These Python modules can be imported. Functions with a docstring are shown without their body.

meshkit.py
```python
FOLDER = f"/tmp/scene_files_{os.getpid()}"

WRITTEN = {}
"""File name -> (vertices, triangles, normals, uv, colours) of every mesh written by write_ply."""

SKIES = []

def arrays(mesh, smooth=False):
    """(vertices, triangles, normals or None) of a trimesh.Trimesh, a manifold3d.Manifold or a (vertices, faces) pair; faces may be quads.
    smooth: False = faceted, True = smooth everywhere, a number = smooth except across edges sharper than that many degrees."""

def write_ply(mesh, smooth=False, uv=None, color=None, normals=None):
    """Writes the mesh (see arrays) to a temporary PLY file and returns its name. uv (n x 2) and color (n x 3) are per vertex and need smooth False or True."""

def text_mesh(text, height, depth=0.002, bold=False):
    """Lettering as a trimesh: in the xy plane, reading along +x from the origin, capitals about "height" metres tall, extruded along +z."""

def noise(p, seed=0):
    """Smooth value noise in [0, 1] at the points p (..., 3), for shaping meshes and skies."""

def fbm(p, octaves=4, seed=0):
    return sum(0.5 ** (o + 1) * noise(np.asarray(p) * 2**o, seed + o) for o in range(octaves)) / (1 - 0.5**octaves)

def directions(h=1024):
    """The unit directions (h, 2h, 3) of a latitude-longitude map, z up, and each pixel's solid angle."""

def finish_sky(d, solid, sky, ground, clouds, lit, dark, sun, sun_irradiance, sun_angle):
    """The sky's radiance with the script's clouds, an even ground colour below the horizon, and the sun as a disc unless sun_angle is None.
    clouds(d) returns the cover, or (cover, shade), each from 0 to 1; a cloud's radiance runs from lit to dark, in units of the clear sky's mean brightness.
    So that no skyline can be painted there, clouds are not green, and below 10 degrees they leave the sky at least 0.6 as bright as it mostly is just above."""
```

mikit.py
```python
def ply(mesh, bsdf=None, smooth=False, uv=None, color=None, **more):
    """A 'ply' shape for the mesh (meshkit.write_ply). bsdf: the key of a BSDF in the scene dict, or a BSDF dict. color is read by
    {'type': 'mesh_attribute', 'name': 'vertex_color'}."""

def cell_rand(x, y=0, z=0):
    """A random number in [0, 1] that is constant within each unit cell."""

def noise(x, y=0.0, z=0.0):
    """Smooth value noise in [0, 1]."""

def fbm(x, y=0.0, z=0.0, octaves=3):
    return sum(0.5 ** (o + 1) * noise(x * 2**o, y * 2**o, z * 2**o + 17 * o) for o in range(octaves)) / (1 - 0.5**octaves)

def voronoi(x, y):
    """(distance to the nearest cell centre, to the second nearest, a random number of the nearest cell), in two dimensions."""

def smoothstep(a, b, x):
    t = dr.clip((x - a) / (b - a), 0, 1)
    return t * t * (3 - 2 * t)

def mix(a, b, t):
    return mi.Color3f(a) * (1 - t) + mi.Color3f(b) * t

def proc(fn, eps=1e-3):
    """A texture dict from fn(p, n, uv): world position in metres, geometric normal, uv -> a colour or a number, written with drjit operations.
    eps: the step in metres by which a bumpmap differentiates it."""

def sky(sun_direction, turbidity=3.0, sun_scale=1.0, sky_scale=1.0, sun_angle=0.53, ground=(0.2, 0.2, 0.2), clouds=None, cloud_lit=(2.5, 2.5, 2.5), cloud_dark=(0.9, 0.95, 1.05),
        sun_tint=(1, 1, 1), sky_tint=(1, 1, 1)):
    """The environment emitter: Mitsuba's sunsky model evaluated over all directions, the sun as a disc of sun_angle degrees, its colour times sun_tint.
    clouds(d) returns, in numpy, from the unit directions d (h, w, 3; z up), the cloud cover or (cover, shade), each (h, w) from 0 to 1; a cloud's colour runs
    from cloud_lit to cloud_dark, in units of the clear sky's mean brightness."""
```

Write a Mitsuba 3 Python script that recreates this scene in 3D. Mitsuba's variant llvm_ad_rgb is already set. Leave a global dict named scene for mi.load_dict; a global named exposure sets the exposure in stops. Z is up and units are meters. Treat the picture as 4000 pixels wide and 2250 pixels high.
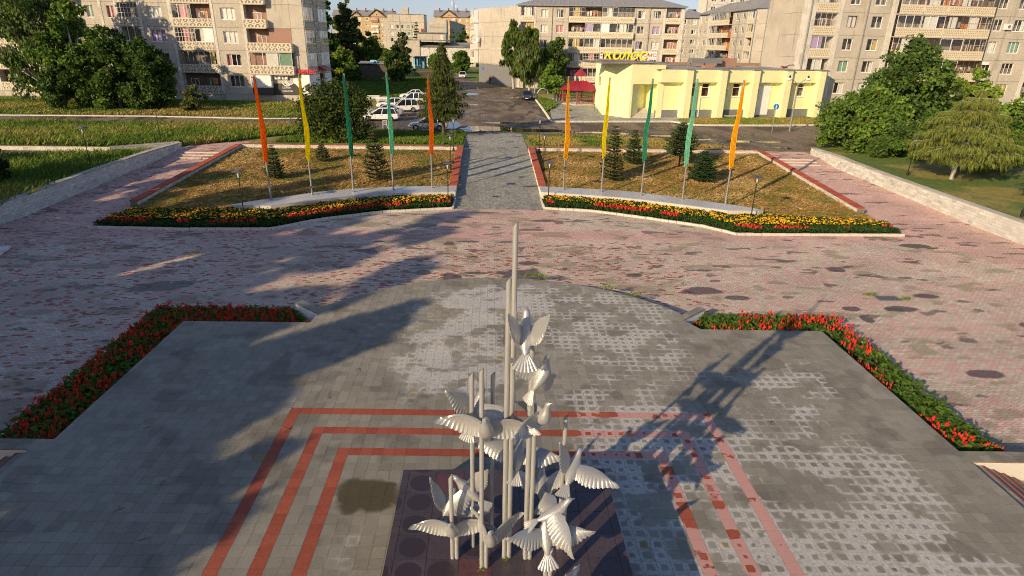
import math, random
import numpy as np
import drjit as dr
import mitsuba as mi
import trimesh
import manifold3d as m3
import shapely
from shapely.geometry import Polygon, LineString, Point, box as sbox
from shapely.ops import unary_union
import mikit, meshkit
from mikit import proc, noise, fbm, voronoi, cell_rand, smoothstep, mix

T4 = mi.ScalarTransform4f
rng = np.random.default_rng(7)
random.seed(7)
scene, labels = {"type": "scene"}, {}

# ---------------------------------------------------------------- camera, sky, exposure
CAM = np.array([-0.368, -13.487, 10.083])
PITCH, YAW, ROLL = 0.38311, 0.03973, -0.01896
fwd = np.array([math.sin(YAW) * math.cos(PITCH), math.cos(YAW) * math.cos(PITCH), -math.sin(PITCH)])
_r = np.array([math.cos(YAW), -math.sin(YAW), 0.0])
_d = np.cross(fwd, _r)
down = -math.sin(ROLL) * _r + math.cos(ROLL) * _d
scene["camera"] = {
    "type": "perspective", "fov": math.degrees(2 * math.atan(2000 / 2387.1)), "fov_axis": "x",
    "near_clip": 0.1, "far_clip": 6000.0,
    "to_world": T4().look_at(origin=CAM.tolist(), target=(CAM + fwd).tolist(), up=(-down).tolist()),
}
SUN = np.array([-0.672 * math.cos(math.radians(20)), -0.74 * math.cos(math.radians(20)), math.sin(math.radians(20))])
scene["sky"] = mikit.sky(SUN.tolist(), turbidity=3.0, ground=(0.16, 0.15, 0.12), sun_tint=(0.95, 1.0, 1.10), sky_tint=(1.10, 0.98, 1.12))
exposure = 2.1

# ---------------------------------------------------------------- materials
def bsdf(key, color, rough=0.75, two=True, bump=None, bscale=1.0, **kw):
    c = color if isinstance(color, dict) else {"type": "rgb", "value": list(map(float, color))}
    b = {"type": "principled", "base_color": c, "roughness": rough, "specular": kw.pop("specular", 0.4), **kw}
    if bump is not None:
        b = {"type": "bumpmap", "arbitrary": bump, "scale": bscale, "bsdf": b}
    scene[key] = {"type": "twosided", "bsdf": b} if two else b
    return key

VC = {"type": "mesh_attribute", "name": "vertex_color"}
C3 = mi.Color3f
SK = -0.0304          # the platform's rows run slightly askew to its columns
ROW = 0.3105          # row pitch of the platform tiles
COL = 0.30

def tile_ids(p):
    u = p.x / COL + 14.5
    v = (p.y - SK * p.x) / ROW
    return u, v

def gauss(p, x, y, rx, ry):
    return dr.exp(-(dr.square((p.x - x) / rx) + dr.square((p.y - y) / ry)))

def lime(p):
    """How much white lime bloom lies on the platform tiles here, 0 to 1."""
    u, v = tile_ids(p)
    iu, iv = dr.floor(u), dr.floor(v)
    fu, fv = u - iu, v - iv
    e = dr.minimum(dr.minimum(fu, 1 - fu), dr.minimum(fv, 1 - fv))
    w = fbm(p.x * 0.33 + 3.1, p.y * 0.33 + 7.7, 0.3, 3)
    w2 = fbm(p.x * 1.5 + 1.3, p.y * 1.9 + 2.7, 2.3, 4)
    m = 0.80 * gauss(p, 0.6, 10.2, 4.2, 1.7) + 0.95 * gauss(p, -1.5, 5.6, 1.9, 3.6) + 0.70 * gauss(p, 4.8, 6.6, 2.2, 2.4)
    m += 0.62 * gauss(p, 7.0, -1.5, 3.8, 3.4) + 0.95 * gauss(p, 4.3, -2.5, 1.9, 2.9) + 0.62 * gauss(p, 9.5, -2.6, 3.0, 2.4)
    m += 0.95 * gauss(p, -3.2, -3.6, 0.9, 1.5) + 0.42 * gauss(p, 5.0, 1.0, 3.0, 3.0) + 0.5 * gauss(p, 10.0, 3.6, 1.8, 3.2)
    m = dr.minimum(m, 1.0) * (0.30 + 1.15 * smoothstep(0.33, 0.66, w)) + 0.22 * smoothstep(0.60, 0.8, w) * smoothstep(-8, 0, p.x)
    r = cell_rand(iu, iv, 5)
    m = m * (0.62 + 0.55 * r) * (0.35 + 1.25 * smoothstep(0.34, 0.62, w2))
    ragged = fbm(p.x * 4.2, p.y * 4.2, 1.7, 5) - 0.5
    edge = 1 - smoothstep(0.0, 0.42, e + ragged * 0.62)
    grid = smoothstep(-1.0, 4.0, p.x) * 0.5 + 0.35
    a = 0.85 * smoothstep(0.22, 0.72, m * ((1 - grid) + grid * 1.35 * edge) + ragged * 0.62)
    return a * (0.80 + 0.9 * (fbm(p.x * 24, p.y * 24, 4, 3) - 0.5))

def grey_tile(p, n, uv):
    u, v = tile_ids(p)
    iu, iv = dr.floor(u), dr.floor(v)
    r = cell_rand(iu, iv, 1)
    base = mix((0.225, 0.212, 0.170), (0.290, 0.272, 0.225), r)
    base = base * (0.88 + 0.24 * fbm(p.x * 0.9, p.y * 0.9, 2, 3)) * (0.86 + 0.28 * fbm(p.x * 40, p.y * 40, 5, 2))
    stain = smoothstep(0.58, 0.72, fbm(p.x * 1.1 + 9, p.y * 1.1, 8, 3))
    base = mix(base, base * C3(0.62, 0.60, 0.60), stain * 0.6)
    wet = gauss(p, -3.3, -1.7, 0.95, 0.75)
    base = mix(base, C3(0.085, 0.070, 0.038), smoothstep(0.42, 0.62, wet + 0.35 * (fbm(p.x * 3, p.y * 3, 3, 3) - 0.5)))
    ochre = cell_rand(iu, iv, 9)
    base = mix(base, C3(0.27, 0.20, 0.09), dr.select(ochre > 0.9975, 0.8, 0.0))
    return mix(base, C3(0.60, 0.59, 0.565), dr.clip(lime(p), 0, 1) * 0.9)

def red_tile(p, n, uv):
    u, v = tile_ids(p)
    r = cell_rand(dr.floor(u), dr.floor(v), 2)
    base = mix((0.30, 0.070, 0.038), (0.37, 0.095, 0.050), r) * (0.84 + 0.32 * fbm(p.x * 25, p.y * 25, 5, 3))
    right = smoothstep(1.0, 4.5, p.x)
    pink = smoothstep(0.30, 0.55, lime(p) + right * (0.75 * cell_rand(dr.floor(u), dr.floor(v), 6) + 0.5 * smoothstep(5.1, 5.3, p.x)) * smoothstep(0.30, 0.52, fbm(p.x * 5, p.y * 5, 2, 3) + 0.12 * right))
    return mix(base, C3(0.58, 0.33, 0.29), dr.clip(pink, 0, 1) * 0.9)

def weave(p, n, uv):
    """Relief of the tiles: squares ribbed one way and the other, fading where they are worn."""
    u, v = tile_ids(p)
    a, b = u * 6, v * 6
    odd = dr.floor(a) + dr.floor(b)
    odd = odd - 2 * dr.floor(odd * 0.5)
    ribs = dr.select(odd > 0.5, dr.abs(dr.sin(a * math.pi * 3)), dr.abs(dr.sin(b * math.pi * 3)))
    worn = smoothstep(0.40, 0.6, fbm(p.x * 0.7, p.y * 0.7, 6, 2)) * 0.5 + 0.5 * smoothstep(3.0, 0.0, p.x)
    return ribs * 0.0042 * worn + fbm(p.x * 120, p.y * 120, 1, 2) * 0.001

bsdf("mat_grey_tile", proc(grey_tile), 0.72, bump=proc(weave, 0.0015))
bsdf("mat_red_tile", proc(red_tile), 0.66, bump=proc(weave, 0.0015))

def wet_mask(p):
    m = mi.Float(0)
    for x, y, rx, ry in ((1.3, 14.6, 1.5, 1.2), (-2.2, 14.2, 0.6, 0.9), (-3.6, 15.0, 0.5, 0.4), (9.6, 12.7, 1.2, 0.55), (11.0, 11.9, 0.8, 0.35), (6.8, 14.8, 0.6, 0.3), (1.7, 16.5, 0.7, 0.35), (-7.2, 18.4, 0.9, 0.4), (-4.6, 23.3, 1.2, 0.5), (17.6, 15.7, 0.6, 0.4), (15.6, 10.7, 0.5, 0.35), (17.9, 10.7, 0.9, 0.4), (15.7, 9.6, 0.35, 0.5), (17.3, 5.0, 0.8, 0.35), (24.5, 19.8, 1.1, 0.5), (-1.6, 20.1, 0.9, 0.25), (-2.2, 25.3, 0.8, 0.3), (3.0, 24.6, 1.0, 0.35), (-15.6, 13.0, 1.6, 0.7), (-12.2, 15.7, 0.6, 0.35), (22.5, 9.0, 0.9, 0.4), (20.0, 12.2, 0.8, 0.3)):
        m = dr.maximum(m, gauss(p, x, y, rx, ry))
    rag = fbm(p.x * 1.6, p.y * 1.6, 2.2, 4) - 0.5
    base = smoothstep(0.44, 0.62, m + rag * 0.75)
    small = smoothstep(0.73, 0.77, fbm(p.x * 0.75, p.y * 2.0, 9, 4) + 0.05 * smoothstep(8, 20, p.y))
    return dr.maximum(base, small * 0.8)

def paver_cells(p):
    """Wavy interlocking pavers, 0.24 by 0.12 m."""
    x, y = p.x, p.y
    yy = y + 0.016 * dr.sin(x * (2 * math.pi / 0.24))
    row = dr.floor(yy / 0.12)
    odd = row - 2 * dr.floor(row * 0.5)
    xx = x + odd * 0.12 + 0.014 * dr.sin(yy * (2 * math.pi / 0.12))
    col = dr.floor(xx / 0.24)
    fx, fy = xx / 0.24 - col, yy / 0.12 - row
    e = dr.minimum(dr.minimum(fx, 1 - fx) * 0.24, dr.minimum(fy, 1 - fy) * 0.12)
    return col, row, e

def plaza_color(p, n, uv):
    c, r, e = paver_cells(p)
    k = cell_rand(c, r, 3)
    beige = mix((0.46, 0.385, 0.305), (0.58, 0.505, 0.415), cell_rand(c, r, 4))
    pink = mix((0.52, 0.320, 0.280), (0.59, 0.395, 0.350), cell_rand(c, r, 5))
    red = mix((0.27, 0.085, 0.055), (0.36, 0.13, 0.085), cell_rand(c, r, 7))
    x, y = p.x, p.y
    rad = dr.sqrt(dr.square(x - 0.3) + dr.square(y - 4.4))
    ang = dr.atan2(y - 4.4, x - 0.3)
    stripes = 0.5 + 0.5 * dr.sin(ang * 34 + 0.35 * rad)
    side = smoothstep(11, 15, dr.abs(x - 0.5))
    share = 0.33 + 0.34 * side * (stripes - 0.3)
    nearb = smoothstep(20.3, 20.6, y) * smoothstep(22.5, 22.2, y)              # the pink band before the flower beds
    ramp = smoothstep(-0.4, 0.4, dr.abs(x - 0.9) - 24.0 + 0.42 * (y - 22)) * smoothstep(9, 14, y)
    mid = smoothstep(22.1, 22.4, y) * smoothstep(4.1, 3.9, dr.abs(x - 0.2))
    share = dr.maximum(share, dr.maximum(0.95 * nearb, dr.maximum(0.92 * ramp, 0.72 * mid)))
    share = dr.select((y > 22.6) & (dr.abs(x - 0.2) > 4) & (dr.abs(x) < 22), 0.12, share)
    col = mix(beige, pink, dr.select(k < share, 1.0, 0.0))
    zone = smoothstep(10.5, 8.5, dr.abs(x)) * smoothstep(20.2, 19.0, y) + smoothstep(-9, -15, x) * 0.9
    redshare = dr.select(cell_rand(c, r, 11) < 0.13 * dr.clip(zone, 0, 1), 1.0, 0.0)
    col = mix(col, red, redshare)
    col = col * (0.80 + 0.40 * fbm(x * 0.55, y * 0.55, 3, 3)) * (0.85 + 0.3 * fbm(x * 22, y * 22, 1, 2))
    moss = smoothstep(0.57, 0.70, fbm(x * 0.8 + 20, y * 1.6, 5, 4))
    col = mix(col, C3(0.20, 0.18, 0.105), moss * 0.55 * (1 - 0.6 * ramp))
    joint = 1 - smoothstep(0.003, 0.012, e)
    col = mix(col, C3(0.145, 0.12, 0.08), joint * 0.75)
    w = wet_mask(p)
    return mix(col, col * C3(0.30, 0.25, 0.24), w)

def plaza_rough(p, n, uv):
    return 0.78 - 0.46 * smoothstep(0.3, 1.0, wet_mask(p))

def plaza_bump(p, n, uv):
    c, r, e = paver_cells(p)
    return smoothstep(0.0, 0.011, e) * 0.006 + cell_rand(c, r, 8) * 0.002 + fbm(p.x * 70, p.y * 70, 1, 2) * 0.001

bsdf("mat_plaza", proc(plaza_color), proc(plaza_rough), bump=proc(plaza_bump, 0.002))

def path_color(p, n, uv):
    row = dr.floor(p.y / 0.2)
    odd = row - 2 * dr.floor(row * 0.5)
    xx = p.x / 0.2 + odd * 0.5
    col = dr.floor(xx)
    fx, fy = xx - col, p.y / 0.2 - row
    e = dr.minimum(dr.minimum(fx, 1 - fx), dr.minimum(fy, 1 - fy))
    k = cell_rand(col, row, 2)
    c = mix((0.205, 0.205, 0.185), (0.37, 0.37, 0.335), k)
    c = c * (0.8 + 0.4 * fbm(p.x * 0.5, p.y * 0.5, 4, 3)) * (0.86 + 0.28 * fbm(p.x * 15, p.y * 15, 1, 2))
    c = mix(c, C3(0.12, 0.115, 0.09), 1 - smoothstep(0.03, 0.10, e))
    return mix(c, C3(0.07, 0.062, 0.05), smoothstep(0.73, 0.77, fbm(p.x * 0.45, p.y * 0.9, 12, 4)))

def path_bump(p, n, uv):
    row = dr.floor(p.y / 0.2)
    odd = row - 2 * dr.floor(row * 0.5)
    xx = p.x / 0.2 + odd * 0.5
    fx, fy = xx - dr.floor(xx), p.y / 0.2 - row
    return smoothstep(0.0, 0.1, dr.minimum(dr.minimum(fx, 1 - fx), dr.minimum(fy, 1 - fy))) * 0.008

bsdf("mat_path", proc(path_color), 0.8, bump=proc(path_bump, 0.003))

def asphalt_color(p, n, uv):
    w = fbm(p.x * 0.35, p.y * 0.22, 3, 4)
    track = fbm(p.x * 1.3 + 4 * fbm(p.x * 0.15, p.y * 0.15, 1, 2), p.y * 0.35, 6, 3)
    c = mix((0.085, 0.066, 0.047), (0.170, 0.135, 0.098), smoothstep(0.3, 0.7, w))
    c = mix(c, C3(0.055, 0.043, 0.033), 0.8 * smoothstep(0.52, 0.66, track))
    return c * (0.75 + 0.5 * fbm(p.x * 14, p.y * 14, 2, 3))

def asphalt_rough(p, n, uv):
    track = fbm(p.x * 1.3 + 4 * fbm(p.x * 0.15, p.y * 0.15, 1, 2), p.y * 0.35, 6, 3)
    return 0.85 - 0.45 * smoothstep(0.54, 0.68, track)

bsdf("mat_asphalt", proc(asphalt_color), proc(asphalt_rough))

def grass_ground(p, n, uv):
    w = fbm(p.x * 0.22, p.y * 0.22, 2, 4)
    dry = smoothstep(0.44, 0.62, w)
    c = mix((0.080, 0.115, 0.026), (0.185, 0.160, 0.050), dry)
    return c * (0.6 + 0.8 * fbm(p.x * 5, p.y * 5, 3, 4))

bsdf("mat_grass_ground", proc(grass_ground), 0.9)

def dry_ground(p, n, uv):
    w = fbm(p.x * 0.25 + 4, p.y * 0.5, 2, 4)
    c = mix((0.260, 0.155, 0.050), (0.40, 0.265, 0.095), smoothstep(0.3, 0.7, fbm(p.x * 1.2, p.y * 4.5, 5, 4)))
    edge = smoothstep(0.50, 0.66, w)
    c = mix(c, C3(0.11, 0.125, 0.025), edge * 0.8)
    return c * (0.65 + 0.7 * fbm(p.x * 9, p.y * 24, 3, 3))

bsdf("mat_dry_ground", proc(dry_ground), 0.9)
bsdf("mat_vc", VC, 0.8)                                   # pieces that carry their own colour: bricks, blossoms, blocks
scene["mat_leaf"] = {"type": "principledthin", "base_color": VC, "roughness": 0.55, "diff_trans": 0.55, "spec_trans": 0.0, "eta": 1.4}

def concrete(p, n, uv):
    g = fbm(p.x * 0.5, p.y * 0.5, p.z * 0.5, 3)
    c = C3(0.50, 0.45, 0.375) * (0.84 + 0.32 * g) * (0.9 + 0.2 * fbm(p.x * 9, p.y * 9, p.z * 9, 2))
    run = smoothstep(0.60, 0.78, fbm(p.x * 2.2, p.y * 2.2, p.z * 0.18, 3))
    return mix(c, C3(0.26, 0.225, 0.18), run * 0.5)

bsdf("mat_concrete", proc(concrete), 0.9)

def whitewash(p, n, uv):
    c = C3(0.62, 0.585, 0.52) * (0.85 + 0.3 * fbm(p.x * 1.5, p.y * 1.5, p.z * 1.5, 3))
    return mix(c, C3(0.40, 0.36, 0.30), 0.6 * smoothstep(0.56, 0.7, fbm(p.x * 3, p.y * 3, p.z * 0.6, 3)))

bsdf("mat_whitewash", proc(whitewash), 0.85)

def yellow_wall(p, n, uv):
    return C3(0.82, 0.80, 0.44) * (0.93 + 0.14 * fbm(p.x * 0.8, p.y * 0.8, p.z * 0.8, 3))

bsdf("mat_yellow", proc(yellow_wall), 0.85)

def roof_felt(p, n, uv):
    w = fbm(p.x * 0.3, p.y * 0.5, p.z * 0.3, 4)
    return mix((0.10, 0.098, 0.09), (0.24, 0.235, 0.22), smoothstep(0.35, 0.65, w)) * (0.8 + 0.4 * fbm(p.x * 6, p.y * 6, 1, 3))

bsdf("mat_roof", proc(roof_felt), 0.9)

def slab_color(p, n, uv):
    """Dark polished slabs with half dried films of water on some of them."""
    u, v = (p.x + 2.17) / 0.62, (p.y + 2.09) / 0.62
    iu, iv = dr.floor(u), dr.floor(v)
    fu, fv = u - iu - 0.5, v - iv - 0.5
    d = dr.sqrt(dr.square(fu) + dr.square(fv)) + 0.10 * (fbm(p.x * 3, p.y * 3, 4, 2) - 0.5)
    film = smoothstep(0.43, 0.405, d) * dr.select(cell_rand(iu, iv, 3) < 0.6, 1.0, 0.0) * smoothstep(0.6, -0.6, p.x)
    spots = smoothstep(0.64, 0.70, fbm(p.x * 26, p.y * 26, 2, 2)) * 0.5
    c = mix((0.066, 0.050, 0.058), (0.080, 0.060, 0.068), cell_rand(iu, iv, 1)) * (0.86 + 0.28 * fbm(p.x * 2.5, p.y * 2.5, 7, 3))
    c = mix(c, C3(0.13, 0.045, 0.048), dr.select(cell_rand(iu, iv, 8) > 0.95, 0.7, 0.0))
    return mix(c, C3(0.036, 0.024, 0.029), dr.clip(film + spots, 0, 1) * 0.8)

bsdf("mat_slab", proc(slab_color), 0.33, specular=0.45)

def silver_bump(p, n, uv):
    return fbm(p.x * 55, p.y * 55, p.z * 55, 3) * 0.0028

bsdf("mat_silver", (0.43, 0.43, 0.42), 0.40, metallic=0.42, specular=0.5, bump=proc(silver_bump, 0.002))
bsdf("mat_pole_silver", (0.46, 0.455, 0.435), 0.38, metallic=0.4)
bsdf("mat_white", (0.80, 0.79, 0.76), 0.55)
bsdf("mat_cream", (0.66, 0.595, 0.46), 0.8)
bsdf("mat_frame_brown", (0.16, 0.075, 0.035), 0.7)
bsdf("mat_rail_dark", (0.27, 0.225, 0.165), 0.85)
bsdf("mat_honey_dark", (0.44, 0.355, 0.23), 0.85)
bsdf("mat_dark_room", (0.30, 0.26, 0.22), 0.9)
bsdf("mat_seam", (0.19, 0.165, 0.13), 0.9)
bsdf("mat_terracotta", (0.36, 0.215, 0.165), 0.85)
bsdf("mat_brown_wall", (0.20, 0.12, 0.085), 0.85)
bsdf("mat_orange", (0.55, 0.22, 0.06), 0.7)
bsdf("mat_curtain_white", (0.66, 0.65, 0.60), 0.9)
bsdf("mat_curtain_green", (0.22, 0.36, 0.27), 0.9)
bsdf("mat_curtain_gold", (0.52, 0.40, 0.12), 0.9)
bsdf("mat_curtain_pink", (0.55, 0.26, 0.26), 0.9)
bsdf("mat_curtain_lilac", (0.42, 0.32, 0.52), 0.9)
scene["mat_pane"] = {"type": "thindielectric", "int_ior": 1.5}
bsdf("mat_grey_paint", (0.20, 0.20, 0.205), 0.8)
bsdf("mat_metal_grey", (0.30, 0.30, 0.30), 0.5, metallic=0.4)
bsdf("mat_black", (0.020, 0.019, 0.018), 0.45)
bsdf("mat_lampcap", (0.10, 0.105, 0.115), 0.35, metallic=0.3)
bsdf("mat_lampglass", (0.72, 0.71, 0.64), 0.25)
bsdf("mat_redroof", (0.33, 0.030, 0.050), 0.38)
bsdf("mat_redwood", (0.25, 0.075, 0.060), 0.6)
bsdf("mat_letter_yellow", (0.80, 0.74, 0.02), 0.5)
bsdf("mat_letter_red", (0.62, 0.03, 0.05), 0.5)
bsdf("mat_letter_rust", (0.56, 0.13, 0.06), 0.5)
bsdf("mat_blue_sign", (0.04, 0.20, 0.62), 0.4)
bsdf("mat_light_blue", (0.24, 0.56, 0.70), 0.7)
bsdf("mat_stone_dark", (0.075, 0.068, 0.062), 0.75)
bsdf("mat_soil", (0.060, 0.042, 0.028), 0.95)
bsdf("mat_bark", (0.115, 0.082, 0.058), 0.95)
bsdf("mat_birch_bark", (0.46, 0.44, 0.40), 0.85)
bsdf("mat_edge_red", (0.26, 0.055, 0.035), 0.7)
bsdf("mat_white_block", (0.60, 0.56, 0.48), 0.85)
bsdf("mat_roof_sheet", (0.36, 0.35, 0.34), 0.5, metallic=0.3)
bsdf("mat_brick_yellow", (0.52, 0.37, 0.19), 0.9)
bsdf("mat_old_wood", (0.115, 0.095, 0.075), 0.9)
bsdf("mat_sign_white", (0.82, 0.81, 0.79), 0.45)
bsdf("mat_paint_white", (0.74, 0.74, 0.73), 0.28, clearcoat=0.8, clearcoat_gloss=0.9)
bsdf("mat_paint_silver", (0.50, 0.51, 0.52), 0.30, metallic=0.5, clearcoat=0.8, clearcoat_gloss=0.9)
bsdf("mat_paint_blue", (0.045, 0.065, 0.115), 0.30, metallic=0.3, clearcoat=0.8, clearcoat_gloss=0.9)
bsdf("mat_car_glass", (0.012, 0.014, 0.016), 0.06, specular=0.7)
bsdf("mat_tyre", (0.018, 0.018, 0.018), 0.85)
bsdf("mat_rim", (0.42, 0.42, 0.42), 0.35, metallic=0.7)
bsdf("mat_tail", (0.42, 0.02, 0.02), 0.25)
scene["mat_water"] = {"type": "plastic", "diffuse_reflectance": {"type": "rgb", "value": [0.030, 0.024, 0.018]}, "int_ior": 1.36}
for nm, c in (("orange", (0.86, 0.25, 0.015)), ("amber", (0.90, 0.50, 0.02)), ("yellow", (0.88, 0.78, 0.01)), ("green", (0.06, 0.40, 0.24)), ("mint", (0.26, 0.70, 0.50))):
    scene["mat_flag_" + nm] = {"type": "principledthin", "base_color": {"type": "rgb", "value": list(c)}, "roughness": 0.6, "diff_trans": 0.45, "eta": 1.4}

# ---------------------------------------------------------------- helpers
taken = {}
def numbered(key):
    n = taken.get(key, 0)
    taken[key] = n + 1
    return key if n == 0 else f"{key}_{n:03d}"

def note(key, label=None, category=None, group=None, kind=None):
    d = labels.setdefault(key, {})
    for a, b in (("label", label), ("category", category), ("group", group), ("kind", kind)):
        if b:
            d[a] = b
    return key

def thing(name, label, category, group=None):
    return note(numbered(name), label, category, group, "thing")

def structure(name, mesh, mat, **kw):
    k = numbered(name)
    scene[k] = mikit.ply(mesh, mat, **kw)
    return note(k, kind="structure")

def part(parent, name, mesh, mat, smooth=False, T=None, color=None, label=None, kind=None):
    k = numbered(f"{parent}__{name}")
    more = {"to_world": T} if T is not None else {}
    if isinstance(mesh, dict):
        scene[k] = {**mesh, **more}
    else:
        scene[k] = mikit.ply(mesh, mat, smooth=smooth, color=color, **more)
    if label or kind:
        note(k, label, None, None, kind)
    return k

def cat(ms):
    return trimesh.util.concatenate([m for m in ms if m is not None])

def bx(x0, x1, y0, y1, z0, z1):
    m = trimesh.creation.box((x1 - x0, y1 - y0, z1 - z0))
    m.apply_translation(((x0 + x1) / 2, (y0 + y1) / 2, (z0 + z1) / 2))
    return m

def mesh(v, f):
    f = np.asarray(f, int)
    if f.shape[1] == 4:
        f = np.vstack([f[:, [0, 1, 2]], f[:, [0, 2, 3]]])
    return trimesh.Trimesh(np.asarray(v, float), f, process=False)

def hexa(b, t):
    """A solid between a bottom quad and a top quad (both counter-clockwise from above)."""
    v = np.vstack([b, t])
    f = [[0, 3, 2, 1], [4, 5, 6, 7], [0, 1, 5, 4], [1, 2, 6, 5], [2, 3, 7, 6], [3, 0, 4, 7]]
    return mesh(v, f)

def prism(poly, z0, z1):
    m = trimesh.creation.extrude_polygon(poly, 1.0, engine="earcut")
    v = m.vertices.copy()
    lo, hi = (z0 if callable(z0) else lambda x, y: np.full(len(x), z0)), (z1 if callable(z1) else lambda x, y: np.full(len(x), z1))
    v[:, 2] = np.where(v[:, 2] > 0.5, hi(v[:, 0], v[:, 1]), lo(v[:, 0], v[:, 1]))
    return mesh(v, m.faces)

def tube(pts, radii, sides=8, caps=True):
    pts = np.asarray(pts, float)
    n = len(pts)
    radii = np.broadcast_to(np.asarray(radii, float), (n,))
    tang = np.gradient(pts, axis=0)
    tang /= np.linalg.norm(tang, axis=1, keepdims=True) + 1e-12
    ref = np.array([0.31, 0.95, 0.02]) if abs(tang[0][2]) > 0.6 else np.array([0, 0, 1.0])
    a = np.linspace(0, 2 * np.pi, sides, endpoint=False)
    vs = []
    for p_, t, r in zip(pts, tang, radii):
        u = np.cross(t, ref); u /= np.linalg.norm(u) + 1e-12
        w = np.cross(t, u)
        vs.append(p_ + r * (np.cos(a)[:, None] * u + np.sin(a)[:, None] * w))
    v = np.vstack(vs)
    f = []
    for i in range(n - 1):
        for j in range(sides):
            k = (j + 1) % sides
            f.append([i * sides + j, i * sides + k, (i + 1) * sides + k, (i + 1) * sides + j])
    f = np.array(f)
    tri = np.vstack([f[:, [0, 1, 2]], f[:, [0, 2, 3]]])
    if caps:
        v = np.vstack([v, pts[:1], pts[-1:]])
        c0, c1 = n * sides, n * sides + 1
        j = np.arange(sides); k = (j + 1) % sides
        tri = np.vstack([tri, np.stack([k, j, np.full(sides, c0)], 1), np.stack([(n - 1) * sides + j, (n - 1) * sides + k, np.full(sides, c1)], 1)])
    return mesh(v, tri)

def cyl(x, y, z0, z1, r0, r1=None, sides=14):
    return tube([[x, y, z0], [x, y, z1]], [r0, r0 if r1 is None else r1], sides)

def hull_of(points_radii, seg=16):
    ms = [m3.Manifold.sphere(r, seg).translate(tuple(map(float, p_))) for p_, r in points_radii]
    return m3.Manifold.batch_hull(ms)

def to_tm(man):
    q = man.to_mesh()
    return trimesh.Trimesh(np.array(q.vert_properties[:, :3]), np.array(q.tri_verts), process=False)

def rot_z(m, ang, loc=(0, 0, 0)):
    m = m.copy()
    m.apply_transform(trimesh.transformations.rotation_matrix(ang, (0, 0, 1)))
    m.apply_translation(loc)
    return m

def TZ(loc, ang=0.0, s=1.0):
    return T4().translate(list(map(float, loc))).rotate([0, 0, 1], math.degrees(ang)).scale(s)

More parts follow.
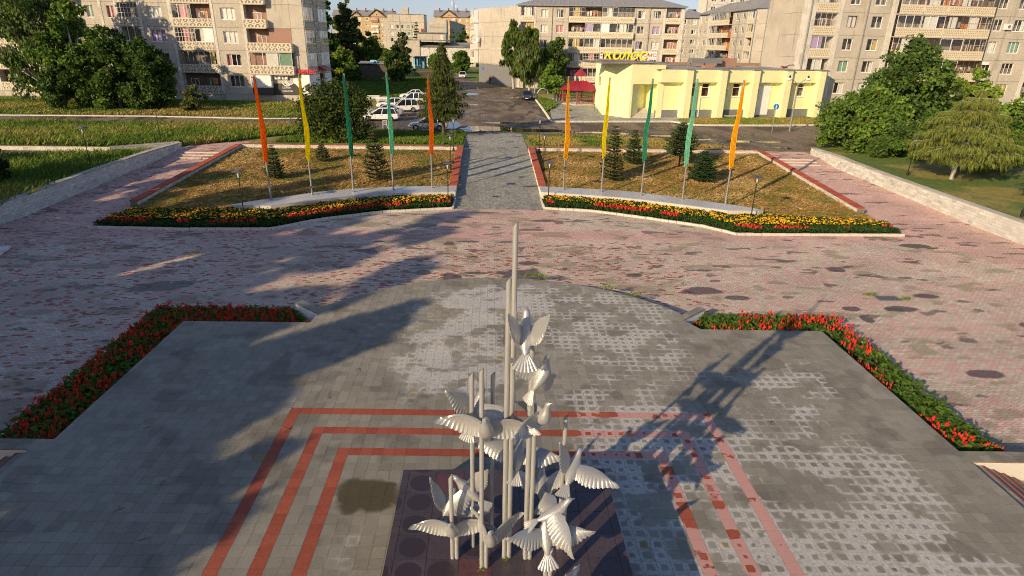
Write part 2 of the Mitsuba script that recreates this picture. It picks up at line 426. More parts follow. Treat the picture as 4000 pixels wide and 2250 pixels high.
def sheet(poly, zfun, step=4.0, dz=0.0):
    """The polygon as a sheet on the height field zfun(x, y)."""
    x0, y0, x1, y1 = poly.bounds
    shapely.prepare(poly)
    vs, fs, n = [], [], 0
    for gx in np.arange(math.floor(x0 / step) * step, x1, step):
        for gy in np.arange(math.floor(y0 / step) * step, y1, step):
            c = poly.intersection(sbox(gx, gy, gx + step, gy + step))
            for g in getattr(c, "geoms", [c]):
                if g.geom_type != "Polygon" or g.area < 1e-6:
                    continue
                v, f = trimesh.creation.triangulate_polygon(g, engine="earcut")
                vs.append(np.column_stack([v, zfun(v[:, 0], v[:, 1]) + dz])); fs.append(np.asarray(f) + n); n += len(v)
    m = mesh(np.vstack(vs), np.vstack(fs))
    nz = m.face_normals[:, 2]
    m.faces[nz < 0] = m.faces[nz < 0][:, ::-1]
    return m

def ragged(poly, amp=0.25, freq=0.35, seed=0, step=0.8):
    """The outline bent in and out by noise, as where grass meets a road."""
    def ring(r):
        ls = LineString(r)
        s = np.arange(0, ls.length, step)
        p_ = np.array([ls.interpolate(q).coords[0] for q in s])
        a = meshkit.fbm(np.column_stack([p_ * freq, np.full(len(p_), seed + 0.5)]), 3, seed) - 0.5
        b = meshkit.fbm(np.column_stack([p_ * freq, np.full(len(p_), seed + 9.5)]), 3, seed + 5) - 0.5
        return p_ + 4 * amp * np.column_stack([a, b])
    return Polygon(ring(poly.exterior.coords)).buffer(0)

def points_in(poly, n, g=None):
    g = g or rng
    x0, y0, x1, y1 = poly.bounds
    out = []
    shapely.prepare(poly)
    while sum(map(len, out)) < n:
        q = np.column_stack([g.uniform(x0, x1, 2 * n), g.uniform(y0, y1, 2 * n)])
        out.append(q[shapely.contains_xy(poly, q[:, 0], q[:, 1])])
    return np.vstack(out)[:n]

# ================================================================ THE SETTING
PLAZA = -0.6
def shear(a):
    a = np.array(a, float)
    a[..., 1] = a[..., 1] + SK * a[..., 0]
    return a

def ramp_z(y):
    return np.interp(y, [25.0, 40.6], [PLAZA, 0.2])

def path_z(y):
    return np.interp(y, [28.0, 45.5, 56.5], [PLAZA, 0.42, 0.5])

def lawn_z(y):
    return -0.40 + (y - 25) * 0.82 / 20.4

def ground_z(x, y):
    x, y = np.asarray(x, float), np.asarray(y, float)
    z = 0.5 + 0.012 * np.clip(y - 60, 0, 250)
    s = np.clip((-28.5 - x) / 4, 0, 1)
    z = z + 0.45 * s * np.clip((60 - y) / 18, 0, 1) * (y > 41.3)
    near = y < 41.3
    side = np.where(x < 0, 0.30 + np.clip((y - 20) / 20, 0, 1) * 0.35, 0.42 + np.clip((y - 20) / 22, 0, 1) * 0.35)
    mound = np.clip((x + 23.5) / 1.0, 0, 1) * np.clip((24.6 - x) / 1.0, 0, 1) * np.clip((54 - y) / 8.5, 0, 1) * (y > 44)
    z = z + 0.27 * mound
    fade = np.clip((y - 41.3) / 5, 0, 1)
    z_right = side * (1 - fade) + z * fade
    return np.where(x > 0, np.where(y < 46.3, z_right, z), np.where(near, side, z))

def outer_wall(side, y):
    """x of the paved face of the long wall beside each ramp, and the height of its top."""
    if side < 0:
        return np.interp(y, [8, 20, 44], [-30.2, -29.75, -28.45]), np.interp(y, [8, 22, 31, 39, 44], [0.5, 0.57, 0.90, 1.12, 1.08])
    return np.interp(y, [8, 20, 26, 33, 39, 45], [31.9, 31.35, 31.35, 30.9, 30.35, 30.45]), np.interp(y, [8, 20, 26, 33, 40, 45], [0.55, 0.66, 0.68, 0.88, 1.22, 1.16])

def grid(xs, ys):
    xs, ys = np.array(xs, float), np.array(ys, float)
    X, Y = np.meshgrid(xs, ys)
    v = np.column_stack([X.ravel(), Y.ravel(), ground_z(X.ravel(), Y.ravel())])
    n = len(xs)
    i, j = np.meshgrid(np.arange(n - 1), np.arange(len(ys) - 1))
    a = (j * n + i).ravel()
    return mesh(v, np.stack([a, a + 1, a + n + 1, a + n], 1))

ylong = [46.2, 48, 50, 53, 56, 60, 66, 75, 90, 110, 150, 200, 310, 600, 1200, 3000]
ws = np.linspace(8, 46.2, 14)
lx = outer_wall(-1, np.minimum(ws, 44))[0] - 0.2
rx = outer_wall(1, np.minimum(ws, 45))[0] + 0.2
left_near = Polygon([(-90, -60), (-31, -60), (-30.4, 8)] + [(a, b) for a, b in zip(lx, ws) if b < 41.25] + [(-28.8, 41.25), (-90, 41.25)])
left_mid = Polygon([(-28.8, 41.35), (-28.62, 46.2), (-90, 46.2), (-90, 41.35)])
right_near = Polygon([(90, -60), (32.1, -60), (32.1, 8)] + list(zip(rx, ws)) + [(90, 46.2)])
structure("ground", cat([
    grid([-1500, -400, -90, -60, -45, -36, -33, -31, -28.5, -20, 0, 30, 60, 90, 400, 1500], [y_ for y_ in ylong if y_ >= 60]),
    grid([-1500, -400, -90, -60, -45, -36, -33, -31], [46.2, 48, 50, 53, 56, 60]), grid([60, 90, 400, 1500], [46.2, 48, 50, 53, 56, 60]),
    sheet(Polygon([(-31, 46.2), (-28.5, 46.2), (-24.2, 45.6), (-2.95, 45.6), (-2.97, 56.5), (3.15, 56.5), (3.29, 45.6), (26, 45.6), (26.2, 46.2), (60, 46.2), (60, 60), (-31, 60)]), ground_z, 1.5),
    sheet(left_near, ground_z, 6), sheet(left_mid, ground_z, 6), sheet(right_near, ground_z, 6),
    grid([-1500, -400, -90], [-300, -60, 0, 41.2]), grid([-1500, -400, -90], [41.35, 46.2]), grid([90, 400, 1500], [-300, -60, 0, 20, 46.2]), grid([-90, 0, 90], [-300, -60])]), "mat_grass_ground")

structure("plaza", mesh([[-31.5, -60, PLAZA], [32.2, -60, PLAZA], [32.2, 25.2, PLAZA], [-31.5, 25.2, PLAZA]], [[0, 1, 2, 3]]), "mat_plaza")
structure("plaza", mesh([[-24.4, 25.2, PLAZA], [25.4, 25.2, PLAZA], [25.4, 28, PLAZA], [-24.4, 28, PLAZA]], [[0, 1, 2, 3]]), "mat_plaza")

# the central path, climbing to the road
structure("path", mesh([[-2.88, 27.4, PLAZA + .004], [3.42, 27.4, PLAZA + .004], [3.40, 28, PLAZA + .004], [-2.88, 28, PLAZA + .004], [3.29, 45.5, .424], [-2.95, 45.5, .424], [3.14, 56.6, .515], [-2.98, 56.6, .515]], [[0, 1, 2, 3], [3, 2, 4, 5], [5, 4, 6, 7]]), "mat_path")

# the side ramps with their three steps, and the pavement above them
for s in (-1, 1):
    ys = np.array([25.2, 28, 32, 36, 40.6])
    ox = outer_wall(s, ys)[0] + 0.1 * s
    ix = np.full(len(ys), -23.9 if s < 0 else 25.0)
    v = np.vstack([np.column_stack([ox, ys, ramp_z(ys)]), np.column_stack([ix, ys, ramp_z(ys)])])
    n = len(ys)
    f = [[i, n + i, n + i + 1, i + 1] if s < 0 else [n + i, i, i + 1, n + i + 1] for i in range(n - 1)]
    structure("ramp", mesh(v, f), "mat_plaza")
    a, b = (-27.45, -24.05) if s < 0 else (25.55, 29.35)
    o = -28.75 if s < 0 else 30.55
    st = numbered("steps")
    note(st, kind="structure")
    for k in range(3):
        part(st, "step", bx(a, b, 40.6 + 0.8 * k, 40.6 + 0.8 * (k + 1), 0.0, 0.3 + 0.1 * k), "mat_plaza")
        part(st, "nosing", bx(a, b, 40.575 + 0.8 * k, 40.64 + 0.8 * k, 0.23 + 0.1 * k, 0.306 + 0.1 * k), "mat_white_block")
    x0, x1 = (o, a) if s < 0 else (b, o)
    part(st, "side_ramp", hexa([[x0, 40.6, 0], [x1, 40.6, 0], [x1, 43, 0], [x0, 43, 0]], [[x0, 40.6, .21], [x1, 40.6, .21], [x1, 43, .5], [x0, 43, .5]]), "mat_plaza")
land_l = Polygon([(-28.75, 43), (-24.0, 43), (-24.0, 46.3), (-22.9, 46.9), (-16, 57.5), (-17.6, 59.2), (-22.9, 49.9), (-27.3, 46.8), (-28.4, 45.7)])
land_r = Polygon([(25.4, 43), (30.6, 43), (30.6, 46.4), (25.9, 46.4)])
structure("pavement", sheet(land_l, lambda x, y: 0.512 + 0 * x, 6), "mat_plaza")
structure("pavement", sheet(land_r, lambda x, y: 0.512 + 0 * x, 6), "mat_plaza")

# roads: the street across, the yard between the blocks, the wet asphalt on the right
street = Polygon([(-400, 60.0), (-60, 59.7), (-27, 60.1), (-18, 59.2), (-16.2, 58.6), (-12.6, 57.4), (-3.2, 56.6), (3.5, 56.6), (14.5, 56.0), (19.5, 52.5), (21, 49.5), (24.9, 46.9), (30.6, 46.5), (33, 49), (36, 53.5), (60, 57), (400, 60), (400, 66.5), (44, 67.2), (36, 66), (25.8, 65.4), (23.6, 68.6), (10.4, 67.1), (7.6, 66.8), (7.3, 95), (9.5, 112), (12, 117), (2, 121), (-4, 137), (-8, 150), (-16, 205), (-22, 205), (-13, 150), (-9.2, 120), (-9.6, 92), (-12.2, 88), (-17, 84), (-17.2, 68), (-29.5, 66.0), (-43, 66.8), (-60, 66), (-400, 66)])
structure("road", sheet(ragged(street, 0.22, 0.4, 3), ground_z, 6, 0.012), "mat_asphalt")
fore = Polygon([(7.6, 66.9), (10.4, 67.2), (23.5, 68.7), (25.7, 65.7), (25.9, 75), (16, 95), (9.6, 99), (8.6, 82)])
structure("forecourt", sheet(fore, ground_z, 6, 0.10), "mat_path")
islet = Polygon([(7.75, 78), (9.5, 83), (10.3, 88), (9.6, 94.5), (7.7, 97.5)])
structure("verge", sheet(islet, ground_z, 6, 0.13), "mat_grass_ground")
verge_r = Polygon([(25.95, 65.7), (36, 66.2), (44, 67.9), (46.5, 75), (25.7, 72.2), (24.5, 70)])
structure("verge", sheet(verge_r, ground_z, 6, 0.09), "mat_dry_ground")

def puddle(cx, cy, rx, ry, seed, dz=0.02, z=None):
    a = np.linspace(0, 2 * np.pi, 60, endpoint=False)
    r = 0.45 + 1.1 * meshkit.fbm(np.column_stack([np.cos(a) * 1.6, np.sin(a) * 1.6, np.full(60, seed * 3.7)]), 4, seed)
    q = np.column_stack([cx + rx * r * np.cos(a), cy + ry * r * np.sin(a)])
    zf = ground_z if z is None else (lambda x, y: z + 0 * x)
    structure("puddle", sheet(Polygon(q).buffer(0), zf, 8, dz), "mat_water")
for i, q in enumerate(((-6.0, 63.3, 2.0, 3.6), (-0.2, 60.4, 3.8, 1.9), (4.9, 59.4, 3.3, 1.5), (10.6, 58.4, 2.6, 0.7), (1.5, 65.6, 3.2, 0.8), (-2.6, 58.3, 0.9, 0.5), (-9.3, 62.4, 1.1, 0.5), (15.6, 57.6, 1.5, 0.45), (19.6, 56.4, 1.9, 0.6), (22.6, 53.7, 1.6, 0.45), (26.6, 52.9, 1.8, 0.8), (25.2, 50.6, 1.9, 0.35), (28.9, 48.3, 1.5, 0.75), (29.9, 52.6, 1.5, 0.4), (1.6, 93.0, 1.6, 1.5), (-3.4, 86.0, 1.3, 0.9), (-4.2, 104.0, 1.8, 2.2), (3.0, 99.0, 1.7, 1.5))):
    puddle(*q, i + 1)

# kerbs
def kerb(pts, z, w=0.16, h=0.13, mat="mat_white_block", seg=1.0, gap=0.012, name="kerb"):
    ls = LineString(pts)
    s, ms = 0.0, []
    zf = z if callable(z) else (lambda x, y: z)
    while s < ls.length - 0.1:
        e = min(s + seg, ls.length)
        p0, p1 = np.array(ls.interpolate(s + gap).coords[0]), np.array(ls.interpolate(e - gap).coords[0])
        t = (p1 - p0) / (np.linalg.norm(p1 - p0) + 1e-9)
        nn = np.array([-t[1], t[0]]) * w / 2
        j = rng.normal(0, 0.006, 2)
        za, zb = float(zf(*p0)) , float(zf(*p1))
        q = [p0 - nn + j, p1 - nn + j, p1 + nn + j, p0 + nn + j]
        zz = [za, zb, zb, za]
        ms.append(hexa([[*a, c - 0.1] for a, c in zip(q, zz)], [[*a, c + h + j[0]] for a, c in zip(q, zz)]))
        s = e
    structure(name, cat(ms), mat)
kerb([(-90, 66.1), (-60.4, 65.9), (-43, 66.9), (-29.5, 66.0), (-17.2, 67.9)], ground_z)
kerb([(7.5, 66.8), (10.4, 67.1), (23.6, 68.6), (25.8, 65.4), (36, 66), (44, 67.6), (60, 68.2)], ground_z, w=0.22, h=0.2)
kerb([(7.5, 67), (7.5, 82), (7.35, 95.4)], ground_z, w=0.22, h=0.18)
kerb([(-17.3, 71.5), (-17.5, 78), (-25.5, 79.5)], ground_z, w=0.5, h=0.12)

# lawns behind the flag plinths, the beds in front of them
back_l = [(-2.85, 31.95), (-5.4, 31.75), (-8.07, 31.35), (-10.4, 30.6), (-12.47, 29.55), (-15.9, 26.85), (-17.1, 25.75)]
front_l = [(-2.85, 30.05), (-5.5, 29.7), (-8.14, 29.1), (-10.1, 28.25), (-11.93, 27.2), (-14.47, 25.5), (-17.1, 25.66)]
back_r = [(3.34, 32.1), (6.49, 31.5), (8.5, 31.1), (10.33, 30.5), (13.22, 28.8), (16.52, 26.7), (17.85, 25.6)]
front_r = [(3.34, 30.25), (6.22, 29.55), (8.3, 28.95), (10.24, 28.2), (13.54, 26.4), (15.4, 25.36), (17.4, 25.32)]
curb_l = [(-24.1, 22.2), (-18.75, 21.95), (-13.42, 22.1), (-11.12, 24.3), (-7.5, 26.25), (-2.92, 27.4)]
curb_r = [(3.4, 27.6), (6.6, 27.0), (9.65, 25.45), (13.03, 23.55), (14.65, 21.75), (16.6, 21.72), (25.15, 21.8)]
lawn_l = Polygon(back_l + [(-23.3, 25.45), (-23.9, 26.4), (-24.1, 45.5), (-2.9, 45.5)])
lawn_r = Polygon(back_r + [(23.5, 24.3), (25.0, 23.6), (25.2, 26.4), (25.9, 45.5), (3.3, 45.5)])
structure("lawn", sheet(lawn_l, lambda x, y: lawn_z(y), 5), "mat_dry_ground")
structure("lawn", sheet(lawn_r, lambda x, y: lawn_z(y), 5), "mat_dry_ground")
bed_l = Polygon(curb_l + [(-2.86, 30.1)] + front_l + [(-23.3, 25.45)])
bed_r = Polygon([(3.36, 30.2)] + curb_r + [(25.0, 23.6), (23.5, 24.3)] + front_r[::-1])
for b in (bed_l, bed_r):
    structure("bed_soil", prism(b, PLAZA - .1, PLAZA + 0.09), "mat_soil")
for c in (curb_l, curb_r):
    kerb(c, PLAZA, w=0.13, h=0.14, mat="mat_white_block", seg=0.5, name="bed_kerb")
kerb([(3.4, 27.6), (3.34, 30.2)], PLAZA, w=0.12, h=0.14, mat="mat_white_block", seg=0.5, name="bed_kerb")
kerb([(-2.9, 27.4), (-2.85, 30.0)], PLAZA, w=0.12, h=0.14, mat="mat_white_block", seg=0.5, name="bed_kerb")

# ================================================================ THE GREY PLATFORM
arc = [(8.98 * math.sin(a) + 0.1, 3.8 + 8.98 * math.cos(a)) for a in np.linspace(-0.949, 0.949, 40)]
plat = Polygon([(12.37, -30), (12.37, -0.25), (17.5, -0.25), (17.5, 0.2), (12.37, 0.2), (12.37, 7.6), (7.73, 7.6), (7.28, 8.42)] + arc[::-1] + [(-7.13, 8.5), (-7.2, 7.7), (-12.0, 7.65), (-12.0, 0.2), (-17.5, 0.2), (-17.5, -0.25), (-12.37, -0.25), (-12.37, -30)])
assert plat.is_valid
pl = thing("platform", "raised grey tiled platform with a rounded front edge round the dove monument", "platform")
wp = Polygon(shear(np.array(plat.exterior.coords)))
part(pl, "base", prism(wp.buffer(-0.012), PLAZA - 0.2, -0.035), "mat_white_block", label="pale tiled side of the platform")
part(pl, "mortar", prism(wp.buffer(-0.008), -0.04, -0.0075), "mat_seam")
part(pl, "edge", prism(wp.difference(wp.buffer(-0.05)).buffer(0), -0.034, -0.009), "mat_edge_red")
PED = (-2.33, 2.33, -6.9, -1.93)
bands = {}
def band(i, j):
    for a, top in ((0, -1), (-3, 2), (-6, 5)):
        if (j == top and a <= i <= 28 - a) or (j < top and i in (a, 28 - a)):
            return True
    return False
cells = []
inner = plat.buffer(-0.45)
shapely.prepare(plat); shapely.prepare(inner)
for i in range(-46, 76):
    for j in range(-22, 43):
        x0, y0 = (i - 14.5) * COL, j * ROW
        if i in range(7, 22) and PED[2] + .4 < y0 < PED[3] - .7:
            continue
        c = sbox(x0 + .004, y0 + .004, x0 + COL - .004, y0 + ROW - .004)
        if not plat.intersects(c):
            continue
        q = c if inner.contains(c) else plat.intersection(c)
        if q.is_empty or q.area < 0.004:
            continue
        cells.append((i, j, q))
order = sorted(range(len(cells)), key=lambda k: (cells[k][1] < -13 or abs(cells[k][0] - 14) > 33, (cells[k][0] * .3 - 4.35) ** 2 + (cells[k][1] * ROW + 13.5) ** 2))
first = set(order[:300])
rest = {"mat_grey_tile": [], "mat_red_tile": []}
for k, (i, j, q) in enumerate(cells):
    mat = "mat_red_tile" if band(i, j) else "mat_grey_tile"
    h = float(np.random.default_rng(i * 997 + j * 31 + 50000).normal(0, 0.0009))
    tilt = np.random.default_rng(i * 31 + j * 997 + 90000).normal(0, 0.004, 2)
    for g in getattr(q, "geoms", [q]):
        if g.geom_type != "Polygon":
            continue
        cx, cy = g.centroid.x, g.centroid.y + SK * g.centroid.x
        m = prism(Polygon(shear(np.array(g.exterior.coords))), -0.02, lambda x, y: h + (x - cx) * tilt[0] + (y - cy) * tilt[1])
        keep = m.face_normals[:, 2] > -0.5
        m = mesh(m.vertices, m.faces[keep])
        if k in first:
            part(pl, "tile", m, mat)
        else:
            rest[mat].append(m)
for mat, ms in rest.items():
    part(pl, "tile", cat(ms), mat, kind="stuff")

# steps down from the platform on both sides, and the low cheek walls that end the flower troughs
for s in (-1, 1):
    st = note(numbered("stairs"), kind="structure")
    for k in range(1, 5):
        xa = 12.40 + 0.31 * (k - 1)
        lo, hi = sorted((s * xa, s * (xa + 0.33 if k < 4 else xa + 0.33)))
        q = shear([[lo, -9], [hi, -9], [hi, -0.255], [lo, -0.255]])
        part(st, "step", hexa([[*a, PLAZA - .1] for a in q], [[*a, -0.12 * k] for a in q]), "mat_grey_tile")
        e0, e1 = sorted((s * (xa + 0.29), s * (xa + 0.338)))
        q = shear([[e0, -9], [e1, -9], [e1, -0.257], [e0, -0.257]])
        part(st, "nosing", hexa([[*a, -0.12 * k - .03] for a in q], [[*a, -0.12 * k + .006] for a in q]), "mat_edge_red")
    ck = thing("trough_end_wall", ("left" if s < 0 else "right") + " low slanting white wall between the round platform edge and the flower trough", "wall")
    q = [(-7.13, 8.5), (-7.28, 9.13), (-8.09, 9.81), (-8.36, 9.55)] if s < 0 else [(7.28, 8.42), (8.55, 9.57), (8.28, 9.75), (7.41, 8.96)]
    pg = Polygon(shear(q))
    pg = shapely.geometry.polygon.orient(pg)
    part(ck, "body", prism(pg.buffer(-0.02), PLAZA - 0.1, -0.045), "mat_white")
    part(ck, "cap", prism(pg, -0.045, 0.004), "mat_grey_tile")
trough = {}
for s in (-1, 1):
    xin = -12.0 if s < 0 else 12.37
    out = shear([[s * 14.2, 0.21], [s * 14.2, 9.85], [s * 8.62, 9.85]])
    rim = [tuple(a) for a in out]
    kerb(rim, PLAZA, w=0.07, h=0.06, mat="mat_white_block", seg=0.5, name="trough_kerb")
    pg = Polygon(shear([[xin, 0.2], [s * 14.15, 0.2], [s * 14.15, 9.8], [s * 8.5, 9.8], [s * 7.3, 8.3], [s * 7.5, 7.65], [xin, 7.63]])).buffer(0)
    structure("trough_soil", sheet(pg, lambda x, y: PLAZA + 0.03 + 0.02 * np.sin(x * 3) * np.cos(y * 2), 3), "mat_soil")
    trough[s] = pg
# drain grates
for x, y in ((-14.6, 13.4), (18.0, 11.9)):
    g = thing("drain_grate", ("dark drain grate in the shaded paving left of the platform" if x < 0 else "drain grate with weeds beside it on the sunny paving right of the platform"), "drain grate")
    part(g, "frame", cat([bx(x - .55, x + .55, y - .3, y - .25, PLAZA, PLAZA + .012), bx(x - .55, x + .55, y + .25, y + .3, PLAZA, PLAZA + .012), bx(x - .55, x - .5, y - .25, y + .25, PLAZA, PLAZA + .012), bx(x + .5, x + .55, y - .25, y + .25, PLAZA, PLAZA + .012)]), "mat_metal_grey")
    part(g, "pit", bx(x - .5, x + .5, y - .25, y + .25, PLAZA, PLAZA + .005), "mat_black")  # flat black plate, the shade below the bars put into its colour
    for k in range(9):
        part(g, "bar", bx(x - .46 + .11 * k, x - .42 + .11 * k, y - .25, y + .25, PLAZA + .005, PLAZA + .011), "mat_metal_grey")

# ================================================================ WALLS
def brick_wall(t, pts, zb, zt, thick, side, colour, bl=0.40, bh=0.19, coping=None, cop_mat="mat_white_block", tint=0.10, faces=True, cop_over=0.03, cop_h=0.07):
    """Courses of rough blocks along a plan polyline; zb and zt give the foot and the top at a point. side: +1 = the wall lies left of the line."""
    ls = LineString(pts)
    ms, cols, cores = [], [], []
    L = ls.length
    def at(s):
        s = min(max(s, 0), L)
        a, b = np.array(ls.interpolate(max(s - 0.05, 0)).coords[0]), np.array(ls.interpolate(min(s + 0.05, L)).coords[0])
        tt = (b - a) / np.linalg.norm(b - a)
        return np.array(ls.interpolate(s).coords[0]), side * np.array([-tt[1], tt[0]])
    g = np.random.default_rng(int(abs(pts[0][0] * 100)) + int(L * 10))
    zmin, zmax = min(zb(*p_) for p_ in pts), max(zt(*p_) for p_ in pts)
    c = 0
    z = zmin
    while z < zmax:
        s = -(c % 2) * bl / 2
        while s < L:
            a, b = max(s, 0), min(s + bl, L)
            s += bl
            if b - a < 0.05:
                continue
            p0, n0 = at(a + .006); p1, n1 = at(b - .006)
            top = min(z + bh, min(zt(*p0), zt(*p1)) - cop_h)
            if top - z < 0.03 or z + bh < min(zb(*p0), zb(*p1)) - 0.05:
                continue
            d = g.uniform(0.0, 0.018)
            q = [p0 - n0 * d, p1 - n1 * d, p1 + n1 * (thick + d), p0 + n0 * (thick + d)]
            if side < 0:
                q = [q[1], q[0], q[3], q[2]]
            m = hexa([[*w, z + .006] for w in q], [[*w, top - .006] for w in q])
            k = 1 + g.normal(0, tint)
            ms.append(m); cols.append(np.tile(np.clip(np.array(colour) * k, 0.02, 0.9), (8, 1)))
        z += bh; c += 1
    part(t, "block", cat(ms), "mat_vc", color=np.vstack(cols), kind="stuff")
    n = max(2, int(L / 1.5))
    for i in range(n):
        (p0, n0), (p1, n1) = at(L * i / n), at(L * (i + 1) / n)
        for lo, hi, e, lst in ((None, -cop_h, -0.012, cores),):
            q = [p0 - n0 * e, p1 - n1 * e, p1 + n1 * (thick + e), p0 + n0 * (thick + e)]
            zz = [zt(*p0), zt(*p1), zt(*p1), zt(*p0)]
            zl = [zb(*p0) - .3, zb(*p1) - .3, zb(*p1) - .3, zb(*p0) - .3]
            if side < 0:
                q = [q[1], q[0], q[3], q[2]]; zz = [zz[1], zz[0], zz[3], zz[2]]; zl = [zl[1], zl[0], zl[3], zl[2]]
            lst.append(hexa([[*w, a] for w, a in zip(q, zl)], [[*w, a - cop_h - .004] for w, a in zip(q, zz)]))
    part(t, "core", cat(cores), "mat_seam")
    if coping:
        s, k = 0.0, 0
        out = []
        while s < L - 0.02:
            e = min(s + coping, L)
            (p0, n0), (p1, n1) = at(s + .005), at(e - .005)
            o = cop_over
            q = [p0 - n0 * o, p1 - n1 * o, p1 + n1 * (thick + o), p0 + n0 * (thick + o)]
            j = g.normal(0, 0.004)
            zz = [zt(*p0) + j, zt(*p1) + j, zt(*p1) + j, zt(*p0) + j]
            if side < 0:
                q = [q[1], q[0], q[3], q[2]]; zz = [zz[1], zz[0], zz[3], zz[2]]
            out.append((hexa([[*w, a - cop_h] for w, a in zip(q, zz)], [[*w, a] for w, a in zip(q, zz)]), 1 + g.normal(0, 0.12)))
            s = e
        return out
    return []

WHITE_BLOCK, GREY_BLOCK, RED_BRICK = (0.56, 0.545, 0.50), (0.44, 0.43, 0.41), (0.36, 0.085, 0.045)
def cap_bricks(t, out, colour, as_stuff=False):
    if as_stuff or len(out) > 300:
        part(t, "cap_brick", cat([m for m, _ in out]), "mat_vc", color=np.vstack([np.tile(np.array(colour) * k, (8, 1)) for _, k in out]), kind="stuff")
    else:
        for m, k in out:
            part(t, "cap_brick", m, "mat_vc", color=np.tile(np.clip(np.array(colour) * k, 0, .9), (8, 1)))

for s in (-1, 1):
    side = "left" if s < 0 else "right"
    ys = np.linspace(9, 44 if s < 0 else 45, 16)
    xs = outer_wall(s, ys)[0]
    t = thing("retaining_wall", "long " + ("shaded grey block wall beside the left ramp with tall grass behind it" if s < 0 else "sunlit white block wall beside the right pink ramp below the big trees"), "wall")
    out = brick_wall(t, list(zip(xs, ys)), lambda x, y: float(ramp_z(y)) - .1, lambda x, y: float(outer_wall(s, y)[1]), 0.42, -s * 1 if s > 0 else 1, WHITE_BLOCK, coping=1.0)
    for m, k in out:
        part(t, "coping", m, "mat_vc", color=np.tile(np.array((0.36, 0.345, 0.30)) * (1 + (k - 1) * .6), (8, 1)))
    # inner wall of the ramp, red brick on top
    line = [(-23.95, 26.55), (-24.15, 45.4)] if s < 0 else [(25.2, 26.4), (25.95, 45.4)]
    t = thing("ramp_wall", "low white block wall with red brick top between the " + side + " ramp and the dry lawn", "wall")
    out = brick_wall(t, line, lambda x, y: float(min(ramp_z(y), lawn_z(y))) - .1, lambda x, y: float(np.interp(y, [26.4, 45.4], [0.0, 0.78])), 0.5, -1 if s < 0 else 1, WHITE_BLOCK, coping=0.25)
    cap_bricks(t, out, RED_BRICK)
    # walls beside the central path
    line = [(-2.86, 31.97), (-2.95, 45.3)] if s < 0 else [(3.36, 32.12), (3.29, 45.3)]
    t = thing("path_wall", "white block wall with red brick top along the " + side + " side of the central path", "wall")
    out = brick_wall(t, line, lambda x, y: float(path_z(y)) - .1, lambda x, y: float(np.interp(y, [32, 45.3], [0.02, 0.86])), 0.5, 1 if s < 0 else -1, WHITE_BLOCK, coping=0.13)
    cap_bricks(t, out, RED_BRICK)
    # wall at the back of the lawn
    line = [(-23.6, 45.35), (-3.47, 45.35)] if s < 0 else [(3.81, 45.35), (25.4, 45.4)]
    t = thing("lawn_wall", "low white block wall with thin red top at the back of the " + side + " dry lawn", "wall")
    out = brick_wall(t, line, lambda x, y: float(lawn_z(45)) - .15, lambda x, y: 0.80, 0.3, 1, WHITE_BLOCK, coping=0.25, cop_h=0.05)
    cap_bricks(t, out, RED_BRICK)
t = thing("field_wall", "long low white block wall in front of the tall grass on the left", "wall")
brick_wall(t, [(-75, 41.0), (-33.3, 41.3)], lambda x, y: 0.35, lambda x, y: 1.0, 0.3, 1, (0.58, 0.54, 0.46), coping=None, cop_h=0.0)
t = thing("field_wall", "short low white block wall between the tall grass and the top of the left ramp", "wall")
brick_wall(t, [(-33.25, 41.3), (-28.9, 44.6)], lambda x, y: 0.35, lambda x, y: 1.06, 0.3, 1, (0.58, 0.54, 0.46), coping=None, cop_h=0.0)
structure("soil_strip", sheet(Polygon([(-75, 38.6), (-40, 38.7), (-35, 39.6), (-34, 41.1), (-75, 41.1)]), ground_z, 6, 0.02), "mat_asphalt")

# flag plinths: pale stone, a broad top
def plinth(front, back, label):
    t = thing("flag_plinth", label, "plinth")
    n = len(front)
    for i in range(n - 1):
        q = [front[i], front[i + 1], back[i + 1], back[i]]
        pg = shapely.geometry.polygon.orient(Polygon(q))
        if i == n - 2 and pg.area < 0.02:
            continue
        part(t, "body", prism(pg.buffer(-0.004), PLAZA, -0.035), "mat_white_block")
        part(t, "top_slab", prism(pg.buffer(-0.004).buffer(0.0), -0.033, 0.0), "mat_plinth_top")
bsdf("mat_plinth_top", (0.46, 0.45, 0.43), 0.30, specular=0.45)
plinth(front_l, back_l, "long curved pale stone plinth carrying the five left flagpoles")
plinth(front_r, back_r, "long curved pale stone plinth carrying the five right flagpoles")

# ================================================================ BUILDINGS
class Facade:
    """A vertical face: u runs along it, z up, d outwards."""
    def __init__(self, root, origin, direction, toward=CAM):
        self.root, self.o = root, np.array(origin, float)
        t = np.array(direction, float)
        self.t = t / np.linalg.norm(t)
        n = np.array([-self.t[1], self.t[0]])
        if n @ (np.array(toward)[:2] - self.o) < 0:
            n = -n
        self.n = n
        self.flip = (self.t[0] * n[1] - self.t[1] * n[0]) > 0
    def put(self, m):
        v = m.vertices
        w = np.column_stack([self.o[0] + self.t[0] * v[:, 0] + self.n[0] * v[:, 2], self.o[1] + self.t[1] * v[:, 0] + self.n[1] * v[:, 2], v[:, 1]])
        return mesh(w, m.faces[:, ::-1] if self.flip else m.faces)
    def box(self, u0, u1, z0, z1, d0, d1):
        return self.put(bx(min(u0, u1), max(u0, u1), z0, z1, d0, d1))
    def plate(self, poly, d0, d1):
        m = trimesh.creation.extrude_polygon(poly, d1 - d0, engine="earcut")
        m.apply_translation((0, 0, d0))
        return self.put(m)
    def quad(self, u0, u1, z0, z1, d):
        return self.put(mesh([[u0, z0, d], [u1, z0, d], [u1, z1, d], [u0, z1, d]], [[0, 1, 2, 3]]))

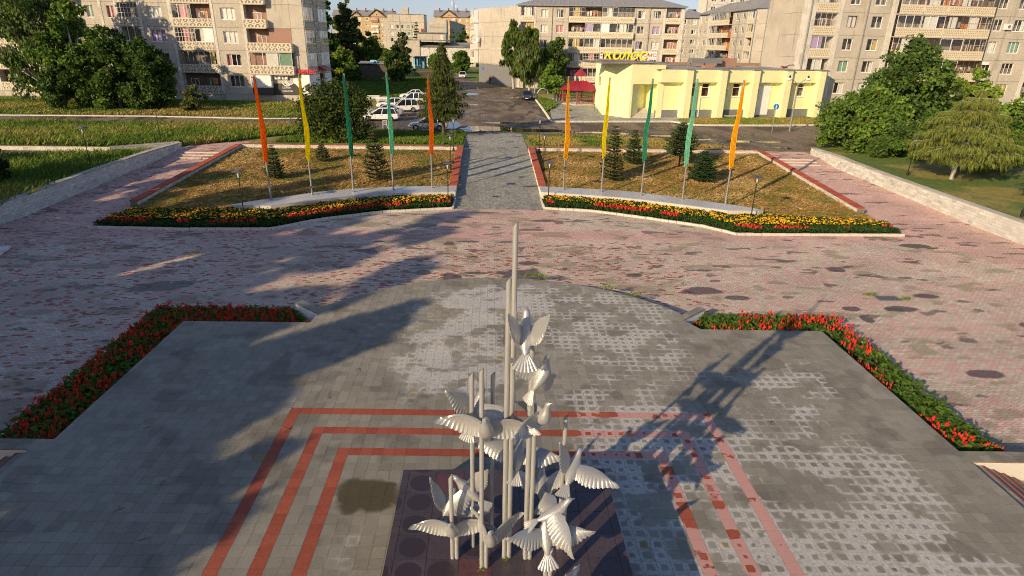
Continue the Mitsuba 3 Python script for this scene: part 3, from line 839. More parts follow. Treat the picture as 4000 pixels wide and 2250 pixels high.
brng = np.random.default_rng(21)
CURTAINS = ["mat_curtain_white"] * 6 + ["mat_curtain_green", "mat_curtain_gold", "mat_curtain_pink", "mat_curtain_lilac"]

def window(f, u0, u1, z0, z1, lights=2, d=-0.16, mat="mat_white", sill=True, name="window", curtain=None, bar=0.065, tiny=False):
    fr = sbox(u0, z0, u1, z1)
    w = (u1 - u0) / lights
    holes, panes = [], []
    for i in range(lights):
        a, b = u0 + w * i + (bar if i == 0 else bar * .6), u0 + w * (i + 1) - (bar if i == lights - 1 else bar * .6)
        holes.append(sbox(a, z0 + bar, b, z1 - bar)); panes.append((a, b))
    k = part(f.root, name, f.plate(fr.difference(unary_union(holes)), d - 0.03, d + 0.03), mat)
    if sill and not tiny:
        part(k, "sill", f.box(u0 - .05, u1 + .05, z0 - 0.07, z0 - 0.003, d - 0.02, 0.05), "mat_white")
    part(k, "pane", cat([f.quad(a - .01, b + .01, z0 + bar - .01, z1 - bar + .01, d) for a, b in panes]), "mat_pane")
    c = curtain if curtain is not None else (CURTAINS[brng.integers(len(CURTAINS))] if brng.random() < 0.62 else "")
    if c and not tiny:
        side = brng.random()
        if side < 0.45:
            part(k, "curtain", f.box(u0 + .02, u1 - .02, z0 + .1, z1 - .02, d - 0.20, d - 0.17), c)
        else:
            e = (u1 - u0) * brng.uniform(0.2, 0.42)
            a = u0 + .02 if side < 0.75 else u1 - e
            part(k, "curtain", f.box(a, a + e, z0 + .05, z1 - .02, d - 0.20, d - 0.17), c)
    return k

def cross_lattice(u0, u1, z0, z1):
    """The cast pattern of the balcony screens: crosses of notched squares."""
    full = sbox(u0, z0, u1, z1)
    h = z1 - z0 - 0.14
    n = max(1, round((u1 - u0) / (h * 1.05)))
    w = (u1 - u0 - 0.1) / n
    holes = []
    for i in range(n):
        a, b = u0 + 0.05 + w * i, z0 + 0.07
        for x, y in ((0.12, 0.0), (0.12, 0.72)):
            holes += [sbox(a + w * x, b + h * y, a + w * (x + .28), b + h * (y + .28)), sbox(a + w * (x + .52), b + h * y, a + w * (x + .80), b + h * (y + .28))]
        holes += [sbox(a, b + h * .30, a + w * .22, b + h * .44), sbox(a + w * .78, b + h * .30, a + w, b + h * .44), sbox(a, b + h * .56, a + w * .22, b + h * .70), sbox(a + w * .78, b + h * .56, a + w, b + h * .70), sbox(a + w * .43, b + h * .42, a + w * .57, b + h * .58)]
    return full.difference(unary_union(holes).buffer(0.0))

def honey_lattice(u0, u1, z0, z1, r=0.15):
    full = sbox(u0, z0, u1, z1)
    holes = []
    dx, dy = r * 2.35, r * 1.9
    rows = max(1, int((z1 - z0 - 0.12) / dy))
    n = int((u1 - u0 - 0.15) / dx)
    off = (u1 - u0 - n * dx) / 2
    for j in range(rows):
        for i in range(n - (j % 2)):
            cx, cy = u0 + off + dx * (i + .5 + .5 * (j % 2)), z0 + (z1 - z0 - rows * dy) / 2 + dy * (j + .5)
            holes.append(Polygon([(cx + r * math.cos(a), cy + r * .82 * math.sin(a)) for a in np.linspace(0, 2 * np.pi, 6, endpoint=False)]))
    return full.difference(unary_union(holes)) if holes else full

def rail(f, u0, u1, z0, z1, d, style, side=None):
    k = part(f.root, "balcony_rail", f.box(u0 + .02, u1 - .02, z0, z1 - .02, d, d + .05), "mat_rail_dark" if style == "cross" else "mat_honey_dark")
    pat = cross_lattice(u0, u1, z0, z1) if style == "cross" else honey_lattice(u0, u1, z0, z1)
    part(k, "lattice", f.plate(pat, d + 0.05, d + 0.085), "mat_cream")
    part(k, "rim", f.box(u0 - .01, u1 + .01, z1, z1 + .06, d - .02, d + .11), "mat_cream")
    return k

def glazing(f, u0, u1, z0, z1, kind, d=0.0):
    """What closes a balcony above its rail: white frames, old brown or thin frames, bars, or nothing."""
    if kind == "open":
        return None
    lights, bar, mat, rows = {"white": (3, .075, "mat_white", 1), "wide": (2, .10, "mat_white", 1), "grid": (6, .04, "mat_white", 3), "brown": (4, .05, "mat_frame_brown", 1), "thin": (4, .035, "mat_cream", 2), "blue": (4, .06, "mat_metal_grey", 1)}[kind]
    full, holes, rects = sbox(u0, z0, u1, z1), [], []
    w, h = (u1 - u0) / lights, (z1 - z0) / rows
    for i in range(lights):
        for j in range(rows):
            r = (u0 + w * i + bar / 2, z0 + h * j + bar / 2, u0 + w * (i + 1) - bar / 2, z0 + h * (j + 1) - bar / 2)
            holes.append(sbox(*r)); rects.append(r)
    k = part(f.root, "balcony_glazing", f.plate(full.difference(unary_union(holes)), d - .03, d + .03), mat)
    if kind == "wide" and brng.random() < .6:
        a = rects.pop(0)
        part(k, "panel", f.box(a[0], a[2], a[1], a[3], d - .015, d + .015), "mat_white")
    part(k, "pane", cat([f.quad(r[0], r[2], r[1], r[3], d) for r in rects]), "mat_pane")
    if brng.random() < .55:
        e = (u1 - u0) * brng.uniform(.25, .6)
        a = u0 + brng.uniform(0, (u1 - u0) - e)
        part(k, "curtain", f.box(a, a + e, z0 + .05, z1 - .05, d - .22, d - .19), CURTAINS[brng.integers(len(CURTAINS))])
    return k

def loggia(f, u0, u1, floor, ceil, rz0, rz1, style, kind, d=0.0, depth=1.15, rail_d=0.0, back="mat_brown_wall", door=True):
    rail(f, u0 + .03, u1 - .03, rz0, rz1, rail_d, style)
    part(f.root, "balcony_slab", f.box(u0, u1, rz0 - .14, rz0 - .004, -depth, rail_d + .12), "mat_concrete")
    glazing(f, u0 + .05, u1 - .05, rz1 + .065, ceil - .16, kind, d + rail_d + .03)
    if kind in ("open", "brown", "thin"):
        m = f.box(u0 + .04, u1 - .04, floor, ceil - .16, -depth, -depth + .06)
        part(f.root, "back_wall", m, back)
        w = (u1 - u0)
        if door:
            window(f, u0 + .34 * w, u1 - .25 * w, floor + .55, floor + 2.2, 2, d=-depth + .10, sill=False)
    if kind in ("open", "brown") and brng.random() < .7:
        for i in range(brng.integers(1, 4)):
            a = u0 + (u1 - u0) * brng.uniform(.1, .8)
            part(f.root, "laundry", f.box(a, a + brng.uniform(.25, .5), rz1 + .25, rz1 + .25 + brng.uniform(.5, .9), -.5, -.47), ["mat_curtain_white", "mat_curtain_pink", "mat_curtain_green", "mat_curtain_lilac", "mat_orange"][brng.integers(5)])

def wall_bay(f, u0, u1, z0, z1, wins=(), mat="mat_concrete", thick=0.26, gap=0.018, name="wall_panel", d=0.0):
    poly = sbox(u0 + gap, z0 + gap, u1 - gap, z1 - gap)
    if wins:
        poly = poly.difference(unary_union([sbox(*w) for w in wins]))
    part(f.root, name, f.plate(poly, d - thick, d), mat)

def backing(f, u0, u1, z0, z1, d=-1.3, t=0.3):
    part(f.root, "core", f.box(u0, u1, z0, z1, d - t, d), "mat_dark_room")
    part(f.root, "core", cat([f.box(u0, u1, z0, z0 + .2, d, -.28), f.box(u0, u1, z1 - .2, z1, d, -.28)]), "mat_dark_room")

def pilaster(f, u0, u1, z0, z1, d1=0.06, mat="mat_whitewash"):
    part(f.root, "pilaster", f.box(u0, u1, z0, z1, -1.3, d1), mat)

def pipe(f, u, z0, z1, d=0.12, r=0.075, mat="mat_metal_grey"):
    part(f.root, "drain_pipe", f.put(tube([[u, z1, d + .25], [u, z1 - .3, d], [u, z0 + .3, d], [u, z0, d + .15]], r, 8)), mat)

def seams(f, us, z0, z1, zs, u0, u1):
    pass

# ---- the block of flats on the left
L = thing("apartment_block", "grey panel flats with cross patterned balconies and a beauty shop at the corner", "building")
f = Facade(L, (-28.34, 87.12), (-1, 0.04))
FL = [1.75, 4.83, 8.07, 11.31, 14.55, 17.79]
backing(f, 0.3, 60, 0.4, 17.79)
part(L, "plinth", f.box(0.0, 60, 0.2, 1.74, -.9, -0.03), "mat_concrete", label="grey plinth of the block")
pilaster(f, 8.72, 9.12, 1.75, 17.79); pilaster(f, 13.3, 13.72, 1.75, 17.79); pilaster(f, 19.55, 20.0, 1.75, 17.79); pilaster(f, 24.1, 24.55, 1.75, 17.79); pilaster(f, 27.6, 27.95, 1.75, 17.79); pilaster(f, 29.9, 30.3, 1.75, 17.79)
pilaster(f, 33.3, 33.6, 1.75, 17.79); pilaster(f, 38.9, 39.3, 1.75, 17.79); pilaster(f, 41.6, 42.0, 1.75, 17.79); pilaster(f, 47.9, 48.3, 1.75, 17.79); pilaster(f, 52.5, 52.9, 1.75, 17.79)
def lwin(u0, u1, k, lights):
    z = FL[k]
    window(f, u0, u1, z + 1.07, z + 2.72, lights)
    return (u0, z + 1.07, u1, z + 2.72)
for k in range(5):
    z0, z1 = FL[k], FL[k + 1]
    for a, b, ws in ((9.12, 13.3, [(10.12, 12.28, 3)]), (20.0, 24.1, [(21.05, 23.25, 3)]), (27.95, 29.9, [(28.12, 29.2, 2)]), (30.3, 33.3, [(31.2, 32.25, 2)]), (39.3, 41.6, [(39.8, 41.0, 2)]), (48.3, 52.5, [(49.3, 51.4, 3)]), (52.9, 60, [(54, 56, 3)])):
        wall_bay(f, a, b, z0, z1, [lwin(u0, u1, k, n) for u0, u1, n in ws])
    if k >= 1 or True:
        kinds = {4: ("white", "open"), 3: ("grid", "wide"), 2: ("blue", "white"), 1: ("open", "open"), 0: ("open", "thin")}
    lay = {4: ("white", "white"), 3: ("white", "open"), 2: ("grid", "wide"), 1: ("blue", "white"), 0: ("open", "open")}[k]
    for q, (a, b) in enumerate(((16.6, 19.55), (13.72, 16.6))):
        loggia(f, a, b, z0, z1, z0 + .08, z0 + 1.12, "cross", lay[q], back="mat_brown_wall")
    loggia(f, 24.55, 27.6, z0, z1, z0 + .08, z0 + 1.12, "cross", ("open", "thin", "white", "grid", "white")[k])
    # protruding balconies, their sides and the shade they throw on the wall
    for a, b in ((33.6, 36.3), (36.3, 38.9)):
        loggia(f, a, b, z0, z1, z0 + .08, z0 + 1.12, "cross", ("open", "brown", "white", "open", "brown")[k], rail_d=.9)
    part(L, "balcony_side", f.box(33.5, 33.6, z0 + .05, z0 + 1.15, 0, .95), "mat_cream")
    for a, b in ((42.0, 45.0), (45.0, 47.9)):
        loggia(f, a, b, z0, z1, z0 + .08, z0 + 1.12, "cross", ("open", "thin", "brown", "white", "white")[(k + int(a)) % 5])
    # corner bay: blank panels and short balconies
    if k >= 3:
        loggia(f, 5.4, 8.72, z0, z1, z0 + .05, z0 + 1.15, "cross", "open", rail_d=.85, back="mat_terracotta")
        part(L, "balcony_side", f.box(5.3, 5.4, z0 + .05, z0 + 1.15, 0, .95), "mat_cream")
        wall_bay(f, 2.0, 5.4, z0, z1); wall_bay(f, 0.0, 2.0, z0, z1)
    elif k == 2:
        for a, b in ((5.4, 8.6), (3.3, 5.4), (2.0, 3.3)):
            rail(f, a, b, z0 + .05, z0 + 1.15, .85, "cross")
        part(L, "balcony_slab", f.box(1.9, 8.7, z0 - .12, z0 + .04, -1.1, .98), "mat_concrete")
        part(L, "balcony_side", f.box(1.9, 2.0, z0 + .05, z0 + 1.15, 0, .95), "mat_cream")
        part(L, "back_wall", f.box(5.4, 8.72, z0 + .05, z1, -1.1, -1.04), "mat_terracotta")
        window(f, 6.2, 7.6, z0 + .6, z0 + 2.3, 2, d=-1.0, sill=False)
        wall_bay(f, 2.0, 5.4, z0, z1, mat="mat_terracotta"); wall_bay(f, 0.0, 2.0, z0, z1)
    elif k == 1:
        for a, b in ((5.4, 8.6), (3.3, 5.4), (2.0, 3.3)):
            rail(f, a, b, z0 + .05, z0 + 1.15, .85, "cross")
        glazing(f, 2.0, 8.6, z0 + 1.22, z1 - .14, "white", .9)
        glazing(f, 2.0, 8.6, z0 + 1.22, z1 - .14, "white", .83)
        part(L, "balcony_slab", f.box(1.9, 8.7, z0 - .12, z0 + .04, -1.1, .98), "mat_concrete")
        part(L, "balcony_side", f.box(1.9, 2.0, z0 + .05, z0 + 1.15, 0, .95), "mat_cream")
        part(L, "back_wall", f.box(2.0, 8.72, z0 + .05, z1, -.1, -.04), "mat_terracotta")
        wall_bay(f, 0.0, 2.0, z0, z1)
        part(L, "laundry", f.box(4.3, 5.0, z0 + 1.4, z0 + 2.5, .45, .48), "mat_orange")
# the shop
shop = part(L, "shop_window", f.box(5.6, 8.6, 2.85, 4.66, -.2, .86), "mat_sign_white", label="plain white boxed shop front")
part(shop, "stone_base", f.box(5.6, 8.6, 1.85, 2.845, -.2, .855), "mat_stone_dark")
part(shop, "red_strip", f.box(5.6, 8.65, 4.664, 4.78, -.2, .9), "mat_letter_red")
part(L, "shop_panel", f.box(-.05, 5.595, 1.78, 3.45, -.2, .03), "mat_stone_dark", label="dark stone patterned shop panel with white flourish")
part(L, "shop_panel", f.box(-.05, 5.595, 3.454, 4.8, -.2, .03), "mat_concrete")
white = Polygon([(2.4, 4.25), (1.0, 4.75), (-.04, 4.75), (-.04, 3.7), (.5, 3.3), (.9, 3.15), (.6, 2.6), (-.04, 1.8), (1.3, 1.8), (1.55, 2.6), (1.9, 3.1), (2.6, 3.75)])
part(L, "shop_drawing", f.plate(white, .031, .040), "mat_sign_white", label="white painted figure on the shop wall")
for c0, r0 in (((3.55, 3.75), .72), ((3.3, 3.72), .52), ((3.0, 3.9), .62)):
    part(L, "shop_drawing", f.plate(Point(*c0).buffer(r0).difference(Point(c0[0] - .05, c0[1] + .05).buffer(r0 - .07)).intersection(sbox(1.5, 2.9, 4.4, 4.0)), .033, .041), "mat_sign_white")
def letters(f, text, u, z, h, d, mat, name="lettering", flip_u=True, depth=0.06, bold=True, slant=0.0, wide=1.0):
    """Raised lettering on a facade, reading left to right as the camera sees it."""
    m = meshkit.text_mesh(text, h, depth, bold)
    v = m.vertices.copy()
    v[:, 0] = v[:, 0] * wide + v[:, 1] * slant
    if flip_u:
        v[:, 0] = u - v[:, 0]
        m2 = mesh(np.column_stack([v[:, 0], z + v[:, 1], d + v[:, 2]]), m.faces[:, ::-1])
    else:
        m2 = mesh(np.column_stack([u + v[:, 0], z + v[:, 1], d + v[:, 2]]), m.faces)
    return part(f.root, name, f.put(m2), mat)
letters(f, "салон", 4.3, 2.72, .34, .034, "mat_sign_white", depth=.012, bold=False)
letters(f, "красоты", 4.6, 2.22, .34, .034, "mat_sign_white", depth=.012, bold=False)
for u in (4.75, 3.65):
    ac = part(L, "air_conditioner", f.box(u - .42, u + .42, 4.08, 4.66, .03, .38), "mat_white")
    part(ac, "fan", f.put(tube([[u + .1, 4.37, .36], [u + .1, 4.37, .395]], .2, 12)), "mat_grey_paint")
letters(f, "велес", 1.72, 4.98, .78, .25, "mat_letter_red", depth=.12, wide=1.0)
for u in (1.3, .2, -.8):
    part(L, "sign_stay", f.put(tube([[u, 5.8, .3], [u + .2, 6.35, .02]], .02, 5)), "mat_black")
# the shaded side, with its columns of balconies
fs = Facade(L, (-28.34, 87.12), (0.89, 9.83), toward=(0, 95))
backing(fs, 0.02, 10.1, 0.4, 17.79, d=-1.2)
part(L, "plinth", fs.box(0.0, 10.1, 0.2, 1.74, -.9, -0.03), "mat_concrete")
for k in range(1, 5):
    z0, z1 = FL[k], FL[k + 1]
    wall_bay(fs, 4.1, 6.3, z0, z1)
    for a, b in ((0.1, 4.1), (6.3, 10.1)):
        rail(fs, a, b, z0 + .05, z0 + 1.12, .02, "cross")
        part(L, "balcony_slab", fs.box(a, b, z0 - .12, z0 + .04, -1.1, .12), "mat_concrete")
        if k == 1:
            part(L, "balcony_cladding", fs.box(a, b, z0 + 1.2, z1 - .15, -.06, .06), "mat_sign_white")
            window(fs, a + 1.1, b - 1.3, z0 + 1.35, z1 - .3, 2, d=.10, sill=False)
        else:
            glazing(fs, a, b, z0 + 1.2, z1 - .15, "white", .05)
    rail(fs, 4.35, 6.1, z0 + .3, z0 + 1.5, .04, "cross"); rail(fs, 4.35, 6.1, z0 + 1.7, z0 + 2.9, .04, "cross")
sp = part(L, "shop_wall", fs.box(0, 4.6, 1.78, 4.8, -.2, .1), "mat_sign_white", label="white boarded side of the shop")
part(L, "shop_wall", fs.box(4.6, 7.0, 1.78, 4.8, -.6, -.4), "mat_stone_dark")
part(L, "shop_wall", fs.box(7.0, 10.1, 3.1, 4.9, -.2, .1), "mat_sign_white")
part(L, "shop_wall", fs.box(7.0, 10.1, 1.78, 3.09, -.2, .1), "mat_stone_dark")
part(L, "awning", fs.put(hexa([[4.2, 5.3, 0], [7.4, 5.3, 0], [7.4, 5.3, 1.4], [4.2, 5.3, 1.4]], [[4.2, 6.0, 0], [7.4, 6.0, 0], [7.4, 5.38, 1.4], [4.2, 5.38, 1.4]])), "mat_redroof", label="dark red awning over the side door")
part(L, "body", cat([f.box(0.4, 60, 0.3, 17.7, -11, -1.62)]), "mat_concrete")
part(L, "roof", f.box(-.2, 60, 17.8, 18.2, -11.5, .5), "mat_roof")

# ---- the block in the middle
Cb = thing("apartment_block", "five storey panel block with low grey sheet roof behind the yellow shop", "building")
f = Facade(Cb, (5.32, 119.76), (38.89 - 5.32, 115.92 - 119.76))
FC = [2.7, 5.5, 8.3, 11.1, 13.9, 16.75]
backing(f, 0.3, 32.2, 1.2, 16.7)
part(Cb, "plinth", f.box(0, 32.3, 0.8, 2.69, -.9, -.03), "mat_concrete")
for u0, u1 in ((-.25, .33), (3.0, 3.4), (28.4, 28.9), (31.7, 32.4)):
    pilaster(f, u0, u1, 1.3, 16.75)
ck = [["open", "white", "open", "thin"], ["white", "grid", "white", "white"], ["wide", "white", "white", "white"], ["open", "wide", "wide", "white"], ["thin", "open", "white", "blue"]]
for k in range(5):
    z0, z1 = FC[k], FC[k + 1]
    def cw(u0, u1, n=2):
        window(f, u0, u1, z0 + .82, z0 + 2.25, n)
        return (u0, z0 + .82, u1, z0 + 2.25)
    for a, b, ws in ((3.4, 6.6, [(4.4, 5.75)]), (6.6, 9.9, [(7.5, 8.9)]), (22.75, 25.6, [(23.45, 24.8)]), (25.6, 28.4, [(26.5, 27.95)])):
        wall_bay(f, a, b, z0, z1, [cw(*w) for w in ws])
    loggia(f, .33, 3.0, z0, z1, z0 + .05, z0 + .98, "honey", ("white", "open", "thin", "brown", "white")[k])
    loggia(f, 28.9, 31.7, z0, z1, z0 + .05, z0 + .98, "honey", ("brown", "open", "open", "open", "brown")[k], back="mat_terracotta")
    for q in range(4):
        loggia(f, 9.9 + 3.21 * q, 13.11 + 3.21 * q, z0, z1, z0 + .05, z0 + .98, "honey", ck[k][q], rail_d=.6)
    part(Cb, "balcony_side", f.box(22.72, 22.8, z0 + .05, z0 + 1.0, 0, .7), "mat_cream")
pipe(f, 6.6, 1.4, 16.8); pipe(f, 25.75, 1.4, 16.8); pipe(f, 32.5, 1.4, 16.8)
fe = Facade(Cb, (5.32, 119.76), (-3.05 - 5.32, 135.84 - 119.76))
for k in range(5):
    for a, b in ((0.25, 6), (6, 12), (12, 18)):
        wall_bay(fe, a, b, FC[k], FC[k + 1], mat="mat_concrete", thick=.4)
for a, b in ((0.25, 6), (6, 12), (12, 18)):
    wall_bay(fe, a, b, .9, FC[0], mat="mat_concrete", thick=.4)
part(Cb, "painted_base", fe.box(.3, 17.9, 1.0, 5.4, .002, .03), "mat_grey_paint", label="grey painted foot of the end wall")
part(Cb, "core", fe.box(.3, 18, .8, 16.75, -.7, -.35), "mat_seam")
part(Cb, "body", f.box(.4, 32.2, 1, 16.7, -17.2, -1.62), "mat_concrete")
fr = Facade(Cb, (-3.05, 135.84), (-3, 10), toward=(-10, 130))
for k in range(1, 5):
    rail(fr, 0.2, 3.4, FC[k] + .05, FC[k] + 1, 1.0, "honey")
    glazing(fr, 0.2, 3.4, FC[k] + 1.1, FC[k + 1] - .2, "white", 1.0)
    part(Cb, "balcony_slab", fr.box(0.1, 3.5, FC[k] - .12, FC[k] + .04, -.4, 1.15), "mat_concrete")
    e = part(Cb, "balcony_side", fr.box(0.1, 0.18, FC[k] + .05, FC[k + 1] - .2, 0, 1.05), "mat_white")
def hip_roof(f, root, u0, u1, d0, d1, z, rise, mat="mat_roof_sheet", over=.6):
    b = [[u0 - over, z, d1 + over], [u1 + over, z, d1 + over], [u1 + over, z, d0 - over], [u0 - over, z, d0 - over]]
    m = (d0 + d1) / 2; w = (d1 - d0) / 2
    t = [[u0 + w, z + rise, m], [u1 - w, z + rise, m]]
    v = np.array(b + t)
    fc = [[0, 1, 5], [0, 5, 4], [1, 2, 5], [2, 3, 4], [2, 4, 5], [3, 0, 4], [0, 3, 2], [0, 2, 1]]
    mm = mesh(v, fc)
    mm = f.put(mm)
    mm.fix_normals()
    r = part(root, "roof", mm, mat)
    part(r, "gutter", f.box(u0 - over, u1 + over, z - .18, z - .004, d1 + over - .18, d1 + over), "mat_metal_grey")
    ribs = []
    for u in np.arange(u0 + .8, u1, .9):
        e = min(u - u0 + over, u1 + over - u, w + over)
        h = rise * e / (w + over)
        ribs.append(f.put(tube([[u, z + .03, d1 + over - .02], [u, z + h + .02, d1 + over - e]], .04, 4)))
    part(r, "seam_rib", cat(ribs), mat, kind="stuff")
    return r
rf = hip_roof(f, Cb, 0, 32.3, -17.2, 0, 16.95, 2.9)
for u, d in ((5, -8), (11, -7), (19, -8), (27, -7)):
    part(rf, "chimney", f.box(u, u + .7, 18.5, 20.6, d, d + .7), "mat_redwood")
dish = part(Cb, "satellite_dish", to_tm(m3.Manifold.sphere(1.0, 32).scale((1, .28, 1)) - m3.Manifold.sphere(.96, 32).scale((1, .28, 1)).translate((0, -.12, 0))), "mat_white", smooth=40, T=TZ((-4.0, 133.6, 10.5), .35), label="white satellite dish on the corner of the block")
part(dish, "arm", tube([[-4.0, 133.5, 10.4], [-3.3, 134.3, 9.8], [-2.6, 134.8, 9.6]], .05, 6), "mat_metal_grey")
ns = part(Cb, "house_number_sign", fe.box(15.4, 16.3, 4.0, 4.7, .03, .06), "mat_blue_sign", label="small blue number plate on the grey foot")

# ---- the block on the right
Rb = thing("apartment_block", "tall cream panel block with honeycomb balconies behind the trees on the right", "building")
f = Facade(Rb, (45.47, 79.39), (79.06 - 45.47, 82.51 - 79.39))
FR = [2.75, 5.75, 8.75, 11.75, 14.75, 17.75]
backing(f, -1, 60, .4, 17.7)
part(Rb, "plinth", f.box(-1.2, 60, .2, 2.74, -.9, -.03), "mat_concrete")
for u0, u1 in ((-1.3, -.1), (3.35, 4.0), (11.4, 12.25), (35.4, 36.0), (39.6, 40.2)):
    pilaster(f, u0, u1, .6, 17.75, d1=.08)
rk = [["thin", "open", "white", "brown"], ["white", "white", "white", "brown"], ["thin", "brown", "wide", "thin"], ["white", "white", "brown", "thin"], ["white", "thin", "brown", "brown"]]
for k in range(5):
    z0, z1 = FR[k], FR[k + 1]
    def rw(u0, u1, n=2):
        window(f, u0, u1, z0 + 1.05, z0 + 2.6, n, mat="mat_frame_brown" if (k == 3 and u0 == 4.95) else "mat_white")
        return (u0, z0 + 1.05, u1, z0 + 2.6)
    for a, b, ws in ((4.0, 7.8, [(4.95, 6.45)]), (7.8, 11.4, [(8.75, 10.4)]), (27.5, 30.7, [(28.3, 29.7)]), (30.7, 35.4, [(31.6, 33.6, 3)]), (40.2, 45, [(41, 43, 3)]), (45, 60, [])):
        wall_bay(f, a, b, z0, z1, [rw(*w) for w in ws])
    loggia(f, -.1, 3.35, z0, z1, z0 + .05, z0 + 1.12, "honey", ("white", "white", "white", "thin", "thin")[k])
    for q in range(4):
        loggia(f, 12.3 + 3.78 * q, 16.05 + 3.78 * q, z0, z1, z0 + .05, z0 + 1.12, "honey", rk[k][q], rail_d=.5, back="mat_orange" if (q + k) % 3 == 0 else "mat_brown_wall")
    part(Rb, "balcony_side", f.box(27.42, 27.5, z0 + .05, z0 + 2.9, 0, .6), "mat_stone_dark")
    loggia(f, 36.0, 39.6, z0, z1, z0 + .05, z0 + 1.12, "honey", ("brown", "open", "white", "thin", "white")[k])
pipe(f, 7.75, .8, 17.6, r=.09); pipe(f, -.9, .8, 17.6, r=.12)
ac = part(Rb, "air_conditioner", f.box(30.0, 31.0, 13.0, 13.75, .02, .42), "mat_white")
part(ac, "fan", f.put(tube([[30.5, 13.4, .4], [30.5, 13.4, .44]], .25, 12)), "mat_grey_paint")
ac = part(Rb, "air_conditioner", f.box(27.9, 28.8, 8.1, 8.5, .02, .6), "mat_white")
fg = Facade(Rb, (44.4, 79.29), (45.16 - 45.47, 91.18 - 79.39))
for k in range(5):
    for a, b in ((.1, 3.2), (3.2, 6.4), (6.4, 9.6), (9.6, 12.8)):
        wall_bay(fg, a, b, FR[k], FR[k + 1], thick=.4)
wall_bay(fg, .1, 12.8, .5, FR[0], thick=.4)
part(Rb, "core", fg.box(.1, 12.8, .5, 17.75, -.8, -.38), "mat_seam")
pipe(fg, 12.9, .8, 17.6)
part(Rb, "body", f.box(-.5, 60, .3, 17.7, -12, -1.62), "mat_concrete")
part(Rb, "roof", f.box(-1.6, 60, 17.76, 18.1, -12.4, .5), "mat_roof")

# ---- blocks seen between them
B4 = thing("apartment_block", "narrow panel block seen end on between the middle block and the right block", "building")
f = Facade(B4, (56.72, 128.54), (55.3 - 56.72, 158.07 - 128.54))
backing(f, .3, 33, 1, 17.4)
part(B4, "plinth", f.box(0, 33, .8, 3.49, -.8, -.03), "mat_concrete")
F4 = [3.5, 6.3, 9.1, 11.9, 14.7, 17.5]
for u0, u1 in ((-.2, .5), (3.6, 4.0), (26.5, 27), (31, 31.5), (32.9, 33.3)):
    pilaster(f, u0, u1, 1.2, 17.5)
for k in range(5):
    z0, z1 = F4[k], F4[k + 1]
    def bw(u0, u1):
        window(f, u0, u1, z0 + .8, z0 + 2.25, 2, sill=False, bar=.1)
        return (u0, z0 + .8, u1, z0 + 2.25)
    for a, b, ws in ((4, 8, [(5.2, 6.7)]), (8, 12, [(8.9, 10.4)]), (24.5, 26.5, [(25, 26)]), (27, 31, [(28, 29.5)])):
        wall_bay(f, a, b, z0, z1, [bw(*w) for w in ws])
    loggia(f, .5, 3.6, z0, z1, z0 + .05, z0 + 1, "honey", "white" if k != 2 else "open")
    for q, kd in enumerate((("thin", "open", "white", "white"), ("open", "brown", "white", "thin"), ("open", "thin", "white", "white"), ("brown", "open", "brown", "white"), ("thin", "thin", "white", "white"))[k]):
        loggia(f, 12 + 3.12 * q, 15.12 + 3.12 * q, z0, z1, z0 + .05, z0 + 1, "honey", kd, rail_d=.7, back="mat_orange" if k in (2, 3) else "mat_brown_wall")
    loggia(f, 31.5, 32.9, z0, z1, z0 + .05, z0 + 1, "honey", "wide")
pipe(f, 8.0, 1.4, 17.5); pipe(f, -.3, 1.4, 17.5); pipe(f, 31.2, 1.4, 17.5)
fg = Facade(B4, (56.72, 128.54), (4.05, -1.47))
for k in range(5):
    for a, b in ((.2, 5.6), (5.6, 11.0)):
        wall_bay(fg, a, b, F4[k], F4[k + 1], thick=.4)
wall_bay(fg, .2, 11, .9, F4[0], thick=.4)
part(B4, "core", fg.box(.2, 11, .9, 17.5, -.8, -.38), "mat_seam")
part(B4, "body", f.box(.4, 33, 1, 17.4, -10.5, -1.62), "mat_concrete")
hip_roof(f, B4, 0, 33.2, -11, 0, 17.6, 2.6)
B5 = thing("apartment_block", "small grey panel block in the gap right of the middle block", "building")
f = Facade(B5, (56.4, 185), (1, -.02))
for k in range(5):
    z0 = 3.9 + 2.75 * k
    ws = [(a, z0 + .9, b, z0 + 2.3) for a, b in ((1.0, 2.1), (3.8, 5.3), (7.6, 9.0))]
    for w in ws:
        window(f, w[0], w[2], w[1], w[3], 2, sill=False, bar=.14)
    for a, b in ((0, 2.95), (2.95, 6.5), (6.5, 10)):
        wall_bay(f, a, b, z0, z0 + 2.75, [w for w in ws if a <= w[0] < b])
backing(f, 0, 10, 1.5, 17.6)
part(B5, "plinth", f.box(0, 10, 1.2, 3.89, -.8, -.02), "mat_concrete")
part(B5, "body", f.box(0, 10, 1.2, 17.6, -12, -1.6), "mat_concrete")
hip_roof(f, B5, 0, 10, -12, 0, 17.75, 2.6)
B6 = thing("apartment_block", "pale upper storeys of a block rising behind the narrow end on block", "building")
f = Facade(B6, (79.0, 230), (1, -.02))
for k in range(8):
    z0 = 3.6 + 2.9 * k
    ws = [(a, z0 + .9, a + 1.8, z0 + 2.4) for a in (1.2, 4.6, 8.2, 11.6, 15)] if k >= 5 else []
    for w in ws:
        window(f, w[0], w[2], w[1], w[3], 2, sill=False, bar=.16)
    for i in range(5):
        wall_bay(f, 3.6 * i, 3.6 * i + 3.6, z0, z0 + 2.9, [w for w in ws if 3.6 * i <= w[0] < 3.6 * i + 3.6], mat="mat_whitewash")
backing(f, 0, 18, 2, 26.6)
part(B6, "body", f.box(0, 18, 2, 26.6, -12, -1.6), "mat_whitewash")
part(B6, "roof", f.box(-.4, 18.4, 26.81, 27.2, -12, .4), "mat_roof")

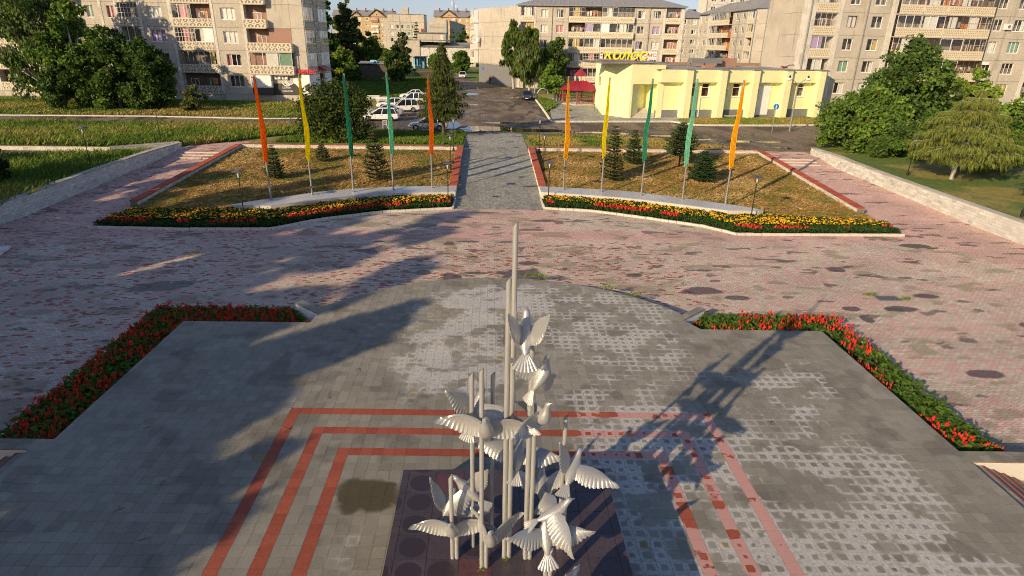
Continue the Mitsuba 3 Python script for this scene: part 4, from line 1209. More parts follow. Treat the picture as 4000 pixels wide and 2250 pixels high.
# ---- the far school and the gabled flats on the skyline
S = thing("school", "pale panel school building with green windows in the far gap", "building")
f = Facade(S, (-51.6, 320), (1, .0))
rows = [(5.6, 8.6), (8.6, 11.2), (11.2, 14.2), (14.6, 17.6)]
for z0, z1 in ((3.4, 8.4), (8.4, 11.3), (11.3, 14.5), (14.5, 18.2), (18.2, 21.6)):
    ws = []
    if z0 > 3.5 and z1 < 19:
        ws = [(a, z0 + .6, a + w, z0 + 2.5) for a, w in ((1.2, 1.6), (2.95, .35), (4.2, 1.6), (6.6, 1.6), (8.4, .35), (9.7, 1.6), (12.0, .8), (13.1, .8))]
    for w in ws:
        window(f, w[0], w[2], w[1], w[3], 1, sill=False, bar=.12, curtain="mat_curtain_green" if brng.random() < .7 else "mat_curtain_white")
    for a, b in ((0, 6), (6, 11.6), (11.6, 18.1)):
        wall_bay(f, a, b, z0, z1, [w for w in ws if a <= w[0] < b], gap=.05)
backing(f, 0.1, 18, 3, 21.5)
part(S, "body", f.box(0, 18.1, 3, 21.5, -14, -1.6), "mat_concrete")
part(S, "roof", f.box(-.1, 18.2, 21.61, 21.9, -14, .05), "mat_roof")
part(S, "stair_head", f.box(5.9, 9.4, 21.9, 25.3, -12, -8.5), "mat_concrete")
wing = part(S, "side_wing", f.box(-2.4, -.01, 3, 19.3, -10, -.5), "mat_concrete")
hall = thing("school_hall", "tall windowless panel hall beside the pale school", "building")
f2 = Facade(hall, (-29.4, 300), (1, 0))
for i, (z0, z1) in enumerate(((3, 8.4), (8.4, 12.0), (12.0, 15.8), (15.8, 19.5))):
    wall_bay(f2, 0, 7.5, z0, z1, gap=.05, thick=.4)
part(hall, "body", f2.box(0, 7.5, 3, 19.4, -24, -.42), "mat_concrete")
part(hall, "end_column", f2.box(7.5, 8.3, 3, 19.6, -1.6, .2), "mat_concrete")
part(hall, "stage_house", f2.put(hexa([[8.3, 3, -25], [15.5, 3, -40], [15.5, 3, -44], [8.3, 3, -44]], [[8.3, 19.6, -25], [15.5, 17.8, -40], [15.5, 17.8, -44], [8.3, 19.6, -44]])), "mat_concrete")
def gabled(label, x0, x1, y, z0, ze, gables, ridge, floors=5):
    G = thing("gabled_flats", label, "building")
    f = Facade(G, (x0, y), (1, 0))
    W = x1 - x0
    h = (ze - z0) / floors
    gset = [g for g in gables]
    backing(f, 0, W, z0, ze)
    n = max(3, int(W / 4.2))
    w = W / n
    for k in range(floors):
        for i in range(n):
            a = w * i
            q = (a + .3 * w, z0 + h * k + .9, a + .68 * w, z0 + h * k + 2.5)
            if (i + 1) % 3 == 0:
                part(G, "balcony_rail", f.box(a + .1, a + w - .1, z0 + h * k + .1, z0 + h * k + 1.15, .0, 1.0), "mat_white" if (k + i) % 3 else "mat_terracotta")
                glazing(f, a + .1, a + w - .1, z0 + h * k + 1.2, z0 + h * k + 2.75, "white", .95)
            else:
                window(f, q[0], q[2], q[1], q[3], 2, sill=False, bar=.22)
            wall_bay(f, a, a + w, z0 + h * k, z0 + h * (k + 1), [q] if (i + 1) % 3 else [], mat="mat_brick_yellow", gap=0.004)
    part(G, "body", f.box(0, W, z0, ze, -13, -1.6), "mat_brick_yellow")
    v = [[-.8, ze, .8], [W + .8, ze, .8], [W + .8, ze, -13.5], [-.8, ze, -13.5], [-.8, ze + ridge, -6.4], [W + .8, ze + ridge, -6.4]]
    m = f.put(mesh(v, [[0, 1, 5], [0, 5, 4], [2, 3, 4], [2, 4, 5], [1, 2, 5], [3, 0, 4], [0, 3, 2], [0, 2, 1]])); m.fix_normals()
    rf = part(G, "roof", m, "mat_roof_sheet")
    for a, b in gables:
        c = (a + b) / 2; hh = (b - a) * .36
        part(G, "gable", f.plate(Polygon([(a + .5, ze - .1), (b - .5, ze - .1), (c, ze + hh - .45)]), .1, .8), "mat_brick_yellow")
        window(f, c - .5, c + .5, ze + .5, ze + 1.4, 1, d=.83, sill=False)
        for sgn in (-1, 1):
            e = c + sgn * (b - a) / 2
            q = [[c, ze + hh, 1.5], [e, ze - .2, 1.5], [e, ze - .2, -6], [c, ze + hh, -6]]
            t = [[c, ze + hh + .3, 1.5], [e, ze + .1, 1.5], [e, ze + .1, -6], [c, ze + hh + .3, -6]]
            m = f.put(hexa(q, t)); m.fix_normals()
            part(rf, "gable_slope", m, "mat_old_wood")
    for u in np.arange(2.5, W, 5.5):
        part(rf, "chimney", f.box(u, u + .7, ze + 1.5, ze + ridge + 1.2, -5, -4.2), "mat_redwood")
    return G
gabled("yellow brick flats with two steep gables behind the poplars on the far left skyline", -97, -60.3, 400, 7.0, 23.0, [(11, 17.5), (21.5, 32)], 3.6)
gabled("yellow brick flats with a steep gable and mast on the skyline right of the school", -35, -8.5, 402, 7.0, 23.6, [(3.6, 14.3), (20.5, 27)], 4.0)
M_ = thing("radio_mast", "thin lattice mast with aerials on the far skyline", "mast")
part(M_, "leg", tube([[-24.6, 420, 20], [-24.2, 420, 34]], .14, 5), "mat_metal_grey"); part(M_, "leg", tube([[-23.4, 420, 20], [-23.8, 420, 33]], .14, 5), "mat_metal_grey")
part(M_, "aerial", cat([bx(-25.4, -24.9, 419.8, 420.2, 31, 33.6), bx(-23.2, -22.4, 419.8, 420.2, 30.2, 31.2)]), "mat_white"); part(M_, "brace", cat([tube([[-24.6, 420, 22 + 1.6 * i], [-23.5, 420, 23.4 + 1.6 * i]], .07, 4) for i in range(6)]), "mat_metal_grey")
lowb = thing("low_building", "long low stained concrete building with dark felt roof left of the middle block", "building")
f = Facade(lowb, (-23.2, 200), (1, 0))
for a in np.arange(0, 18, 3.0):
    wall_bay(f, a, a + 3, 2.2, 8.0, mat="mat_whitewash", gap=.03)
part(lowb, "core", f.box(0, 18, 2, 7.95, -.6, -.27), "mat_seam")
part(lowb, "roof", f.put(hexa([[-.3, 8.0, .4], [18.3, 8.0, .4], [18.3, 8.0, -9], [-.3, 8.0, -9]], [[-.3, 8.15, .4], [18.3, 8.15, .4], [18.3, 9.5, -9], [-.3, 9.5, -9]])), "mat_roof")
part(lowb, "body", f.box(0, 18, 2, 7.9, -9, -.61), "mat_concrete")
part(lowb, "annex", f.box(-4, -.02, 2, 9.9, -5, .3), "mat_concrete"); part(lowb, "annex_roof", f.box(-4.1, 10, 9.93, 10.2, -9, .4), "mat_roof")
midb = thing("low_building", "small boxy concrete building with a brick chimney below the school hall", "building")
f = Facade(midb, (-25.6, 215), (1, 0))
for a, b in ((0, 5.2), (5.2, 9.8)):
    wall_bay(f, a, b, 3, 12.2, gap=.04)
part(midb, "core", f.box(0, 9.8, 3, 12.1, -8, -.27), "mat_concrete")
part(midb, "roof", f.box(-.3, 10.1, 12.24, 12.6, -8, .4), "mat_roof"); part(midb, "chimney", f.box(1.2, 2.2, 12.6, 13.7, -3, -2), "mat_redwood"); part(midb, "door", f.box(8.0, 8.7, 10.3, 11.7, .0, .05), "mat_white")
shed = thing("play_shed", "open wooden shed with light blue painted front in the kindergarten yard", "shed")
f = Facade(shed, (-23.8, 185), (1, 0))
part(shed, "back_wall", f.box(0, 3.9, 2, 5.2, -2.4, -2.3), "mat_light_blue"); part(shed, "side_wall", f.box(3.6, 3.7, 2, 5.2, -2.3, 0), "mat_old_wood"); part(shed, "side_wall", f.box(.1, .2, 2, 5.2, -2.3, 0), "mat_light_blue")
part(shed, "roof", f.box(-.3, 4.2, 5.25, 5.5, -2.8, .5), "mat_roof_sheet")
for u in (.25, 1.1, 1.9, 3.3):
    part(shed, "slat", f.box(u, u + .28, 2, 4.9, -.1, 0), "mat_light_blue")
for i in range(8):
    part(shed, "picket", f.box(.2 + .42 * i, .32 + .42 * i, 2, 3.1, .4, .45), "mat_sign_white")
hut = thing("garden_shed", "weathered wooden board shed with blue sheet on its roof among the bushes", "shed")
f = Facade(hut, (-31.0, 140), (1, 0))
for i in range(26):
    part(hut, "board", f.box(.245 * i, .245 * i + .23, 1.4, 4.6 + .04 * (i % 3), -.03, .01 * (i % 2)), "mat_old_wood")
part(hut, "body", f.box(0, 6.35, 1.4, 4.55, -3, -.04), "mat_old_wood"); part(hut, "roof", f.put(hexa([[-.3, 4.66, .4], [6.7, 4.66, .4], [6.7, 4.66, -3.2], [-.3, 4.66, -3.2]], [[-.3, 4.72, .4], [6.7, 4.72, .4], [6.7, 5.2, -3.2], [-.3, 5.2, -3.2]])), "mat_roof_sheet")
part(hut, "blue_sheet", f.put(hexa([[2.3, 5.0, -.6], [4.0, 5.0, -.6], [3.7, 5.0, -2], [2.6, 5.0, -2]], [[2.4, 5.5, -.7], [3.8, 5.5, -.7], [3.6, 5.5, -1.9], [2.7, 5.5, -1.9]])), "mat_light_blue")
def picket_fence(label, a, b, h, n):
    t = thing("wooden_fence", label, "fence")
    a, b = np.array(a, float), np.array(b, float)
    for i in range(n):
        p_ = a + (b - a) * (i / (n - 1))
        z = float(ground_z(*p_))
        part(t, "picket", bx(p_[0] - .06, p_[0] + .06, p_[1] - .02, p_[1] + .02, z, z + h * (1 + .06 * math.sin(i * 2.3))), "mat_old_wood")
    za, zb = float(ground_z(*a)), float(ground_z(*b))
    part(t, "rail", tube([[*a, za + h * .7], [*b, zb + h * .7]], .04, 5), "mat_old_wood")
picket_fence("dark wooden picket fence in the shade at the left edge of the bushes", (-36.4, 135), (-31.5, 135), 1.5, 22)
picket_fence("weathered wooden picket fence beside the larch below the blue shed", (-19.4, 150), (-14.2, 152), 1.8, 26)

# ---- the yellow shop
Yb = thing("yellow_shop", "single storey yellow shop with deep pilasters and a flat felt roof", "building")
f = Facade(Yb, (26.9, 72.35), (47.21 - 27.05, 76.41 - 72.18))
z0, z1 = .3, 7.05
wins = []
for a in (-.35, 1.75, 4.6, 6.55, 9.75, 14.9, 16.9):
    wins.append((a + .35, 3.5, a + 1.5, 5.25))
wl = sbox(-4.6, 1.75, 21.5, 5.4)
wl = wl.difference(unary_union([sbox(*w) for w in wins]))
part(Yb, "wall", f.plate(wl, -1.35, -1.1), "mat_yellow")
part(Yb, "wall_base", f.box(-4.6, 21.5, z0, 1.74, -1.35, -1.06), "mat_grey_paint", label="grey painted foot of the yellow wall")
part(Yb, "frieze", f.box(-4.6, 21.2, 5.41, 7.0, -1.3, -.25), "mat_yellow")
for i, w in enumerate(wins):
    fr = sbox(w[0], w[1], w[2], w[3])
    hl = [sbox(w[0] + .08, w[3] - .5, w[2] - .08, w[3] - .08), sbox(w[0] + .08, w[1] + .08, w[2] - .08, w[3] - .58)]
    k = part(Yb, "window", f.plate(fr.difference(unary_union(hl)), -1.25, -1.18), "mat_white")
    part(k, "pane", f.quad(w[0] + .05, w[2] - .05, w[1] + .05, w[3] - .05, -1.22), "mat_pane"); part(k, "sill", f.box(w[0] - .08, w[2] + .08, w[1] - .1, w[1] - .003, -1.2, -.98), "mat_white")
    part(k, "reveal", f.box(w[2] + .01, w[2] + .07, w[1], w[3] + .02, -1.1, -1.02), "mat_sign_white")
    part(k, "room", f.box(w[0] - .1, w[2] + .1, w[1] - .1, w[3] + .1, -1.9, -1.8), "mat_frame_brown" if i % 2 else "mat_dark_room")
part(Yb, "door", f.box(11.0, 12.9, 1.0, 5.3, -1.09, -1.0), "mat_sign_white", label="tall white closed shutter in the yellow wall")
for u in (-.55, 4.6, 9.6, 14.75, 20.2):
    p_ = part(Yb, "pilaster", f.box(u - .55, u + .15 + .25, z0, 6.99, -1.3, .25), "mat_yellow")
    part(p_, "cap", f.box(u - .7, u + .5, 7.0, 7.16, -1.3, .35), "mat_grey_paint"); part(p_, "foot", f.box(u - .57, u + .42, z0, .62, -1.3, .27), "mat_whitewash")
for u in (-1.2, 1.9, 12.0 - 1.3):
    part(Yb, "drain_pipe", f.box(u, u + .1, .8, 3.4, -1.05, -.95), "mat_white")
part(Yb, "body", f.box(-5, 21.4, z0, 6.8, -17, -2.0), "mat_yellow")
part(Yb, "roof", f.box(-5, 21.5, 6.9, 7.06, -17, -.28), "mat_roof")
part(Yb, "parapet", cat([f.box(-6, 21.6, 7.07, 7.5, -17.3, -16.9)]), "mat_terracotta")
part(Yb, "end_wall", f.box(20.7, 21.6, z0, 6.98, -17, -1.36), "mat_yellow")
for u, d, w in ((4.4, -5.0, 1.6),):
    part(Yb, "roof_vent", f.box(u, u + w, 7.07, 7.45, d - 1, d), "mat_terracotta")
part(Yb, "roof_vent", f.box(10.8, 13.4, 7.07, 8.3, -12.5, -11.2), "mat_terracotta", label="brick shaft on the shop roof")
fn = part(Yb, "ventilation_unit", f.box(5.3, 10.4, 7.55, 8.25, -11.5, -10.4), "mat_metal_grey", label="grey ventilation duct on the shop roof")
for u in (5.5, 7.9, 10.2):
    part(fn, "support", f.box(u, u + .12, 7.07, 7.54, -11.4, -11.2), "mat_metal_grey")
part(Yb, "roof_pole", f.put(tube([[2.3, 7.1, -6], [2.3, 8.9, -6]], .06, 6)), "mat_metal_grey")
part(Yb, "roof_pipe", f.put(tube([[16.5, 7.2, -4], [17.5, 7.6, -4.2], [20.5, 7.75, -4.5]], .06, 6)), "mat_black")
part(Yb, "roof_sheet", f.put(hexa([[19, 7.2, -6.5], [21.5, 7.2, -6.5], [21.5, 7.2, -8], [19, 7.2, -8]], [[19, 7.3, -6.5], [21.5, 7.26, -6.5], [21.5, 7.3, -8], [19, 7.4, -8]])), "mat_redwood")
# the taller entrance part
g = Facade(Yb, (18.32, 71.52), (23.03 - 18.32, 72.57 - 71.52))
ent = sbox(-.0, .3, 4.9, 7.6).difference(sbox(.35, 1.1, 4.05, 5.13))
part(Yb, "entrance_front", g.plate(ent.difference(sbox(.35, .2, 4.05, 1.2)), -.5, 0), "mat_yellow", label="tall yellow entrance front with a deep porch")
part(Yb, "entrance_roof", g.box(-4.3, 5.0, 7.61, 7.8, -9, .06), "mat_roof")
part(Yb, "entrance_wall", g.box(4.4, 4.9, .3, 7.6, -7, -.51), "mat_yellow"); part(Yb, "entrance_wall", g.box(0, .34, .3, 7.6, -7, -.51), "mat_yellow")
part(Yb, "porch_back", g.box(.34, 4.4, 1.9, 5.4, -3.2, -2.9), "mat_yellow"); part(Yb, "porch_ceiling", g.box(.34, 4.4, 5.14, 5.3, -3, -.51), "mat_yellow")
part(Yb, "porch_door", g.box(.5, 1.9, 2.0, 4.9, -2.88, -2.8), "mat_sign_white", label="pale shutter in the porch"); part(Yb, "porch_door", g.box(3.6, 4.38, 2.0, 4.9, -2.88, -2.8), "mat_sign_white")
for k in range(7):
    part(Yb, "porch_step", g.box(.34, 4.38, .4, .78 + .17 * k, -.5 - .33 * (k + 1) if k < 6 else -3, -.0 - .30 * k + (.25 if k == 0 else 0)), "mat_concrete")
part(Yb, "entrance_body", g.box(.0, 4.9, 5.3, 7.59, -7, -.52), "mat_yellow")
h = Facade(Yb, (15.23, 74.95), (18.32 - 15.23, 71.52 - 74.95), toward=(10, 60))
part(Yb, "splayed_wall", h.box(2.3, 4.62, .3, 7.59, -2, 0), "mat_yellow"); part(Yb, "splayed_wall", h.box(0, 2.29, .3, 7.59, -3, -.15), "mat_yellow")
part(Yb, "left_body", cat([hexa([[15.4, 75.2, .3], [18.6, 72.2, .3], [24, 78, .3], [16.4, 89, .3]], [[15.4, 75.2, 7.59], [18.6, 72.2, 7.59], [24, 78, 7.59], [16.4, 89, 7.59]])]), "mat_yellow")
part(Yb, "left_roof", hexa([[15.0, 75, 7.6], [18.4, 71.8, 7.6], [25, 78, 7.6], [16.2, 89.3, 7.6]], [[15.0, 75, 7.78], [18.4, 71.8, 7.78], [25, 78, 7.78], [16.2, 89.3, 7.78]]), "mat_roof")
part(Yb, "blind_window", bx(15.55, 15.62, 80.0, 80.8, 4.4, 5.7), "mat_honey_dark")
part(Yb, "rail", tube([[14.9, 76.5, .7], [14.9, 76.5, 1.8], [14.9, 79, 1.8], [14.9, 79, .75]], .03, 6), "mat_black")
# letters on the roof
sg = thing("roof_sign", "big slanted yellow letters standing on the yellow shop roof", "sign")
fl = Facade(sg, (15.25, 76.4), (1, 0.0))
letters(fl, "КОЛОС", 0.0, 8.1, 1.0, 0, "mat_letter_yellow", flip_u=False, depth=.12, slant=.28, wide=1.18)
for u in (.3, 1.3, 2.4, 3.6, 4.7):
    part(sg, "post", fl.box(u, u + .06, 7.78, 8.15, .02, .08), "mat_redwood")
part(sg, "frame", fl.box(-.5, 5.2, 7.86, 7.94, -.06, .0), "mat_redwood")
s2 = thing("roof_sign", "white roof board with red letters right of the yellow letters", "sign")
fl = Facade(s2, (20.6, 76.6), (1, 0.0))
part(s2, "board", fl.plate(sbox(0.12, 8.2, 1.98, 9.05).buffer(.1), 0, .08), "mat_sign_white")
letters(fl, "СМС", .2, 8.48, .42, .082, "mat_letter_rust", flip_u=False, depth=.03, wide=1.35)
for i in range(7):
    part(s2, "dot", fl.plate(Point(.25 + .27 * i, 8.28).buffer(.055, 8), .082, .1), "mat_letter_rust")
for u in (.3, 1.7):
    part(s2, "post", fl.box(u, u + .06, 7.4, 8.1, .0, .06), "mat_metal_grey")
s3 = thing("roof_sign", "small pink lettered board edge on at the left end of the yellow letters", "sign")
part(s3, "board", bx(14.75, 15.15, 76.3, 76.38, 8.15, 9.1), "mat_sign_white"); part(s3, "mark", cat([bx(14.8, 15.1, 76.28, 76.299, 8.75, 9.0), bx(14.8, 15.1, 76.28, 76.299, 8.4, 8.6)]), "mat_letter_rust"); part(s3, "post", bx(14.92, 14.98, 76.39, 76.45, 7.75, 9.0), "mat_metal_grey")
# bench by the wall
bn = thing("bench", "low plank bench against the yellow wall", "bench")
f = Facade(bn, (26.9, 72.35), (47.21 - 27.05, 76.41 - 72.18))
part(bn, "seat", f.box(5.2, 7.3, 1.02, 1.1, .35, .8), "mat_concrete"); part(bn, "leg", f.box(5.5, 5.65, .6, 1.01, .4, .75), "mat_old_wood"); part(bn, "leg", f.box(6.9, 7.05, .6, 1.01, .4, .75), "mat_old_wood")

# ---- the summer house beside the shop
gz = thing("gazebo", "six sided summer house with dark red roof and lantern beside the yellow shop", "gazebo")
gc = np.array([14.0, 89.2]); gr = 3.0
def ring(r, z, n=6, a0=0.26):
    return [[gc[0] + r * math.cos(a0 + 2 * math.pi * i / n), gc[1] + r * math.sin(a0 + 2 * math.pi * i / n), z] for i in range(n)]
def frustum(r0, z0, r1, z1, n=6):
    a, b = ring(r0, z0, n), ring(r1, z1, n)
    v = a + b + [[*gc, z0], [*gc, z1]]
    fc = []
    for i in range(n):
        j = (i + 1) % n
        fc += [[i, j, n + j], [i, n + j, n + i], [j, i, 2 * n], [n + i, n + j, 2 * n + 1]]
    return mesh(v, fc)
part(gz, "floor", frustum(gr, .6, gr, 1.05), "mat_concrete")
for i, q in enumerate(ring(gr - .15, 1.05)):
    part(gz, "post", cyl(q[0], q[1], 1.05, 3.2, .09), "mat_redwood")
rr = ring(gr - .15, 0)
for i in range(6):
    a, b = np.array(rr[i][:2]), np.array(rr[(i + 1) % 6][:2])
    if i in (3,):
        continue
    ms = [tube([[*a, z], [*b, z]], .035, 4) for z in (1.2, 1.75, 2.0, 2.9)]
    for s in np.linspace(.08, .92, 9):
        c = a + (b - a) * s
        ms.append(tube([[*c, 1.2], [*c, 1.75]], .025, 4)); ms.append(tube([[*c, 2.0], [*(a + (b - a) * min(1, s + .08)), 2.9]], .02, 4))
    part(gz, "lattice", cat(ms), "mat_redwood")
rf = part(gz, "roof", frustum(gr + .55, 3.15, 1.05, 4.45), "mat_redroof")
for i in range(6):
    a, b = np.array(ring(gr + .55, 3.15)[i]), np.array(ring(gr + .55, 3.15)[(i + 1) % 6]); c, d = np.array(ring(1.05, 4.45)[i]), np.array(ring(1.05, 4.45)[(i + 1) % 6])
    part(rf, "sheet_rib", cat([tube([a + (b - a) * s + [0, 0, .03], c + (d - c) * s + [0, 0, .03]], .035, 4) for s in np.linspace(0, .93, 12)]), "mat_redroof")
lt = part(gz, "lantern", cat([tube([ring(.92, 4.46)[i], ring(.92, 5.3)[i]], .05, 5) for i in range(6)]), "mat_white")
part(lt, "pane", cat([mesh([ring(.9, 4.5)[i], ring(.9, 4.5)[(i + 1) % 6], ring(.9, 5.25)[(i + 1) % 6], ring(.9, 5.25)[i]], [[0, 1, 2, 3]]) for i in range(6)]), "mat_pane")
part(gz, "top_roof", frustum(1.25, 5.28, .12, 6.25), "mat_redroof"); part(gz, "finial", cyl(gc[0], gc[1], 6.2, 6.5, .1), "mat_redwood")
part(gz, "table", bx(13.4, 14.6, 88.8, 89.4, 1.7, 1.78), "mat_old_wood"); part(gz, "table_leg", bx(13.9, 14.1, 89, 89.2, 1.05, 1.699), "mat_old_wood")

# ================================================================ VEGETATION
def unit(a):
    return a / (np.linalg.norm(a, axis=-1, keepdims=True) + 1e-9)

def leaf_mesh(c, size, col, g, up=0.35, long=1.5):
    """Folded rhombic leaves (or leaf sprays) centred at c; returns (mesh, vertex colours)."""
    n = len(c)
    nrm = unit(g.normal(0, 1, (n, 3)) + np.array([0, 0, up]) * 2)
    a = unit(np.cross(nrm, g.normal(0, 1, (n, 3))))
    b = np.cross(nrm, a)
    s = np.broadcast_to(np.asarray(size, float), (n,))[:, None] * g.uniform(.7, 1.3, (n, 1))
    v = np.stack([c - a * s * long / 2, c + b * s * .5 + nrm * s * .12, c + a * s * long / 2, c - b * s * .5 + nrm * s * .12], 1).reshape(-1, 3)
    k = np.arange(n)[:, None] * 4
    f = np.concatenate([k + [0, 1, 2], k + [0, 2, 3]], 1).reshape(-1, 3)
    return mesh(v, f), np.repeat(col, 4, 0)

def blade_mesh(p0, p1, w, col, g):
    """Thin diamonds from p0 to p1, w wide: needles, hanging sprays, grass."""
    n = len(p0)
    d = p1 - p0
    side = unit(np.cross(d, g.normal(0, 1, (n, 3)))) * np.broadcast_to(np.asarray(w, float), (n,))[:, None] * .5
    m_ = p0 + d * .45
    v = np.stack([p0, m_ + side, p1, m_ - side], 1).reshape(-1, 3)
    k = np.arange(n)[:, None] * 4
    f = np.concatenate([k + [0, 1, 2], k + [0, 2, 3]], 1).reshape(-1, 3)
    return mesh(v, f), np.repeat(col, 4, 0)

def tint(base, n, g, amt=0.18, hue=0.10):
    c = np.array(base)[None] * (1 + g.normal(0, amt, (n, 1)))
    c = c * (1 + g.normal(0, hue, (n, 3)) * [1, .5, .6])
    return np.clip(c, 0.004, 0.9)

def put_leaves(parent, name, parts, kind="stuff", label=None):
    ms = [p_[0] for p_ in parts]; cs = [p_[1] for p_ in parts]
    part(parent, name, cat(ms), "mat_leaf", color=np.vstack(cs), kind=kind, label=label)

def limbs(root, base, tips, h, r, g, mat="mat_bark", top=0.8, wob=0.03):
    base = np.array(base, float)
    n = 7
    pts = np.array([base + [g.normal(0, wob) * h * (i > 0) * .5, g.normal(0, wob) * h * (i > 0) * .5, h * top * i / (n - 1) - .15 * (i == 0)] for i in range(n)])
    part(root, "trunk", tube(pts, np.linspace(r, r * .25, n), 8), mat, smooth=50)
    bs = []
    for t in tips:
        k = min(n - 2, max(1, int((t[2] - base[2]) / h * n * .62)))
        s = pts[k]
        mid = s * .45 + t * .55 + [0, 0, -.06 * h * .3]
        bs.append(tube([s, mid, t], [r * .38, r * .2, r * .06], 5, caps=False))
    if bs:
        part(root, "branches", cat(bs), mat, kind="stuff")

def broadleaf(name, label, cat_, base, h, w, col, n, seed, leaf=.3, low=.12, blobs=46, group=None, shape=1.0, droop=0.0, bark="mat_bark", open_=0.0, col2=None, trunk=True, flat=1.0):
    g = np.random.default_rng(seed)
    base = np.array(base, float)
    t = thing(name, label, cat_, group)
    R, H = w / 2, h * (1 - low) / 2
    c0 = base + [0, 0, h * low + H]
    bl = []
    while len(bl) < blobs:
        u = g.uniform(-1, 1, 3)
        if (np.linalg.norm(u) > 1) if u[2] > 0 else (np.hypot(u[0], u[1]) > 1 - .25 * u[2] ** 2):
            continue
        u *= (0.35 + .65 * np.linalg.norm(u)) / (np.linalg.norm(u) + .05) * np.linalg.norm(u) ** .35
        zz = (u[2] + 1) / 2
        prof = (1 - .55 * zz ** 2 * shape) if shape > 0 else 1
        q = c0 + np.array([u[0] * R * prof * .86, u[1] * R * prof * .86 * flat, u[2] * H * .9])
        bl.append((q, R * g.uniform(.17, .34) * (1.0 - .35 * zz)))
    tot = sum(b[1] ** 2 for b in bl)
    parts = []
    for q, r in bl:
        k = max(12, int(n * r * r / tot))
        d = unit(g.normal(0, 1, (k, 3)))
        rad = r * g.uniform(.25, 1.12, (k, 1)) ** .6
        p_ = q + d * rad * [1, 1, .8]
        p_ += (meshkit.noise(p_ * 1.3, seed)[:, None] - .5) * r * .8 * d
        cc = col if col2 is None or g.random() < .6 else col2
        cl = tint(np.array(cc) * (1 + g.normal(0, .10)), k, g)
        if droop > 0:
            e = p_ + np.column_stack([g.normal(0, .08, k), g.normal(0, .08, k), -g.uniform(.5, 1.0, k) * droop])
            parts.append(blade_mesh(p_, e, leaf * .8, cl, g))
        else:
            parts.append(leaf_mesh(p_, leaf, cl, g))
    put_leaves(t, "crown", parts)
    if trunk:
        limbs(t, base, [b[0] for b in bl[::3]], h, .035 * h ** .9 * .6 + .04, g, bark)
    return t

def conifer(name, label, base, h, w, col, seed, n=1400, whorls=14, per=7, droop=.25, hang=.5, spray=.28, bare=.12, profile=1.0, group=None, lean=(0, 0), bw=.07, rise=.12, trunk_mat="mat_bark"):
    g = np.random.default_rng(seed)
    base = np.array(base, float)
    t = thing(name, label, "tree", group)
    top = base + [lean[0], lean[1], h]
    part(t, "trunk", tube(np.array([base - [0, 0, .15], base + (top - base) * .5, top]), [.018 * h + .03, .011 * h + .02, .008], 8), trunk_mat)
    bs, P0, P1 = [], [], []
    tot = whorls * per
    for i in range(whorls):
        s = bare + (1 - bare) * (i + g.uniform(0, .6)) / whorls
        r = w / 2 * (1 - ((s - bare) / (1 - bare)) ** profile) * (1 if s > bare + .12 else .75) + .10
        for j in range(per):
            a = 2 * np.pi * (j + g.uniform(-.35, .35)) / per + i * 1.1
            L_ = r * g.uniform(.65, 1.12)
            o = base + (top - base) * s
            d = np.array([math.cos(a), math.sin(a), 0])
            q = np.linspace(0, 1, 6)
            pts = o + d * (q * L_)[:, None] + np.array([0, 0, 1]) * ((rise * q - droop * q ** 2) * L_ + .06 * L_ * q ** 4)[:, None]
            bs.append(tube(pts, np.linspace(.012 * h * (1 - s) * .5 + .012, .006, 6), 4, caps=False))
            k = max(6, int(n / tot * (L_ / (w / 2) * 1.6 + .3)))
            u = g.uniform(.12, 1, k) ** .8
            c = np.array([np.interp(u, q, pts[:, m_]) for m_ in range(3)]).T
            side = np.array([-d[1], d[0], 0])
            off = g.uniform(-1, 1, (k, 1)) * (1 - .5 * u[:, None]) * L_ * .42
            c = c + side * off + d * np.abs(off) * .35
            e = c + d * g.uniform(.2, .6, (k, 1)) * spray + side * np.sign(off) * g.uniform(.2, .7, (k, 1)) * spray + np.column_stack([np.zeros(k), np.zeros(k), -hang * spray * g.uniform(.5, 2.0, k)])
            P0.append(c); P1.append(e)
    P0, P1 = np.vstack(P0), np.vstack(P1)
    put_leaves(t, "crown", [blade_mesh(P0, P1, bw * g.uniform(.7, 1.4, len(P0)), tint(col, len(P0), g), g)])
    part(t, "branches", cat(bs), trunk_mat, kind="stuff")
    return t

def gz_(x, y):
    return [x, y, float(ground_z(x, y))]
def lz_(x, y):
    return [x, y, float(lawn_z(y))]

DARK, MID, LIGHT, LIME_ = (0.088, 0.150, 0.038), (0.125, 0.205, 0.042), (0.180, 0.285, 0.050), (0.235, 0.330, 0.056)
BIRCH, LARCH, SPRUCE, OLIVE = (0.130, 0.175, 0.060), (0.200, 0.235, 0.055), (0.070, 0.120, 0.040), (0.130, 0.155, 0.050)
# left, before the block of flats
broadleaf("birch_tree", "tall loose birch with pale drooping leaves at the left edge of the flats", "tree", gz_(-61.5, 77.5), 20.5, 12.5, BIRCH, 17000, 31, leaf=.36, low=.03, blobs=90, shape=.9, droop=.55, bark="mat_birch_bark", col2=MID)
broadleaf("birch_tree", "brighter green birch just right of the tall loose one before the flats", "tree", gz_(-55.5, 74.8), 15.0, 8.5, MID, 12000, 32, leaf=.34, low=.01, blobs=70, shape=.8, col2=LIGHT, bark="mat_birch_bark")
broadleaf("bushy_tree", "dark pointed bushy tree in the middle of the clump before the flats", "tree", gz_(-50.8, 75), 11.6, 8.6, DARK, 13000, 33, leaf=.30, low=.0, blobs=80, shape=1.2, col2=MID)
broadleaf("bushy_tree", "dark bushy tree at the right end of the clump before the flats", "tree", gz_(-46.0, 74.6), 10.0, 8.2, DARK, 12000, 34, leaf=.30, low=.0, blobs=76, shape=1.1)
broadleaf("bushy_tree", "low dark bushy tree under the birches at the foot of the flats", "tree", gz_(-57.0, 73.2), 7.0, 6.5, DARK, 5000, 35, leaf=.30, low=.02, blobs=44)
